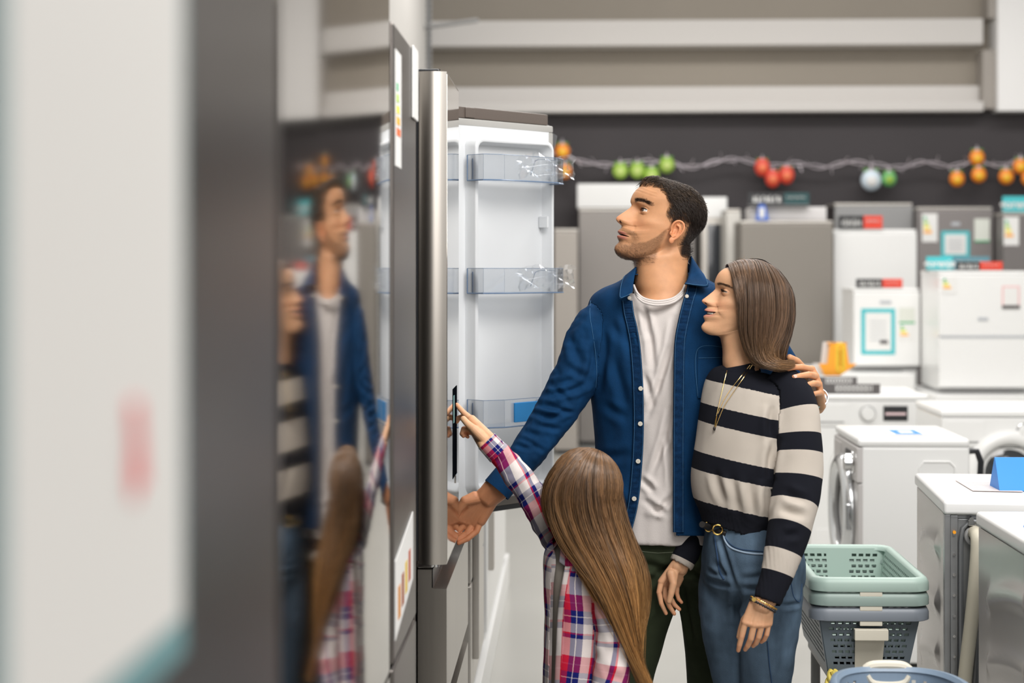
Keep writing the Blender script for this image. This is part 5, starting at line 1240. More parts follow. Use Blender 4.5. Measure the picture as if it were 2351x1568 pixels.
def hair_sheet(guides, n, k, name, m, parent, base=(.12, .06, .025), rad=.00045, inward=.015, jitter=.003, locks=60, tipc=None, lum=(.55, 1.7), under=None, toward=Vector((0, 1, 0)), swirl=0., ubias=None, seed=1, avoid=None, tip0=.25):
    """guides: list of polylines [(px,py,Y)...] of equal length; strands are interpolated between them"""
    R = np.random.default_rng(seed); Gd = np.array([[tuple(P(*q)) for q in gl] for gl in guides]); ng, kk, _ = Gd.shape
    dense = np.array([cr(Gd[i], k) for i in range(ng)])          # ng,k,3
    def at(u):
        x = np.clip(u, 0, .99999)*(ng-1); i = x.astype(int); f_ = (x-i)[:, None, None]
        g_ = lambda j: dense[np.clip(j, 0, ng-1)]
        p0, p1, p2, p3 = g_(i-1), g_(i), g_(i+1), g_(i+2)
        return .5*((2*p1)+(-p0+p2)*f_+(2*p0-5*p1+4*p2-p3)*f_**2+(-p0+3*p1-3*p2+p3)*f_**3)
    u = R.random(n) if ubias is None else ubias(R.random(n)); lk = (np.floor(u*locks)+.5)/locks+R.normal(0, .15/locks, n); t = np.linspace(0, 1, k)[None, :, None]
    Pu, Pl = at(u), at(lk); pull = .75*np.clip(t*1.6-.15, 0, 1)
    Pp = Pu*(1-pull)+Pl*pull
    lay = R.random(n)**1.5; off = (lay*inward)[:, None, None]*np.array(toward)[None, None, :]*np.clip(t*3, .15, 1)
    ph = R.uniform(0, 6.28, (n, 1, 1)); amp = R.normal(0, 1, (n, 1, 3))*jitter
    lph = (np.floor(u*locks)*2.399)[:, None, None]; loff = np.concatenate([np.sin(lph), np.cos(lph*1.7), np.sin(lph*.6)*.3], 2)*jitter*1.6
    Pp = Pp+off+amp*np.sin(t*5+ph)*np.clip(t*2.5, 0, 1)+loff*np.clip(t*2, 0, 1)*(1+swirl*np.sin(t*9+lph))
    def push(Q, m_):
        if avoid is None: return Q
        Mw, cc, rr_ = avoid; Mi = Mw.inverted(); q = xf_arr(Q.reshape(-1, 3), Mi)-np.array(cc); d = np.sqrt(((q/np.array(rr_))**2).sum(1)); f2 = np.where(d < m_, m_/np.maximum(d, .3), 1.)
        return xf_arr(q*f2[:, None]+np.array(cc), Mw).reshape(Q.shape)
    if avoid is not None: Pp = push(Pp, np.repeat(1.03+.09*(1-lay)+.02*R.random(n), k))
    lockl = .95+.22*np.sin(u*locks*1.7+1.3*np.sin(u*locks*.6))+.13*np.sin(u*locks*4.3+2)
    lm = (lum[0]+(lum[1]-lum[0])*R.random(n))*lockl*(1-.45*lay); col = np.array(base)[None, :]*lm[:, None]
    o = strands(Pp, rad*R.uniform(.7, 1.3, n), col, name, m, parent)
    if tipc is not None:
        me = o.data; c = np.empty(len(me.vertices)*4, np.float32); me.color_attributes['tint'].data.foreach_get('color', c); c = c.reshape(n, k, 3, 4)
        tt = np.clip((np.linspace(0, 1, k)-tip0)/.6, 0, 1)[None, :, None, None]; tc = np.array(tipc)[None, None, None, :]*lm[:, None, None, None]
        c[..., :3] = c[..., :3]*(1-tt)+tc*tt; me.color_attributes['tint'].data.foreach_set('color', c.astype(np.float32).ravel())
    if under is not None:
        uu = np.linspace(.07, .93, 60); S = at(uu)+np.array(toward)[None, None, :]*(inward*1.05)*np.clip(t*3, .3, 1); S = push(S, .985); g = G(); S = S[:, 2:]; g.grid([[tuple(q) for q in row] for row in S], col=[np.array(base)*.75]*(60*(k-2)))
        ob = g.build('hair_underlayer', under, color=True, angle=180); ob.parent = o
    return o
def shoe(root, heel, toe, m, sole, wd=.048, name='shoe'):
    h, t = Vector(heel), Vector(toe); d = (t-h).normalized(); s_ = Vector((-d.y, d.x, 0)); L = (t-h).length; g = G(); rows = []
    for i in range(26):
        u = i/25; c = h+d*L*u; wq = wd*math.sqrt(max(.02, 1-((u-.5)/.53)**4))*(.85+.2*math.sin(u*PI*.8)); hq = (.085-.05*sm(.25, .8, np.array([u]))[0])*math.sqrt(max(.03, 1-((u-.5)/.52)**6))
        rows.append([c+s_*math.cos(a)*wq+Vector((0, 0, .018+max(0, math.sin(a))*hq)) for a in [PI*j/14 for j in range(15)]])
    g.grid(rows); g.f.append(tuple(range(15))); g.f.append(tuple(range(25*15, 26*15))[::-1]); o = wpo(g.build(name, m), root)
    g = G(); pl = [tuple((h+d*L*(.5-.52*math.cos(a))+s_*math.sin(a)*wd*1.05)[:2]) for a in [2*PI*j/40 for j in range(40)]]; g.prism(pl, .0, .022, 'Z'); s2 = g.build('sole', sole, smooth=False); world_parent(s2, root)
    return o
# ---- man: clothes, arms, hands
M_denim = mat('denim', (.0032, .034, .100), .85, spec=.15, bump=.5, bscale=900, var=.22, vscale=26, stretch=(1, 1, .5))
M_denimd = mat('denim_seam', (.0026, .024, .073), .85, spec=.15, bump=.6, bscale=500, var=.3, vscale=90)
M_denimi = mat('denim_inside', (.012, .05, .12), .85)
M_stitch = mat('pale_stitch', (.04, .14, .28), .8)
M_tee = mat('white_cotton', (.66, .61, .585), .85, spec=.2, bump=.35, bscale=700, var=.03, vscale=20)
M_olive = mat('olive_cotton', (.026, .034, .018), .9, spec=.15, bump=.4, bscale=800, var=.2, vscale=12)
M_sole = mat('white_sole', (.7, .68, .64), .5)
M_button = mat('shell_button', (.62, .58, .50), .3)
tspec = [(634, 1522, 72, .062, .0), (648, 1523, 102, .072), (664, 1524, 138, .085), (688, 1525, 164, .10), (735, 1525, 172, .112), (800, 1525, 171, .12), (870, 1526, 166, .122), (960, 1528, 159, .116), (1060, 1532, 158, .112), (1150, 1535, 161, .116), (1232, 1538, 164, .12)]
YAW = math.radians(-14)
# t-shirt
c = Cloth(); c.part(torso_grid(tspec[2:]+[(1240, 1539, 164, .12)], YM, YAW, grow_=-.012)); c.make(.005, 10)
zc_ = c.V[:, 2]; c.fold(.0045, (16, 16, 3.5), sm(1.42, 1.2, zc_), 3.); 
for (a, b) in (((1478, 1150), (1515, 1172)), ((1480, 1165), (1530, 1178)), ((1484, 960), (1536, 800)), ((1496, 1090), (1540, 940)), ((1470, 1100), (1500, 1130)), ((1482, 720), (1498, 840)), ((1548, 730), (1520, 860)), ((1500, 1180), (1540, 1140)), ((1478, 860), (1494, 930)), ((1475, 700), (1484, 770)), ((1530, 1000), (1541, 1120))):
    c.crease_px([a, ((a[0]+b[0])/2+4, (a[1]+b[1])/2), b], .0075, .008)
# neckline: ribbed band following the neck
g = G(); ring = []
for j in range(60):
    a = 2*PI*j/60; ring.append(P(1515, 668, YM-.03)+Vector((math.cos(a)*.066, math.sin(a)*.080, -.026*max(0, -math.sin(a))+.018*max(0, math.sin(a)))))
def px_of(v):
    d = v-np.array([0, 0, CAMH]); f_ = -math.sin(ALPHA)*d[:, 0]+math.cos(ALPHA)*d[:, 1]; r_ = math.cos(ALPHA)*d[:, 0]+math.sin(ALPHA)*d[:, 1]
    return 1175.5+FPX*r_/f_, HY-FPX*d[:, 2]/f_
NR = [(1463, 672), (1475, 683), (1492, 689), (1512, 691), (1535, 688), (1552, 681), (1566, 668)]
qx, qy = px_of(c.V); td = (qx > 1450) & (qx < 1580) & (qy < np.interp(qx, [a for a, b in NR], [b for a, b in NR])+4)
tee = wpo(c.G(td).build('t_shirt', M_tee, angle=180), MAN)
g = G(); pts = [P(x, y, YM-.098-.012*math.sin(PI*i/6)) for i, (x, y) in enumerate(NR)]
pts = [P(1455, 655, YM-.06)]+pts+[P(1572, 655, YM-.06)]
for off in (0, .0055, .011): g.tube([tuple(p) for p in cr([(q[0], q[1]-off*.25, q[2]-off) for q in pts], 50)], .0032, 8)
wpo(g.build('neckband', M_tee), MAN)
# trousers
c = Cloth()
c.part(torso_grid([(1190, 1537, 146, .10), (1240, 1540, 148, .108), (1280, 1545, 138, .105), (1312, 1552, 112, .09), (1335, 1555, 66, .06)], YM+.01, YAW, grow_=.0))
c.part(limb_grid([(1502, 1275, 4.85, .088), (1485, 1380, 4.86, .079), (1462, 1480, 4.88, .070), (1440, 1600, 4.90, .062), (1425, 1740, 4.93, .056), (1415, 1850, 4.96, .052)]))
c.part(limb_grid([(1600, 1275, 4.88, .090), (1622, 1380, 4.90, .080), (1630, 1480, 4.91, .072), (1632, 1600, 4.92, .063), (1632, 1740, 4.94, .057), (1634, 1850, 4.96, .052)]))
c.make(.006, 8); c.fold(.006, (10, 10, 5), None, 5.); 
for (a, b) in (((1465, 1290), (1530, 1310)), ((1480, 1340), (1540, 1300)), ((1560, 1330), (1590, 1480)), ((1470, 1420), (1500, 1370)), ((1565, 1300), (1620, 1330))): c.crease_px([a, ((a[0]+b[0])/2, (a[1]+b[1])/2), b], .011, .010)
wpo(c.G().build('trousers', M_olive, angle=180), MAN)
g = G(); g.tube([tuple(P(x, y, YM-.117)) for x, y in ((1458, 1262), (1480, 1267), (1510, 1270), (1545, 1268))], .0012, 5); wpo(g.build('trouser_seam', mat('olive_seam', (.05, .06, .035), .8)), MAN)
shoe(MAN, P(1412, 1830, 5.02).xy.to_3d()*1, P(1380, 1830, 4.76).xy.to_3d(), M_sole, M_sole)
shoe(MAN, P(1636, 1830, 5.02).xy.to_3d(), P(1640, 1830, 4.75).xy.to_3d(), M_sole, M_sole)
# denim shirt
c = Cloth()
c.part(torso_grid([(628, 1523, 70, .066, .01)]+tspec[1:-1]+[(1222, 1538, 166, .122)], YM, YAW, grow_=.008))
arm1 = [(1408, 742, 4.87, .058), (1372, 752, 4.86, .064), (1343, 800, 4.85, .0615), (1322, 862, 4.84, .062), (1290, 922, 4.83, .058), (1250, 985, 4.81, .053), (1207, 1042, 4.79, .0455), (1170, 1088, 4.775, .040), (1146, 1118, 4.765, .0375)]
arm2 = [(1645, 735, 4.88, .058), (1705, 755, 4.90, .060), (1765, 810, 4.96, .056), (1815, 885, 5.01, .050), (1838, 915, 4.96, .044), (1856, 925, 4.88, .038), (1868, 925, 4.84, .034)]
c.part(limb_grid(arm1), extra_id=1); c.part(limb_grid(arm2), extra_id=2)
c.make(.0042, 6)
XY = c.V; ism = (c.ID == 1)
c.fold(.0042, (9, 9, 6), None, 1.); c.fold(.0035, (30, 30, 30), ism*1., 2.)
def px_of(v):
    d = v-np.array([0, 0, CAMH]); f_ = -math.sin(ALPHA)*d[:, 0]+math.cos(ALPHA)*d[:, 1]; r_ = math.cos(ALPHA)*d[:, 0]+math.sin(ALPHA)*d[:, 1]
    return 1175.5+FPX*r_/f_, HY-FPX*d[:, 2]/f_
for (a, b, w_, dd) in (((1235, 905), (1300, 900), .008, .006), ((1225, 925), (1290, 935), .008, .006), ((1215, 945), (1280, 960), .007, .006), ((1250, 885), (1325, 868), .008, .005), ((1240, 960), (1300, 945), .007, .006), ((1195, 985), (1240, 1000), .007, .004), ((1290, 900), (1345, 880), .009, .006), ((1180, 1020), (1225, 1030), .006, .004),
        ((1350, 880), (1365, 780), .010, .008), ((1375, 900), (1390, 760), .012, .006), ((1400, 740), (1440, 790), .012, .004), ((1380, 1050), (1450, 1040), .012, .004), ((1385, 930), (1440, 960), .012, .004), ((1600, 1000), (1580, 1180), .012, .005), ((1300, 840), (1352, 870), .009, .005), ((1262, 880), (1310, 925), .007, .005), ((1305, 770), (1340, 850), .012, .005), ((1255, 930), (1318, 948), .006, .005), ((1230, 975), (1290, 985), .006, .004), ((1205, 1010), (1250, 1035), .006, .004), ((1160, 1065), (1190, 1085), .005, .003), ((1400, 800), (1440, 950), .014, .005), ((1390, 1100), (1440, 1180), .012, .004), ((1430, 720), (1450, 830), .010, .005)):
    c.crease_px([a, ((a[0]+b[0])/2+3, (a[1]+b[1])/2+3), b], w_, dd*1.05)
# opening between the plackets: (z, x left, x right)
opn = [(640, 1455, 1578), (672, 1452, 1570), (700, 1452, 1568), (740, 1462, 1556), (790, 1470, 1548), (890, 1477, 1546), (1000, 1478, 1545), (1100, 1472, 1545), (1160, 1464, 1545), (1222, 1450, 1545), (1250, 1445, 1545)]
oz = [P(0, r[0], YM-.12).z for r in opn]; ol = [P(r[1], 0, YM-.12).x for r in opn]; orr = [P(r[2], 0, YM-.12).x for r in opn]
zq = c.V[:, 2]; xl = np.interp(-zq, [-z for z in oz], ol)-.010; xr = np.interp(-zq, [-z for z in oz], orr)+.010
drop = (c.V[:, 1] < YM-.02) & (c.V[:, 0] > xl) & (c.V[:, 0] < xr)
# also open at the bottom, around the neck and at the cuff end
hemz = P(0, 1219, YM-.12).z; drop |= (zq < hemz) & (c.ID == 0)
nb = P(1522, 640, YM); drop |= (np.hypot(c.V[:, 0]-nb.x, c.V[:, 1]-nb.y) < .072) & (zq > P(0, 668, YM).z) & (c.ID == 0)
we = P(1146, 1118, 4.765); wd_ = (we-P(1170, 1088, 4.775)).normalized(); drop |= ((c.V-np.array(we))@np.array(wd_) > .004) & ism
sg = c.G(drop); shirt = sg.build('denim_shirt', M_denim, angle=180); wpo(shirt, MAN)
md = shirt.modifiers.new('s', 'SOLIDIFY'); md.thickness = .0022; md.offset = -1
# placket ribbons snapped to the shirt front
bvc = BVHTree.FromPolygons([tuple(q) for q in c.V], c.F)
def snap(px, py, lift=.002, Y0=None):
    o = Vector((0, 0, CAMH)); d = (P(px, py, 5)-o).normalized(); h = bvc.ray_cast(o+d*3.5, d)
    if h[0] is None or h[0].y > YM+.02: return P(px, py, YM-.118)
    return h[0]-d*lift
def hit(px, py):
    o = Vector((0, 0, CAMH)); d = (P(px, py, 5)-o).normalized(); h = bvc.ray_cast(o+d*3.5, d); return h[0] is not None and h[0].y < YM+.05
def ribbon(pa, pb, n, lift, th=.0022, puck=.0012):
    A_, B_ = cr(pa, n), cr(pb, n); rows = []
    for i in range(n):
        p_, q_ = snap(*A_[i], lift), snap(*B_[i], lift); w_ = puck*math.sin(i*1.9)+puck*.6*math.sin(i*.83)
        rows.append([p_+Vector((0, th, 0)), p_]+[p_.lerp(q_, t)+Vector((0, -w_*math.sin(PI*t)-.0008, 0)) for t in (.2, .4, .6, .8)]+[q_, q_+Vector((0, th, 0))])
    return rows
Lp = [(1452, 690), (1456, 720), (1464, 755), (1471, 800), (1477, 890), (1478, 1000), (1472, 1100), (1464, 1165), (1450, 1222)]
g = G(); g.grid(ribbon([(x, y) for x, y in Lp], [(x-25, y) for x, y in Lp], 150, .0035)); pl1 = wpo(g.build('button_placket', M_denimd, angle=80), MAN)
Rp = [(1578, 652), (1574, 672), (1568, 690), (1557, 735), (1548, 790), (1546, 890), (1545, 1000), (1545, 1100), (1545, 1222)]
g = G(); g.grid(ribbon([(x, y) for x, y in Rp], [(x+26, y) for x, y in Rp], 150, .0035)); pl2 = wpo(g.build('buttonhole_placket', M_denimd, angle=80), MAN)
def stitch(pts, lift=.0055, r_=.0006, n=60, nm='stitching', m=M_stitch):
    q_ = [tuple(snap(*p_, lift)) for p_ in cr(pts, n) if hit(*p_)]
    if len(q_) > 2: g = G(); g.tube(q_, r_, 5); return wpo(g.build(nm, m), MAN)
stitch([(x-22, y) for x, y in Lp]); stitch([(x+23, y) for x, y in Rp]); stitch([(x-2, y) for x, y in Lp], .006); stitch([(x+3, y) for x, y in Rp], .006)
for (x, y) in ((1474, 892), (1473, 973), (1468, 1059), (1459, 1145)):
    q = snap(x-3, y, .007); g = G(); g.cyl((0, 0, 0), .0062, .0022, 'Y', 20, bev=.0006); g.v = [tuple(Vector(p)+q) for p in g.v]; b_ = wpo(g.build('button', M_button), MAN)
    g = G()
    for (a, b) in ((-.0013, -.0013), (.0013, -.0013), (-.0013, .0013), (.0013, .0013)): g.cyl((q.x+a, q.y-.0012, q.z+b), .0005, .0006, 'Y', 6)
    world_parent(g.build('button_holes', M_denimd), MAN)
for (x, y) in ((1577, 680), (1445, 684)):
    q = snap(x, y, .008); g = G(); g.cyl((q.x, q.y, q.z), .005, .003, 'Y', 16, bev=.0006); wpo(g.build('button', M_button), MAN)
# shoulder, armhole and sleeve seams
stitch([(1356, 690), (1354, 720), (1360, 760), (1366, 800), (1370, 850), (1368, 890)], .0012, n=12); stitch([(1345, 676), (1380, 655), (1425, 640)], .0012); stitch([(1600, 640), (1640, 655), (1665, 680)], .0012)
stitch([(1310, 1010), (1275, 1050), (1240, 1085), (1205, 1112)], .0012, .0005); 
# chest pocket (his left)
pk = [(1602, 802), (1676, 800), (1678, 905), (1660, 915), (1620, 915), (1604, 902)]
g = G(); gr = []
for i in range(12):
    row = []
    for j in range(12):
        row.append(snap(1602+76*j/11, 802+112*i/11, .003))
    gr.append(row)
g.grid(gr); wpo(g.build('chest_pocket', M_denim, angle=80), MAN)
stitch([(1602, 910), (1602, 802), (1676, 800)], .0045); stitch([(1604, 822), (1676, 820)], .0045)
# collar: stand and two turned-down leaves, drawn on the shirt
def leaf(outer, inner, nm):
    n = 30; A_ = cr([tuple(P(*q)) for q in inner], n); B_ = cr([tuple(P(*q)) for q in outer], n); rows = []
    for t in np.linspace(0, 1, 9):
        rows.append([Vector(A_[i]*(1-t)+B_[i]*t)+Vector((0, -.007*math.sin(PI*t), 0)) for i in range(n)])
    g = G(); g.grid(rows); o = g.build(nm, M_denim, angle=80); md = o.modifiers.new('s', 'SOLIDIFY'); md.thickness = .003; wpo(o, MAN)
    g = G(); e = [tuple(rows[-1][i]*.93+rows[0][i]*.07+Vector((0, -.0035, 0))) for i in range(n)]; g.tube(e, .0007, 5); wpo(g.build('stitching', M_stitch), MAN)
    return o
leaf([(1600, 640, YM+.03), (1612, 628, YM-.03), (1622, 640, YM-.09), (1626, 656, YM-.128), (1600, 655, YM-.133), (1573, 650, YM-.130)], [(1582, 600, YM+.06), (1587, 587, YM+.02), (1587, 600, YM-.02), (1582, 625, YM-.06), (1578, 640, YM-.09), (1571, 652, YM-.105)], 'collar_leaf')
leaf([(1440, 632, YM+.03), (1432, 635, YM-.03), (1424, 655, YM-.08), (1421, 684, YM-.118), (1434, 682, YM-.12), (1450, 672, YM-.12)], [(1466, 612, YM+.06), (1462, 610, YM+.0), (1459, 622, YM-.04), (1456, 640, YM-.07), (1454, 655, YM-.09), (1453, 668, YM-.105)], 'collar_leaf')
# back of the collar stand
g = G(); rows = []
for (dz, gr_) in ((0, .004), (.03, 0), (.035, .004), (.005, .018)):
    rows.append([tuple(Vector((nb.x+.003, nb.y, nb.z))+Vector((math.cos(a)*(.070+gr_), math.sin(a)*(.075+gr_), dz-.006+.034*max(0, math.sin(a)) ))) for a in [math.radians(-12+204*j/30) for j in range(31)]])
g.grid(rows); o = g.build('collar_stand', M_denim, angle=80); o.modifiers.new('s', 'SOLIDIFY').thickness = .002; wpo(o, MAN)
# cuff
def cuff(c0, c1, r0, r1, m, nm, flat=.85, lip=True, root=None):
    rg, _ = limb_grid([(c0[0], c0[1], c0[2], r0), ((c0[0]+c1[0])/2, (c0[1]+c1[1])/2, (c0[2]+c1[2])/2, (r0+r1)/2), (c1[0], c1[1], c1[2], r1)], 12, 40, flat)
    g = G(); inner = [[p_.lerp(sum(r_[:-1], Vector())/(len(r_)-1), .07) for p_ in r_] for r_ in (rg[-1], rg[6])]
    g.grid([r_[:-1] for r_ in rg+inner], closed=True, uv=[(.3*j/(len(rg[0])-1), .007*i+.02) for i in range(len(rg)+2) for j in range(len(rg[0])-1)]); return wpo(g.build(nm, m, angle=80), root)
cuff((1168, 1092, 4.772), (1140, 1125, 4.762), .0405, .0405, M_denim, 'cuff', .86, root=MAN)
cuff((1160, 928, 4.88), (1160, 928, 4.88), .001, .001, M_denim, 'cuff', root=MAN) if False else None
# body: head + neck + hands in one mesh
bg = MAN_BODY
rh = [(0, len(bg.f))]
def add_hand(bg, hand, rh): n0 = len(bg.f); bg.add(hand.v, hand.f, None, hand.col); rh.append((n0, len(bg.f)))
h1, n1 = hand_G((P(1119, 1142, 4.775), P(1108, 1133, 4.775)-P(1119, 1142, 4.775)),
    [P(1057, 1190, 4.795), P(1072, 1197, 4.800), P(1089, 1200, 4.797), P(1104, 1196, 4.790)],
    [[P(1036, 1205, 4.80), P(1020, 1212, 4.805), P(1010, 1208, 4.805)],
     [P(1050, 1222, 4.80), P(1030, 1232, 4.80), P(1016, 1228, 4.80)],
     [P(1072, 1225, 4.79), P(1052, 1238, 4.785), P(1036, 1240, 4.79)],
     [P(1094, 1220, 4.785), P(1074, 1237, 4.778), P(1053, 1247, 4.775)]],
    [P(1090, 1142, 4.775), P(1068, 1150, 4.768), P(1054, 1168, 4.772), P(1046, 1184, 4.78)], 1.13, .0014, (SK_M[0]*1.0, SK_M[1]*.86, SK_M[2]*.84),
    forearm=dict(pts=[P(1118, 1143, 4.775), P(1138, 1124, 4.768), P(1170, 1090, 4.775)], r=[.027, .031, .032]), palm_r=.0145)
add_hand(bg, h1, rh)
tipsN = []
def nail(tip, prev, r_=.008, L=.0065, tilt=Vector((0, -1, .35))):
    d = (Vector(tip)-Vector(prev)).normalized(); n_ = tilt-d*tilt.dot(d); n_.normalize(); return (Vector(tip)-d*.001+n_*(r_*.97), n_, d, L)
f2 = [[P(1840, 843, 4.652), P(1822, 843, 4.622), P(1810, 847, 4.608)], [P(1857, 860, 4.652), P(1838, 863, 4.620), P(1822, 866, 4.604)], [P(1868, 880, 4.655), P(1853, 884, 4.622), P(1840, 888, 4.606)], [P(1877, 903, 4.665), P(1867, 905, 4.635), P(1857, 909, 4.620)]]
h2, n2 = hand_G((P(1877, 915, 4.79), P(1868, 898, 4.79)-P(1877, 915, 4.79)),
    [P(1863, 848, 4.705), P(1872, 864, 4.705), P(1879, 882, 4.71), P(1883, 902, 4.72)], f2,
    [P(1862, 880, 4.78), P(1848, 852, 4.75), P(1830, 830, 4.715), P(1813, 821, 4.69)], 1.0, .0014, SK_M,
    nails=[nail(f[2], f[1], .0076) for f in f2], forearm=dict(pts=[P(1877, 915, 4.79), P(1872, 926, 4.83), P(1858, 925, 4.88)], r=[.024, .027, .028]))
add_hand(bg, h2, rh)
inset = lambda L, d, k=0: [(a, b, c_, max(.012, r-d)) for a, b, c_, r in (L[:-k] if k else L)]
join_body(bg, (rh[0], P(1522, 760, YM+.03)), [(rh[1], P(1170, 1090, 4.775)), (rh[2], P(1858, 925, 4.88))],
    [torso_grid([(690, 1524, 110, .07)]+tspec[4:], YM, YAW, grow_=-.035), limb_grid(inset(arm1, .020, 1)), limb_grid(inset(arm2, .018, 1)),
     limb_grid([(1502, 1240, 4.85, .06), (1485, 1380, 4.86, .055), (1440, 1600, 4.90, .04), (1415, 1835, 4.96, .032)]), limb_grid([(1600, 1240, 4.88, .06), (1622, 1380, 4.90, .055), (1632, 1600, 4.92, .04), (1634, 1835, 4.96, .032)])], SK_M)
wpo(bg.build('body', M_skin, color=True, angle=180), MAN)
wpo(n2.build('fingernails', mat('fingernail', (.74, .46, .38), .25)), MAN)
wt = thing('wristwatch', 'steel wristwatch on the wrist of the hand resting on the striped sweater', 'watch', tuple(P(1881, 915, 4.78)))
wc = P(1879, 914, 4.785); wa_ = (P(1872, 926, 4.83)-P(1877, 905, 4.76)).normalized()
Rm = wa_.to_track_quat('Z', 'Y').to_matrix().to_4x4()
g = G(); n_ = 22
for i in range(n_):
    a = 2*PI*i/n_; g.box(-.0045, .0045, -.0015, .0015, -.0085, .0085, .0008, 1, Matrix.Translation(wc) @ Rm @ Matrix.Rotation(a, 4, 'Z') @ Matrix.Translation((0, -.0250, 0)))
wpo(g.build('bracelet', M_chrome), wt)
g = G(); g.torus((0, 0, 0), .0155, .003, 'Z', 30, 8); g.cyl((0, 0, 0), .0155, .007, n=30); xform(g, Matrix.Translation(wc) @ Rm @ Matrix.Rotation(math.radians(70), 4, 'Z') @ Matrix.Translation((0, -.0285, 0)) @ Matrix.Rotation(PI/2, 4, 'X')); wpo(g.build('case', M_chrome), wt)
# ---------------------------------------------------------------- the woman
YW = 4.68
WOM = thing('person', 'smiling woman with long brown hair in a black and cream striped sweater and blue jeans', 'person', (.47, 4.68, 0))
WH = head_matrix(P(1706, 700, YW-.02)+Vector((0, .02, 0)), math.radians(180+7), math.radians(17), 0, .94)
neckW = [(36, -104, -78, -52, 47), (24, -120, -76, -74, 46), (14, -142, -78, -98, 46), (6, -168, -84, -128, 49), (-6, -196, -98, -158, 58)]
wg, wi = head_mesh(HEAD_F, neckW, SK_W, female=True, smile=True, mouth_open=4.6, scalpcol=(.09, .05, .028), lipcol=(.58, .22, .17), browcol=(.10, .05, .028))
for s in (1, -1):
    eg = ear_G((-6, 65, -14), s, .9, SK_W); v, f = remesh(eg, .0013, 3); wg.add(v, f, None, np.tile(np.array(SK_W), (len(v), 1)))
ge, gl = eye_parts(wi, (1, .05, .15), iris=(.09, .07, .04))
wpo(xform(ge, WH).build('eyes', M_eye, color=True), WOM)
b_l = G()
for (C_, r_, sgn, up, lo) in wi['eyes']:
    for i in range(2, 20):
        q = -13+26*i/19; z = up(q); d = math.hypot(q, z); rr = r_+1.9; p0 = Vector(((C_[0]+math.sqrt(max(1, rr*rr-min(d, rr-.5)**2)))/1000, (C_[1]+q*sgn)/1000, (C_[2]+z)/1000)); o = Vector((.0062, sgn*.0005*(i-7), .0002))
        b_l.tube([p0, p0+o*.6, p0+o+Vector((0, 0, .0022))], [.0007, .00055, .0002], 4)
gl.add(b_l.v, b_l.f); wpo(xform(gl, WH).build('eyelashes', M_lash), WOM)
tg = G()
for i in range(-5, 6):
    y = .0058*i*(1-abs(i)*.012); x = .0855-y*y*30; a = math.atan(2*26*y)
    tg.box(-.003, .003, -.0027, .0027, -.0085, .0, .0012, 2, Matrix.Translation((x, y, -.0445+abs(y)**2*6)) @ Matrix.Rotation(-a, 4, 'Z'))
wpo(xform(tg, WH).build('teeth', M_teeth), WOM)
bw = wi['brow']*np.ones(len(wi['X'])); V = wi['V']; nd = V/np.linalg.norm(V, axis=1, keepdims=True); lift_d = nd
idx = RNG.choice(len(V), 420, p=bw/bw.sum())
S4 = grow(idx, lambda p, n: (lambda d: d/np.linalg.norm(d, axis=1, keepdims=True))(np.column_stack([-.5*np.ones(len(p)), np.sign(p[:, 1])*.8, .2*np.ones(len(p))])+RNG.normal(0, .12, (len(p), 3))), .005*RNG.uniform(.7, 1.2, len(idx)), 4, .12, lambda t, p, n: 0, np.zeros(len(idx)))
wpo(strands(xf_arr(S4, WH), .0002, np.array((.09, .045, .026))*RNG.uniform(.6, 1.5, (420, 1)), 'eyebrows', M_hair, None), WOM)
wbody = xform(wg, WH); nwf = len(wbody.f)
# hair: near side, crown to ends
y0 = YW
near = [
 [(1676, 616, y0), (1680, 622, y0-.03), (1690, 650, y0-.060), (1700, 700, y0-.078), (1701, 750, y0-.082), (1712, 800, y0-.085), (1734, 836, y0-.09), (1775, 842, y0-.10), (1806, 838, y0-.075)],
 [(1690, 604, y0), (1698, 612, y0-.035), (1708, 650, y0-.072), (1714, 705, y0-.090), (1714, 760, y0-.095), (1724, 808, y0-.098), (1748, 834, y0-.105), (1790, 836, y0-.105), (1822, 832, y0-.07)],
 [(1712, 598, y0), (1722, 606, y0-.035), (1732, 650, y0-.080), (1735, 710, y0-.100), (1733, 768, y0-.104), (1738, 812, y0-.105), (1752, 836, y0-.11), (1785, 845, y0-.11), (1812, 844, y0-.08)],
 [(1730, 595, y0), (1744, 604, y0-.03), (1758, 650, y0-.080), (1762, 710, y0-.100), (1756, 768, y0-.104), (1754, 800, y0-.10), (1764, 826, y0-.10), (1792, 838, y0-.10), (1822, 840, y0-.07)],
 [(1745, 597, y0), (1764, 610, y0-.02), (1785, 655, y0-.068), (1790, 715, y0-.086), (1778, 768, y0-.092), (1764, 798, y0-.092), (1768, 820, y0-.09), (1790, 832, y0-.085), (1818, 836, y0-.06)],
 [(1758, 602, y0), (1782, 620, y0-.01), (1804, 662, y0-.045), (1808, 715, y0-.060), (1797, 765, y0-.065), (1782, 798, y0-.065), (1780, 818, y0-.06), (1786, 834, y0-.05), (1796, 842, y0-.045)],
 [(1768, 608, y0), (1797, 636, y0), (1817, 676, y0-.01), (1819, 722, y0-.015), (1811, 765, y0-.02), (1800, 798, y0-.025), (1796, 815, y0-.02), (1795, 826, y0-.01), (1796, 840, y0+.0)],
 [(1772, 612, y0+.02), (1798, 640, y0+.03), (1815, 680, y0+.03), (1815, 725, y0+.03), (1806, 768, y0+.02), (1796, 798, y0+.02), (1790, 815, y0+.02), (1788, 826, y0+.02), (1788, 842, y0+.03)]]
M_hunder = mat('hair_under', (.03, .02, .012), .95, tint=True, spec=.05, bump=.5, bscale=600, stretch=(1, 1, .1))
AVW = (WH, (-.010, 0, .022), (.1005, .0800, .0955))
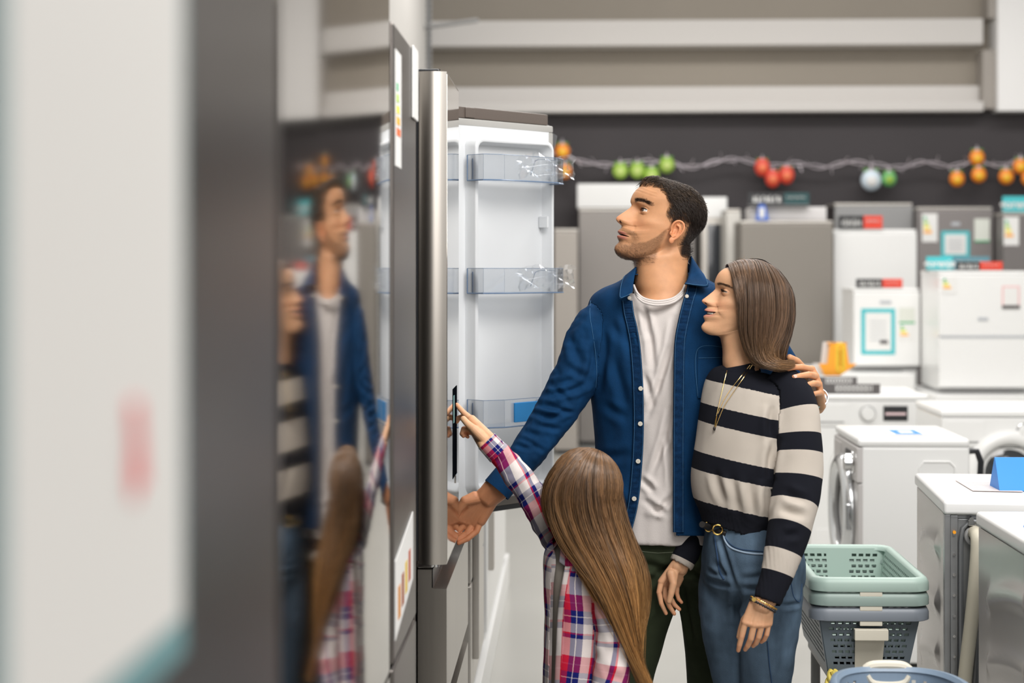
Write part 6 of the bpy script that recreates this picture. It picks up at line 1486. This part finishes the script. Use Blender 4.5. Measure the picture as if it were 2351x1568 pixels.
hw_ = hair_sheet(near, 15000, 28, 'hair', M_hair, None, avoid=AVW, tip0=.5, base=(.125, .070, .039), rad=.00036, inward=.016, jitter=.0028, locks=46, tipc=(.36, .20, .09), under=M_hunder, seed=3, lum=(.45, 1.7), toward=Vector((.1, 1, 0)), swirl=.5)
wpo(hw_, WOM)
far = [[(x+2, y-2, 2*y0-Y+.005) for x, y, Y in gl_] for gl_ in near[:7:2]]
far[0] = [(1674, 616, y0), (1672, 625, y0+.03), (1676, 650, y0+.06), (1668, 700, y0+.075), (1660, 750, y0+.08), (1658, 775, y0+.085), (1664, 800, y0+.085), (1672, 815, y0+.08), (1680, 822, y0+.07)]
hf = hair_sheet(far, 3000, 20, 'hair_far_side', M_hair, None, avoid=AVW, base=(.07, .036, .02), rad=.0006, inward=.012, jitter=.003, locks=30, under=None, seed=4, toward=Vector((0, -1, 0)))
wpo(hf, WOM)
# fine flyaway hairs above the parting
R_ = np.random.default_rng(11); n = 70; A = []
for i in range(n):
    u = R_.random(); p0 = P(1676+95*u, 612-18*math.sin(PI*min(1, u*1.25))+4*u, y0-.01+R_.normal(0, .02)); d = Vector((R_.normal(-.2+.6*u, .5), 0, R_.uniform(.1, .5))).normalized()*R_.uniform(.008, .026)
    A.append([tuple(p0+d*t+Vector((0, 0, -.008*t*t)) + Vector((.01*t*t*(u-.3), 0, 0))) for t in np.linspace(0, 1, 7)])
fl = strands(np.array(A), .00018, np.array((.24, .14, .07))*R_.uniform(.6, 1.3, (n, 1)), 'flyaway_hairs', M_hair, None); wpo(fl, WOM)
# ---- sweater
KB, KW = (.011, .012, .018), (.62, .555, .485)
def stripe_build(stops_, per=1.0):
    def b(N, L, U, Vv):
        return ramp(N, L, Vv, 2.0, stops_, 0)
    return b
# v is metres from the top of each piece; sleeves start at v = 1
def st(ls, v0=0.):
    out = []; c = KB
    for x in ls: out.append(((v0+x)/2.0, c)); c = KW if c is KB else KB
    return out
TS = st([0, .050, .110, .160, .235, .286, .361])
SS = st([0, .100, .158, .209, .268, .338, .404, .470, .530], 1.0)
M_sweater = uv_mat('striped_knit', .95, 0, .8, 900, (1, 1, 3), stripe_build(TS+SS))
M_sweater.node_tree.nodes['Principled BSDF'].inputs['Specular IOR Level'].default_value = .15
c = Cloth(); YAWW = math.radians(-25)
tor = [(848, 1712, 46, .046), (855, 1716, 66, .060), (868, 1724, 92, .078), (900, 1727, 110, .095), (960, 1722, 114, .11), (1040, 1714, 115, .118), (1110, 1708, 118, .12), (1160, 1706, 112, .116), (1195, 1706, 98, .108), (1232, 1706, 92, .104)]
c.part(torso_grid(tor, YW, YAWW, .20, p=2.15), 0.0)
armL = [(1775, 880, YW-.02, .058), (1810, 905, YW-.045, .060), (1828, 960, YW-.07, .062), (1834, 1040, YW-.095, .060), (1830, 1120, YW-.12, .060), (1816, 1200, YW-.16, .056), (1797, 1270, YW-.19, .048), (1780, 1330, YW-.21, .040), (1762, 1382, YW-.225, .034)]
armR = [(1680, 885, YW+.06, .05), (1655, 930, YW+.10, .052), (1632, 1020, YW+.13, .052), (1612, 1110, YW+.14, .052), (1598, 1180, YW+.12, .048), (1590, 1235, YW+.10, .041), (1572, 1280, YW+.085, .034), (1563, 1297, YW+.08, .031)]
c.part(limb_grid(armL, p=2.0), 1.0, extra_id=1); c.part(limb_grid(armR), .965, extra_id=2)
c.make(.0042, 7)
c.fold(.0055, (11, 11, 5), (c.ID == 0)*1., 8.); c.fold(.0045, (12, 12, 9), (c.ID > 0)*1., 12.)
for (a, b, w_, dd, Yq) in (((1775, 930), (1770, 1010), .010, .010, YW-.10), ((1780, 1010), (1768, 1100), .012, .012, YW-.12), ((1770, 1100), (1762, 1190), .012, .010, YW-.12), ((1640, 1080), (1670, 1160), .012, .006, YW-.1), ((1680, 1090), (1700, 1180), .012, .006, YW-.12), ((1720, 1100), (1735, 1190), .012, .006, YW-.12),
        ((1800, 1130), (1850, 1150), .010, .007, YW-.18), ((1790, 1170), (1850, 1185), .010, .007, YW-.2), ((1800, 1230), (1835, 1225), .009, .006, YW-.22)):
    c.crease_px([a, ((a[0]+b[0])/2-3, (a[1]+b[1])/2), b], w_, dd*1.2)
# ribbed cuff / hem: slight pull-in
rib = ((c.ID > 0) & (c.UV[:, 1] > 1.455)) | ((c.ID == 0) & (c.UV[:, 1] > .385)); a_ = np.arctan2(c.V[:, 1]-YW, c.V[:, 0]-.47); c.V += c.N*(np.sin(a_*160)*.0006*rib)[:, None]
qx, qy = px_of(c.V)
wq = P(1762, 1382, YW-.225); wd_ = (wq-P(1780, 1330, YW-.21)).normalized(); wq2 = P(1563, 1297, YW+.08); wd2 = (wq2-P(1572, 1280, YW+.085)).normalized()
drop = (((c.V-np.array(wq))@np.array(wd_) > -.002) & (c.ID == 1)) | (((c.V-np.array(wq2))@np.array(wd2) > -.002) & (c.ID == 2)) | ((c.ID == 0) & (c.V[:, 1] < YW+.03) & (qy > 1192+(qx-1605)*.33)) | ((c.ID == 0) & (qy > 1236))
o = wpo(c.G(drop).build('sweater', M_sweater, angle=180), WOM); o.modifiers.new('s', 'SOLIDIFY').thickness = .003
M_knitb = mat('black_knit', KB, .95, spec=.15, bump=.8, bscale=700, stretch=(1, 1, .2))
g = G(); nc = WH @ Vector((-.040, 0, -.172)); rows = []
for (dz, e) in ((-.016, .010), (-.004, .006), (.008, .003), (.012, .0), (.006, -.003)):
    rows.append([tuple(Vector((nc.x+math.cos(a)*(.050+e), nc.y+math.sin(a)*(.052+e), nc.z-.003+dz+.010*math.cos(a)))) for a in [2*PI*j/60 for j in range(60)]])
g.grid(rows, closed=True); wpo(g.build('neckband', M_knitb, angle=80), WOM)
# necklaces
M_fine = mat('gold_chain', (.72, .50, .20), .25, 1)
bvw = BVHTree.FromPolygons([tuple(q) for q in c.V], c.F)
def snapw(px, py, lift=.002, bv=None, Yd=None):
    o = Vector((0, 0, CAMH)); d = (P(px, py, 5)-o).normalized(); h = (bv or bvw).ray_cast(o+d*3.4, d)
    return (h[0]-d*lift) if h[0] is not None else P(px, py, Yd or YW-.1)
for pts in ([(1672, 840), (1664, 870), (1656, 905), (1648, 940), (1642, 968), (1640, 986)], [(1727, 838), (1705, 870), (1684, 900), (1664, 930), (1650, 962), (1641, 986)], [(1722, 838), (1698, 868), (1676, 896), (1662, 918), (1652, 940), (1648, 950)]):
    nk = thing('necklace', ('thin gold necklace strand falling from the left of the sweater neck', 'thin gold necklace strand with the dark drop pendant', 'inner thin gold necklace strand ending higher on the sweater')[[1672, 1727, 1722].index(pts[0][0])], 'necklace', tuple(snapw(*pts[-1])))
    g = G(); q_ = [snapw(*p_, .0035) for p_ in cr(pts, 44)]; g.tube([tuple(p+Vector((.0004*(i % 2), 0, 0))) for i, p in enumerate(q_)], .0009, 5); wpo(g.build('chain', M_fine), nk)
    if pts[0][0] == 1727:
        e = snapw(1640, 984, .006); g = G(); g.ball(e, .0042, 14, (.9, .6, 1.3)); wpo(g.build('pendant', M_lash), nk)
        g = G(); g.tube([tuple(snapw(1645, 955, .005)), tuple(snapw(1641, 980, .005))], .0016, 6); wpo(g.build('gold_bar', M_gold), nk)
# ---- jeans
M_jeans = mat('washed_jeans', (.075, .115, .165), .9, spec=.1, bump=.5, bscale=900, var=.42, vscale=16, stretch=(1, 1, .35))
M_jeansd = mat('jeans_seam', (.03, .06, .12), .85, spec=.15)
c = Cloth()
c.part(torso_grid([(1180, 1712, 88, .098), (1215, 1718, 98, .105), (1260, 1727, 114, .118), (1305, 1730, 118, .122), (1345, 1728, 112, .115), (1372, 1722, 86, .085)], YW, YAWW, 0, p=2.2))
c.part(limb_grid([(1758, 1300, YW-.03, .088), (1766, 1370, YW-.04, .086), (1765, 1430, YW-.04, .080), (1762, 1500, YW-.04, .073), (1757, 1568, YW-.03, .066), (1750, 1650, YW-.01, .058), (1746, 1760, YW+.01, .050), (1745, 1860, YW+.03, .045)], flat=.98), extra_id=1)
c.part(limb_grid([(1678, 1300, YW+.02, .078), (1668, 1370, YW+.02, .074), (1668, 1430, YW+.02, .068), (1676, 1500, YW+.03, .062), (1685, 1568, YW+.04, .056), (1690, 1650, YW+.05, .052), (1690, 1760, YW+.07, .047), (1690, 1850, YW+.09, .043)], flat=.98), extra_id=2)
c.make(.0045, 6); c.fold(.003, (14, 14, 18), None, 21.)
for (a, b, w_, dd) in (((1650, 1225), (1690, 1350), .006, .007), ((1692, 1345), (1698, 1440), .010, .010), ((1640, 1290), (1680, 1330), .008, .005), ((1700, 1330), (1770, 1318), .008, .004), ((1700, 1350), (1780, 1350), .008, .004), ((1620, 1330), (1680, 1345), .007, .005), ((1790, 1390), (1838, 1385), .006, .005), ((1625, 1310), (1660, 1320), .006, .004)):
    c.crease_px([a, ((a[0]+b[0])/2, (a[1]+b[1])/2+2), b], w_, dd*1.2)
wpo(c.G().build('jeans', M_jeans, angle=180), WOM)
bvj = BVHTree.FromPolygons([tuple(q) for q in c.V], c.F)
def jl(pts, r_, m, nm, lift=.001):
    g = G(); g.tube([tuple(snapw(*p_, lift, bvj)) for p_ in cr(pts, 50)], r_, 6); return wpo(g.build(nm, m), WOM)
jl([(1660, 1222), (1664, 1240), (1676, 1256), (1700, 1266), (1728, 1271), (1752, 1272)], .0022, mat('jeans_edge', (.28, .36, .46), .85), 'pocket_edge')
jl([(1664, 1234), (1678, 1250), (1702, 1261), (1752, 1266)], .0014, M_jeansd, 'pocket_seam'); jl([(1640, 1228), (1646, 1270), (1652, 1310), (1662, 1330)], .0026, M_jeansd, 'fly_seam')
jl([(1762, 1472), (1766, 1520), (1772, 1568)], .0016, M_jeansd, 'side_seam'); jl([(1815, 1328), (1822, 1368), (1836, 1380), (1841, 1340)], .0014, M_jeansd, 'back_pocket_seam')
bl = wpo(G().tube([tuple(snapw(x, y, -.003, bvj)) for x, y in ((1612, 1204), (1632, 1212), (1655, 1220), (1668, 1226))], .0085, 8).build('belt', mat('black_belt', (.012, .011, .011), .5)), WOM)
g = G(); bq = snapw(1648, 1216, .014, bvj); g.torus(tuple(bq), .0125, .0024, 'Y', 28, 8, 1.0); wpo(g.build('buckle', M_gold), WOM)
g = G(); bq = snapw(1627, 1209, .014, bvj); g.torus(tuple(bq), .010, .002, 'Y', 28, 8, 1.2); wpo(g.build('belt_ring', M_gold), WOM)
for x0, x1 in ((1690, 1650), (1747, 1745)): 
    pass
shoe(WOM, P(1692, 1830, YW+.14).xy.to_3d(), P(1660, 1830, YW-.06).xy.to_3d(), M_sole, M_sole, .042); shoe(WOM, P(1750, 1830, YW+.08).xy.to_3d(), P(1712, 1830, YW-.12).xy.to_3d(), M_sole, M_sole, .042)
# hands
YH = 4.455
hL, _ = hand_G((P(1748, 1392, YH), P(1729, 1386, YH)-P(1748, 1392, YH)),
    [P(1711, 1428, YH-.004), P(1731, 1434, YH-.008), P(1749, 1434, YH-.006), P(1765, 1431, YH+.004)],
    [[P(1703, 1460, YH), P(1698, 1480, YH+.006), P(1695, 1493, YH+.012)], [P(1724, 1466, YH-.002), P(1717, 1482, YH+.008), P(1711, 1491, YH+.02)], [P(1742, 1462, YH), P(1736, 1476, YH+.010), P(1729, 1483, YH+.022)], [P(1760, 1457, YH+.006), P(1755, 1468, YH+.014), P(1748, 1474, YH+.024)]],
    [P(1728, 1402, YH+.018), P(1710, 1424, YH+.034), P(1702, 1446, YH+.040), P(1698, 1462, YH+.040)], .90, .0014, SK_W, forearm=dict(pts=[P(1748, 1392, YH), P(1762, 1372, YH), P(1778, 1330, YH+.01)], r=[.023, .024, .027]), palm_r=.0125)
rh = [(0, nwf)]
add_hand(wbody, hL, rh)
YR = YW+.08
hR, _ = hand_G((P(1559, 1302, YR), P(1547, 1297, YR-.005)-P(1559, 1302, YR)),
    [P(1518, 1335, YR-.005), P(1526, 1342, YR+.012), P(1541, 1346, YR+.022), P(1555, 1342, YR+.026)],
    [[P(1513, 1360, YR-.008), P(1518, 1385, YR-.008), P(1529, 1408, YR-.004)], [P(1527, 1370, YR+.008), P(1537, 1392, YR+.006), P(1548, 1409, YR+.006)], [P(1538, 1370, YR+.020), P(1548, 1388, YR+.018), P(1560, 1399, YR+.016)], [P(1554, 1362, YR+.026), P(1558, 1375, YR+.024), P(1565, 1383, YR+.022)]],
    [P(1541, 1318, YR-.018), P(1546, 1340, YR-.026), P(1541, 1362, YR-.028), P(1536.5, 1380, YR-.026)], .86, .0014, SK_W, forearm=dict(pts=[P(1559, 1302, YR), P(1568, 1285, YR), P(1576, 1268, YR)], r=[.0225, .021, .019]), palm_r=.0125)
add_hand(wbody, hR, rh)
join_body(wbody, (rh[0], P(1712, 862, YW)), [(rh[1], P(1778, 1330, YH+.01)), (rh[2], P(1576, 1268, YR))],
    [torso_grid(tor[2:]+[(1290, 1727, 100, .10), (1340, 1727, 96, .095)], YW, YAWW, grow_=-.035), limb_grid(inset(armL, .022, 1)), limb_grid(inset(armR, .018, 1)),
     limb_grid([(1758, 1300, YW-.03, .06), (1765, 1430, YW-.04, .06), (1757, 1568, YW-.03, .05), (1745, 1840, YW+.03, .03)]), limb_grid([(1678, 1300, YW+.02, .055), (1668, 1430, YW+.02, .05), (1685, 1568, YW+.04, .042), (1690, 1830, YW+.09, .028)])], SK_W)
wpo(wbody.build('body', M_skin, color=True, angle=180), WOM)
# bracelets on the near wrist
bc = P(1752, 1387, YH); bd = (P(1778, 1330, YH+.01)-P(1748, 1392, YH)).normalized(); Rb = bd.to_track_quat('Z', 'Y').to_matrix().to_4x4()
br = thing('bracelet', 'gold link bracelet at the edge of the black cuff', 'bracelet', tuple(bc)); g = G(); g.torus((0, 0, .004), .0345, .0016, 'Z', 60, 8); 
for i in range(44):
    a = 2*PI*i/44; g.box(-.002, .002, -.0012, .0012, -.002, .002, .0005, 1, Matrix.Translation((math.cos(a)*.035, math.sin(a)*.035, .0035)) @ Matrix.Rotation(a, 4, 'Z'))
xform(g, Matrix.Translation(bc) @ Rb); wpo(g.build('links', M_gold), br)
e = snapw(1731, 1376, .004) ; g = G(); g.cyl(tuple(P(1731, 1376, YH-.036)), .0055, .003, 'Y', 20); wpo(g.build('medallion', M_gold), br)
b2 = thing('bracelet', 'black bead bracelet just below the gold one', 'bracelet', tuple(bc)); g = G()
for i in range(30):
    a = 2*PI*i/30; g.ball((math.cos(a)*.0335, math.sin(a)*.0335, -.0035), .0037, 10)
xform(g, Matrix.Translation(bc) @ Rb); wpo(g.build('beads', M_black), b2)
# ---------------------------------------------------------------- the girl
YG_ = 4.44
GIRL = thing('person', 'girl with very long light brown hair in a pink checked shirt, reaching up', 'person', (.06, 4.44, 0))
GH = head_matrix(P(1335, 1128, YG_)+Vector((0, 0, 0)), math.radians(180-32), math.radians(12), 0, .86)
neckG = [(30, -104, -78, -52, 45), (18, -122, -76, -76, 43), (8, -146, -78, -104, 44), (0, -172, -88, -134, 50)]
gg, gi = head_mesh(HEAD_F, neckG, SK_G, female=True, nphi=150, nrow=190, mouth_open=.6, scalpcol=(.17, .088, .038))
for s in (1, -1):
    eg = ear_G((-6, 65, -14), s, .9, SK_G); v, f = remesh(eg, .0016, 3); gg.add(v, f, None, np.tile(np.array(SK_G), (len(v), 1)))
ge, gl = eye_parts(gi, (1, 0, .1)); wpo(xform(ge, GH).build('eyes', M_eye, color=True), GIRL); wpo(xform(gl, GH).build('eyelashes', M_lash), GIRL)
gbody = xform(gg, GH); ngf = len(gbody.f)
yg = YG_
gh = [
 [(1362, 1043, yg), (1318, 1048, yg+.0), (1276, 1070, yg-.01), (1254, 1108, yg-.005), (1252, 1150, yg), (1263, 1185, yg-.01), (1275, 1215, yg-.02), (1290, 1245, yg-.04), (1330, 1310, yg-.08), (1385, 1400, yg-.11), (1440, 1490, yg-.12), (1494, 1585, yg-.11)],
 [(1364, 1042, yg), (1322, 1052, yg-.03), (1284, 1085, yg-.05), (1267, 1130, yg-.06), (1270, 1170, yg-.065), (1284, 1210, yg-.075), (1304, 1255, yg-.085), (1330, 1295, yg-.10), (1368, 1350, yg-.13), (1408, 1420, yg-.135), (1450, 1500, yg-.13), (1492, 1582, yg-.12)],
 [(1366, 1042, yg), (1338, 1054, yg-.045), (1310, 1095, yg-.075), (1300, 1140, yg-.085), (1308, 1185, yg-.09), (1325, 1230, yg-.10), (1348, 1275, yg-.115), (1374, 1325, yg-.135), (1402, 1385, yg-.145), (1430, 1450, yg-.14), (1460, 1520, yg-.13), (1490, 1582, yg-.12)],
 [(1369, 1042, yg), (1356, 1058, yg-.05), (1345, 1100, yg-.085), (1345, 1150, yg-.095), (1355, 1200, yg-.10), (1372, 1250, yg-.115), (1392, 1300, yg-.13), (1412, 1350, yg-.14), (1430, 1405, yg-.14), (1446, 1465, yg-.135), (1464, 1525, yg-.125), (1486, 1580, yg-.12)],
 [(1373, 1042, yg), (1376, 1060, yg-.045), (1380, 1105, yg-.075), (1386, 1155, yg-.085), (1396, 1205, yg-.09), (1412, 1255, yg-.10), (1428, 1305, yg-.115), (1440, 1355, yg-.12), (1448, 1410, yg-.12), (1456, 1470, yg-.115), (1466, 1530, yg-.11), (1482, 1578, yg-.11)],
 [(1378, 1043, yg), (1397, 1062, yg-.02), (1410, 1105, yg-.04), (1420, 1155, yg-.05), (1431, 1205, yg-.06), (1446, 1255, yg-.07), (1460, 1300, yg-.08), (1467, 1350, yg-.085), (1467, 1410, yg-.085), (1463, 1460, yg-.09), (1462, 1510, yg-.095), (1470, 1560, yg-.10)],
 [(1382, 1044, yg+.01), (1404, 1064, yg+.02), (1418, 1110, yg+.02), (1428, 1160, yg+.01), (1440, 1210, yg-.01), (1456, 1258, yg-.03), (1470, 1300, yg-.04), (1476, 1350, yg-.05), (1472, 1408, yg-.05), (1465, 1450, yg-.06), (1458, 1490, yg-.07), (1455, 1520, yg-.08)]]
AVG = (GH, (-.010, 0, .022), (.1010, .0805, .0960))
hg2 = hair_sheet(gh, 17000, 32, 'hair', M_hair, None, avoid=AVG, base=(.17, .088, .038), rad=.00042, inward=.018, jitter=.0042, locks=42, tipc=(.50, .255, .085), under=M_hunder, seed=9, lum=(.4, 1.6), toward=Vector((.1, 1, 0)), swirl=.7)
wpo(hg2, GIRL)
gfar = [[(x, y, 2*yg-Y+.01) for x, y, Y in gl_[:8]] for gl_ in (gh[0], gh[2], gh[3], gh[4], gh[6])]
gfar[0] = [(1364, 1043, yg), (1318, 1047, yg+.03), (1278, 1070, yg+.05), (1262, 1105, yg+.06), (1262, 1150, yg+.065), (1272, 1185, yg+.07), (1285, 1220, yg+.07), (1300, 1250, yg+.07)]
wpo(hair_sheet(gfar, 3500, 20, 'hair_far_side', M_hair, None, avoid=AVG, base=(.12, .06, .027), rad=.0006, inward=.01, jitter=.003, locks=26, under=None, seed=10, toward=Vector((0, -1, 0))), GIRL)
# ---- checked shirt
PW, PR, PN, PP, PK = (.78, .72, .70), (.62, .015, .05), (.010, .016, .16), (.42, .36, .50), (.70, .10, .16)
def plaid(N, L, U, Vv):
    seq = [(0, PW), (.22, PR), (.34, PK), (.36, PR), (.48, PN), (.57, PW), (.585, PN), (.69, PW), (.84, PR), (.87, PN), (.93, PW)]
    a = ramp(N, L, U, .150, seq); b = ramp(N, L, Vv, .150, seq, .31)
    mx = N.new('ShaderNodeMix'); mx.data_type = 'RGBA'; mx.blend_type = 'MIX'; mx.inputs[0].default_value = .5
    L.new(a, mx.inputs[6]); L.new(b, mx.inputs[7])
    m2 = N.new('ShaderNodeMix'); m2.data_type = 'RGBA'; m2.blend_type = 'MULTIPLY'; m2.inputs[0].default_value = .45; L.new(a, m2.inputs[6]); L.new(b, m2.inputs[7])
    m3 = N.new('ShaderNodeMix'); m3.data_type = 'RGBA'; m3.inputs[0].default_value = .35; L.new(mx.outputs[2], m3.inputs[6]); L.new(m2.outputs[2], m3.inputs[7])
    return m3.outputs[2]
M_plaid = uv_mat('checked_cotton', .9, 0, .4, 900, None, plaid); M_plaid.node_tree.nodes['Principled BSDF'].inputs['Specular IOR Level'].default_value = .15
gt = [(1228, 1322, 34, .036), (1242, 1324, 52, .048), (1262, 1330, 72, .062), (1290, 1334, 84, .075), (1330, 1338, 88, .082), (1400, 1342, 88, .082), (1480, 1344, 90, .085), (1560, 1346, 95, .09), (1660, 1348, 102, .095)]
YAWG = math.radians(30)
c = Cloth(); c.part(torso_grid(gt[1:], yg, YAWG, .0, p=2.2, grow_=-.008)); c.make(.0045, 6)
wpo(c.G().build('grey_t_shirt', mat('grey_cotton', (.34, .31, .27), .9, spec=.15, bump=.3, bscale=700), angle=180), GIRL)
c = Cloth(); c.part(torso_grid(gt, yg, YAWG, .10, p=2.2, grow_=.004))
gaL = [(1372, 1290, yg-.045, .040), (1392, 1312, yg-.060, .046), (1402, 1360, yg-.075, .047), (1408, 1420, yg-.088, .046), (1412, 1480, yg-.095, .045), (1406, 1545, yg-.10, .043), (1392, 1605, yg-.11, .040)]
gaR = [(1308, 1262, yg+.06, .046), (1276, 1215, yg+.085, .046), (1242, 1166, yg+.10, .042), (1208, 1118, yg+.11, .0385), (1172, 1072, yg+.115, .034), (1142, 1040, yg+.115, .029), (1119, 1015, yg+.115, .0255)]
c.part(limb_grid(gaL), .03, extra_id=1); c.part(limb_grid(gaR), .02, extra_id=2); c.make(.0038, 6)
c.fold(.005, (14, 14, 9), (c.ID == 0)*1., 31.); c.fold(.0065, (22, 22, 22), (c.ID > 0)*1., 33.)
qx, qy = px_of(c.V); ln = np.interp(qy, [1225, 1250, 1290, 1340, 1400, 1500, 1600], [1268, 1276, 1277, 1272, 1270, 1268, 1266]); rn = np.interp(qy, [1225, 1250, 1290, 1340, 1400, 1500, 1600], [1302, 1304, 1300, 1290, 1281, 1276, 1272])
we = P(1119, 1015, yg+.115); wd_ = (we-P(1142, 1040, yg+.115)).normalized()
drop = ((c.ID == 0) & (c.V[:, 1] < yg) & (qx > ln-7) & (qx < rn+7)) | (((c.V-np.array(we))@np.array(wd_) > -.002) & (c.ID == 2)) | ((c.ID == 0) & (np.hypot(c.V[:, 0]-P(1318, 0, yg).x, c.V[:, 1]-yg) < .034) & (c.V[:, 2] > P(0, 1240, yg).z))
o = wpo(c.G(drop).build('checked_shirt', M_plaid, angle=180), GIRL); o.modifiers.new('s', 'SOLIDIFY').thickness = .002
bvg = BVHTree.FromPolygons([tuple(q) for q in c.V], c.F)
def gl_strip(pts, wpx, nm, lift=.003):
    n = 60; A_ = cr(pts, n); g = G(); rows = []; uv = []
    for i in range(n):
        row = [snapw(A_[i][0]+wpx*t, A_[i][1], lift, bvg, yg-.08) for t in (0, .25, .5, .75, 1)]; rows.append([row[0]+Vector((0, .003, 0))]+row+[row[-1]+Vector((0, .003, 0))]); uv += [(.04*t, i*.006) for t in (0, 0, .25, .5, .75, 1, 1)]
    g.grid(rows, uv=uv); return wpo(g.build(nm, M_plaid, angle=80), GIRL)
gl_strip([(1300, 1262), (1297, 1300), (1289, 1345), (1281, 1400), (1276, 1500), (1272, 1590)], 14, 'button_placket'); gl_strip([(1272, 1262), (1276, 1290), (1271, 1340), (1269, 1400), (1267, 1500), (1265, 1590)], -13, 'button_placket')
# collar
def gcollar(pts_in, pts_out, nm='collar_leaf'):
    n = 24; A_ = cr([tuple(P(*q)) for q in pts_in], n); B_ = cr([tuple(P(*q)) for q in pts_out], n); g = G(); rows = []; uv = []
    for k in range(7):
        t = k/6; rows.append([Vector(A_[i]*(1-t)+B_[i]*t)+Vector((0, -.005*math.sin(PI*t), 0)) for i in range(n)]); uv += [(i*.005, .035*t) for i in range(n)]
    g.grid(rows, uv=uv); o = g.build(nm, M_plaid, angle=80); o.modifiers.new('s', 'SOLIDIFY').thickness = .0025; return wpo(o, GIRL)
gcollar([(1292, 1236, yg-.03), (1300, 1238, yg-.045), (1312, 1240, yg-.055), (1330, 1244, yg-.06)], [(1284, 1290, yg-.075), (1300, 1300, yg-.085), (1318, 1298, yg-.095), (1345, 1290, yg-.095)])
gcollar([(1290, 1232, yg-.01), (1284, 1232, yg+.01), (1282, 1236, yg+.03)], [(1266, 1262, yg-.045), (1258, 1262, yg-.01), (1256, 1258, yg+.02)])
cuff((1146, 1043, yg+.115), (1117, 1012, yg+.115), .0305, .0285, M_plaid, 'cuff', .9, root=GIRL)
cu = bpy.data.objects[-1] if False else None
# trousers and shoes (below the picture)
c = Cloth(); M_gp = mat('dark_leggings', (.03, .04, .08), .9, spec=.15)
c.part(torso_grid([(1590, 1348, 84, .078), (1640, 1350, 92, .09), (1690, 1350, 80, .08)], yg, YAWG)); c.part(limb_grid([(1322, 1660, yg, .058), (1320, 1750, yg, .05), (1322, 1840, yg, .042), (1325, 1945, yg+.01, .034)])); c.part(limb_grid([(1378, 1660, yg-.02, .058), (1380, 1750, yg-.02, .05), (1380, 1840, yg-.02, .042), (1382, 1945, yg-.01, .034)])); c.make(.006, 6)
wpo(c.G().build('leggings', M_gp, angle=180), GIRL)
shoe(GIRL, P(1350, 1900, yg-.04).xy.to_3d(), P(1290, 1900, yg+.06).xy.to_3d(), M_sole, M_sole, .034); shoe(GIRL, P(1405, 1900, yg-.06).xy.to_3d(), P(1345, 1900, yg+.03).xy.to_3d(), M_sole, M_sole, .034)
# pointing hand
Yh = 4.60
hg3, ng3 = hand_G((P(1121, 1018, 4.558), P(1131, 1010, 4.565)-P(1121, 1018, 4.558)),
    [P(1083, 963, 4.598), P(1080, 973, 4.612), P(1084, 984, 4.624), P(1091, 994, 4.630)],
    [[P(1066, 949, 4.606), P(1056, 938, 4.612), P(1049, 929, 4.618)],
     [P(1062, 957, 4.622), P(1053, 960, 4.630), P(1049, 968, 4.634)],
     [P(1065, 985, 4.632), P(1061, 996, 4.630), P(1064, 1001, 4.622)],
     [P(1074, 992, 4.636), P(1070, 999, 4.632), P(1074, 1003, 4.624)]],
    [P(1104, 1000, 4.565), P(1088, 985, 4.568), P(1074, 973, 4.574), P(1064, 962, 4.582)], .90, .0012, SK_G,
    nails=[], forearm=dict(pts=[P(1123, 1019, 4.558), P(1140, 1038, 4.556), P(1165, 1065, 4.555)], r=[.0195, .0195, .021]), palm_r=.0150)
rh = [(0, ngf)]
add_hand(gbody, hg3, rh)
join_body(gbody, (rh[0], P(1330, 1255, yg)), [(rh[1], P(1165, 1065, 4.555))],
    [torso_grid(gt[2:]+[(1700, 1350, 85, .08)], yg, YAWG, grow_=-.03), limb_grid(inset(gaL, .018)), limb_grid([(a, b, c_, max(.011, r-.017)) for a, b, c_, r in gaR[:-1]]),
     limb_grid([(1322, 1660, yg, .04), (1322, 1840, yg, .028), (1325, 1930, yg+.01, .022)]), limb_grid([(1378, 1660, yg-.02, .04), (1380, 1840, yg-.02, .028), (1382, 1930, yg-.01, .022)])], SK_G)
wpo(gbody.build('body', M_skin, color=True, angle=180), GIRL)
